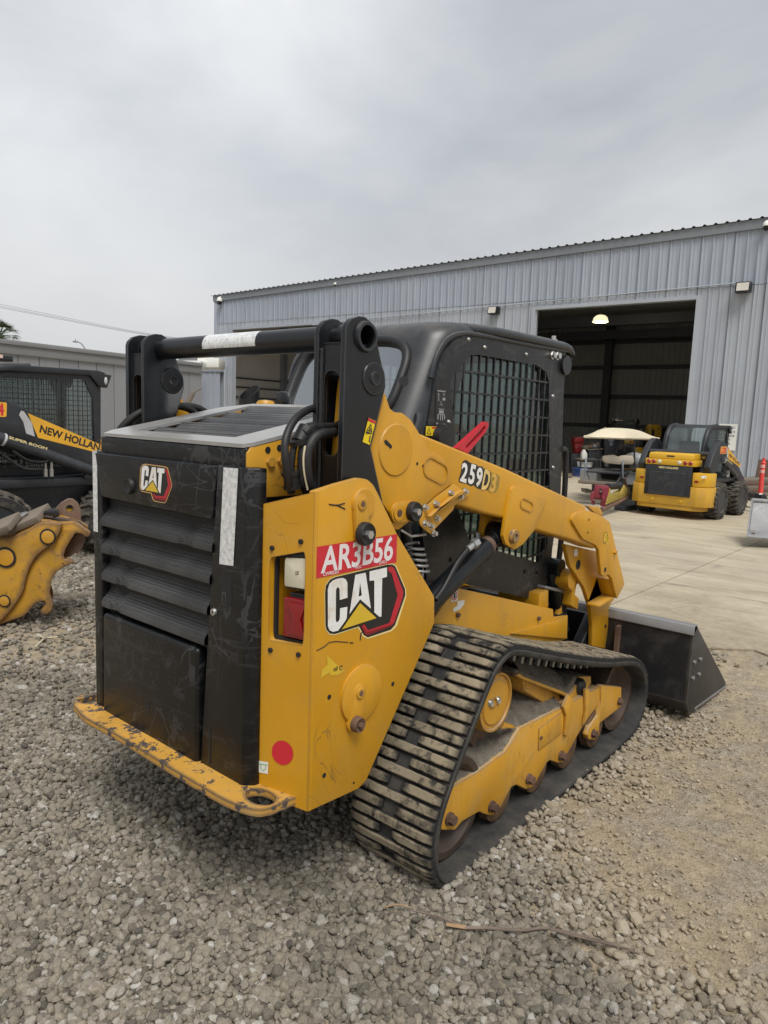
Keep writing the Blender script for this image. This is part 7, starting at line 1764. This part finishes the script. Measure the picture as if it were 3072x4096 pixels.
b_ = fthing('black_crate', 'low black tub under the brown planks by the traffic post', 'tub', 'U', 1420, 1390, 16.0)
fp('tub', 'U', [(1372, 1275), (1500, 1275), (1515, 1395), (1380, 1395)], 16.0, 0, .5, m_plastic, b_, .02)
BD = 10.4
BL = fthing('grey_bucket', 'pale grey loader bucket at the right edge with its floor towards the viewer', 'bucket', 'U', 1500, 1960, BD)
m_grey = paint('pale_grey_steel', (0.25, 0.25, 0.255), .45, .15, (0.20, 0.17, 0.13), .5, scratch=(.5, .5, .5))
fb = lambda x, y, d=0.0: at_depth('U', x, y, BD + d)
def slabB(name, P, th, mat, bev=.006):
    P = [Vector(p) for p in P]; n = (P[1] - P[0]).cross(P[2] - P[0]).normalized(); b = MB(); v0 = b.vs(P); v1 = b.vs([p + n * th for p in P]); m = len(P)
    for i in range(m): b.face((v0[i], v0[(i + 1) % m], v1[(i + 1) % m], v1[i]))
    b.face(v0); b.face(v1); return part(name, b, mat, BL, bev)
slabB('back_sheet', [fb(1415, 1385, .75), fb(2300, 1440, .75), fb(2300, 1930, .45), fb(1345, 1860, .45)], .02, m_grey)
slabB('floor_edge', [fb(1312, 1965), fb(2300, 2050), fb(2300, 1930, .45), fb(1345, 1860, .45)], .02, m_grey)
slabB('side_sheet', [fb(1312, 1965), fb(1345, 1860, .45), fb(1415, 1375, .75), fb(1390, 1375, .70), fb(1330, 1850, .2)], .02, m_grey)
part('top_tube', MB().tube([fb(1395, 1378, .75), fb(2300, 1440, .75)], .035, 10), m_grey, BL)
(x, y) = (1425, 1918); c_ = fb(x, y, .18); part('bolt_hole', MB().ball(c_, (.035, .035, .03)), m_rust, BL)
# workshop things inside the shed
ID = 25.5
m_bin = paint('red_bin', (0.32, 0.02, 0.02), .5, .15); m_blue = paint('blue_plastic', (0.02, 0.055, 0.20), .45, .1)
t_ = fthing('red_bin', 'dusty red wheelie bin on the clutter inside the shed', 'bin', 'T', 210, 540, ID + 1.2); fp('bin_body', 'T', [(150, 400), (270, 400), (250, 545), (165, 540)], ID + 1.2, 0, .5, m_bin, t_, .03); fp('bin_lid', 'T', [(145, 400), (160, 330), (270, 322), (278, 400)], ID + 1.15, 0, .6, m_bin, t_, .03)
t_ = fthing('blue_drum', 'blue plastic drum on the shed floor under the bench', 'drum', 'T', 270, 862, ID - .8); c_ = at_depth('T', 268, 862, ID - .8); h_ = at_depth('T', 268, 740, ID - .8).z
part('drum', MB().lathe([(.0, .24), (.0, .27), (h_ * .9, .29), (h_ * .95, .30), (h_, .30), (h_ + .01, .27)], (c_.x, c_.y, 0), 'z', 24), m_blue, t_)
for (x0, x1, y0, y1, lab) in ((255, 312, 652, 722, 'white bucket on the bench shelf above the blue drum'), (345, 398, 655, 728, 'white bucket on the bench shelf beside the cart rail')):
    zb = at_depth('T', (x0 + x1) / 2, y1, ID - .6); zt_ = at_depth('T', (x0 + x1) / 2, y0, ID - .6); t_ = fthing('bucket', lab, 'bucket', 'T', (x0 + x1) / 2, y1, ID - .6, zb.z)
    part('pail', MB().lathe([(0, .13), (zt_.z - zb.z, .16), (zt_.z - zb.z, .14)], tuple(zb), 'z', 18), m_white, t_)
t_ = fthing('work_bench', 'dark steel work bench with a light board top inside the shed', 'bench', 'T', 320, 840, ID - .5)
fp('bench_top', 'T', [(230, 618), (500, 622), (500, 634), (230, 632)], ID - .9, 0, .9, m_wood, t_); fp('bench_shelf', 'T', [(220, 724), (500, 732), (500, 740), (220, 736)], ID - .9, 0, .9, m_nhblack, t_)
for x in (225, 490): fp('bench_leg', 'T', [(x, 630), (x + 14, 630), (x + 14, 850), (x, 850)], ID - .85, 0, .06, m_nhblack, t_)
t_ = fthing('fuel_can', 'white plastic can standing on the bench inside the shed', 'can', 'T', 285, 618, ID - .5, 1.0); fp('can', 'T', [(250, 618), (255, 540), (275, 500), (290, 488), (305, 520), (322, 550), (320, 618)], ID - .6, 0, .25, m_white, t_, .02)
t_ = fthing('steel_cabinet', 'black steel cabinet beside the bench inside the shed', 'cabinet', 'T', 420, 850, ID); fp('cabinet', 'T', [(335, 490), (520, 480), (520, 850), (335, 850)], ID + .3, 0, .6, m_nhblack, t_, .02); fp('cabinet_top', 'T', [(328, 488), (525, 478), (525, 490), (328, 500)], ID + .25, 0, .7, m_wood, t_)
t_ = fthing('steel_cabinet', 'tall dark cabinet behind the golf cart canopy inside the shed', 'cabinet', 'T', 670, 850, ID + .5); fp('cabinet', 'T', [(545, 330), (800, 340), (800, 850), (545, 850)], ID + .8, 0, .7, m_nhblack, t_, .02)
fp('vent', 'T', [(605, 350), (672, 350), (672, 385), (605, 385)], ID + .78, 0, .02, m_trim, t_); fp('gauge', 'T', [(615, 395), (660, 395), (660, 440), (615, 440)], ID + .78, 0, .02, m_trim, t_)
r_ = random.Random(11)
bases = [(305, 470, m_wood, 'pale wooden offcut heaped just right of the red bin'), (365, 458, m_wornsteel, 'rusty brown part heaped on the black cabinet in the shed'), (425, 448, m_cart, 'grey machine casing heaped on the black cabinet in the shed'), (470, 440, m_wood, 'light board piece at the right end of the cabinet heap'), (395, 418, m_rust, 'dark lump on top of the heap in the shed')]
for i, (x, y, sm_, slab_) in enumerate(bases):
    dd = ID + .5 + .04 * i; w_ = r_.uniform(26, 44); h_ = r_.uniform(22, 46); p = at_depth('T', x, y, dd); OFF = Vector(p)
    o = part('scrap_piece', MB().prism(on_f('T', [(x - w_, y + 12), (x + w_, y + 18), (x + w_ * r_.uniform(.3, 1), y - h_), (x - w_ * r_.uniform(.2, .9), y - h_ * r_.uniform(.3, 1))], dd), 0, .5, f=fr_f(dd)), sm_, None, .02); o.location = OFF
    tag(o, slab_, 'scrap', 'scrap heaped in the shed')
t_ = fthing('engine_parts', 'dark low heap of machine parts along the left of the shed bay', 'machine parts', 'T', 150, 840, ID + .6)
fp('parts', 'T', [(100, 560), (150, 545), (225, 560), (230, 700), (215, 840), (100, 840)], ID + .6, 0, .6, m_nhblack, t_, .03); fp('parts', 'T', [(95, 850), (120, 860), (150, 890), (92, 898)], ID - 2.0, 0, .3, m_rust, t_, .02)
YM = fthing('boom_mast', 'upright yellow excavator arm standing inside the shed behind the golf cart', 'excavator arm', 'T', 1200, 700, ID + 2.5)
fp('arm_plate', 'T', [(1130, 300), (1138, 200), (1180, 155), (1300, 165), (1310, 200), (1308, 300), (1250, 420), (1180, 450), (1150, 900), (1100, 900), (1120, 480)], ID + 2.5, 0, .4, m_nh, YM, .03)
fp('arm_gap', 'T', [(1180, 230), (1215, 232), (1205, 420), (1172, 430)], ID + 2.48, 0, .015, m_nhblack, YM)
for (x, y) in ((1190, 215), (1270, 215), (1298, 185)): fp('pin', 'T', circle(x, y, 11, 12), ID + 2.46, 0, .03, m_wornsteel, YM)
OFF = Vector((0, 0, 0))
b = MB(); r_ = random.Random(5); p = at_depth('T', 1380, 320, ID + 3)
t_ = fthing('hose_reel', 'tangle of black hoses hanging in the shed behind the parked skid steer', 'hoses', 'T', 1380, 420, ID + 3, 1.5)
for k in range(9):
    pts_ = [at_depth('T', r_.uniform(1320, 1480), r_.uniform(200, 420), ID + 3 + r_.uniform(0, .5)) for _ in range(5)]; b.tube(catmull(pts_, 5), .03, 6)
part('hoses', b, m_plastic, t_)
OFF = Vector((0, 0, 0))
# ================================================================== dry stems on the ground
m_stem = paint('dry_stem', (0.15, 0.115, 0.092), .85, .25, (0.30, 0.24, 0.18), .5); m_split = paint('split_wood', (0.33, 0.215, 0.12), .8, .2)
def gpt(x, y, z=.022): q = on_z('1', [(x, y)], z)[0]; return Vector((q[0], q[1], z))
s0_ = gpt(1540, 3625); ST = thing('dry_twig', 'long dry brown stem with a split end lying on the gravel', 'twig', (s0_.x, s0_.y, 0)); OFF = Vector((s0_.x, s0_.y, 0))
pp_ = [gpt(1862, 3711, .028), gpt(1950, 3712, .027), gpt(2080, 3722, .026), gpt(2180, 3713, .03), gpt(2300, 3738, .026), gpt(2450, 3775, .024), gpt(2560, 3818, .02)]
part('stem', MB().tube(catmull(pp_, 6), [.0055] * 12 + [.005] * 12 + [.004] * 12 + [.002], 8), m_stem, ST)
part('stem', MB().tube(catmull([gpt(1640, 3640, .03), gpt(1740, 3662, .028), gpt(1810, 3690, .03), gpt(1862, 3706, .028)], 5), [.0025] * 6 + [.0038] * 10, 7), m_stem, ST)
part('stem', MB().tube(catmull([gpt(2200, 3717, .034), gpt(2330, 3752, .03), gpt(2480, 3786, .028), gpt(2540, 3800, .022)], 5), .0035, 6), m_stem, ST)
for dy in (-4, 0, 5): part('split_fibre', MB().tube([gpt(1785, 3697 + dy, .03), gpt(1862, 3709 + dy * .7, .03)], [.002, .004], 6), m_split, ST)
part('twig', MB().tube(catmull([gpt(1540, 3628, .03), gpt(1590, 3618, .03), gpt(1640, 3630, .03)], 4), .0028, 6), m_split, ST)
s0_ = gpt(150, 2560, .02); ST = thing('dry_stalk', 'pale forked dry stalk on the dirt left of the loader door', 'stalk', (s0_.x, s0_.y, 0)); OFF = Vector((s0_.x, s0_.y, 0))
part('stalk', MB().tube([gpt(230, 2548, .02), gpt(178, 2552, .03), gpt(152, 2540, .02)], .006, 6).tube([gpt(178, 2552, .03), gpt(142, 2586, .015)], .005, 6), m_hosewhite, ST)
OFF = Vector((0, 0, 0))
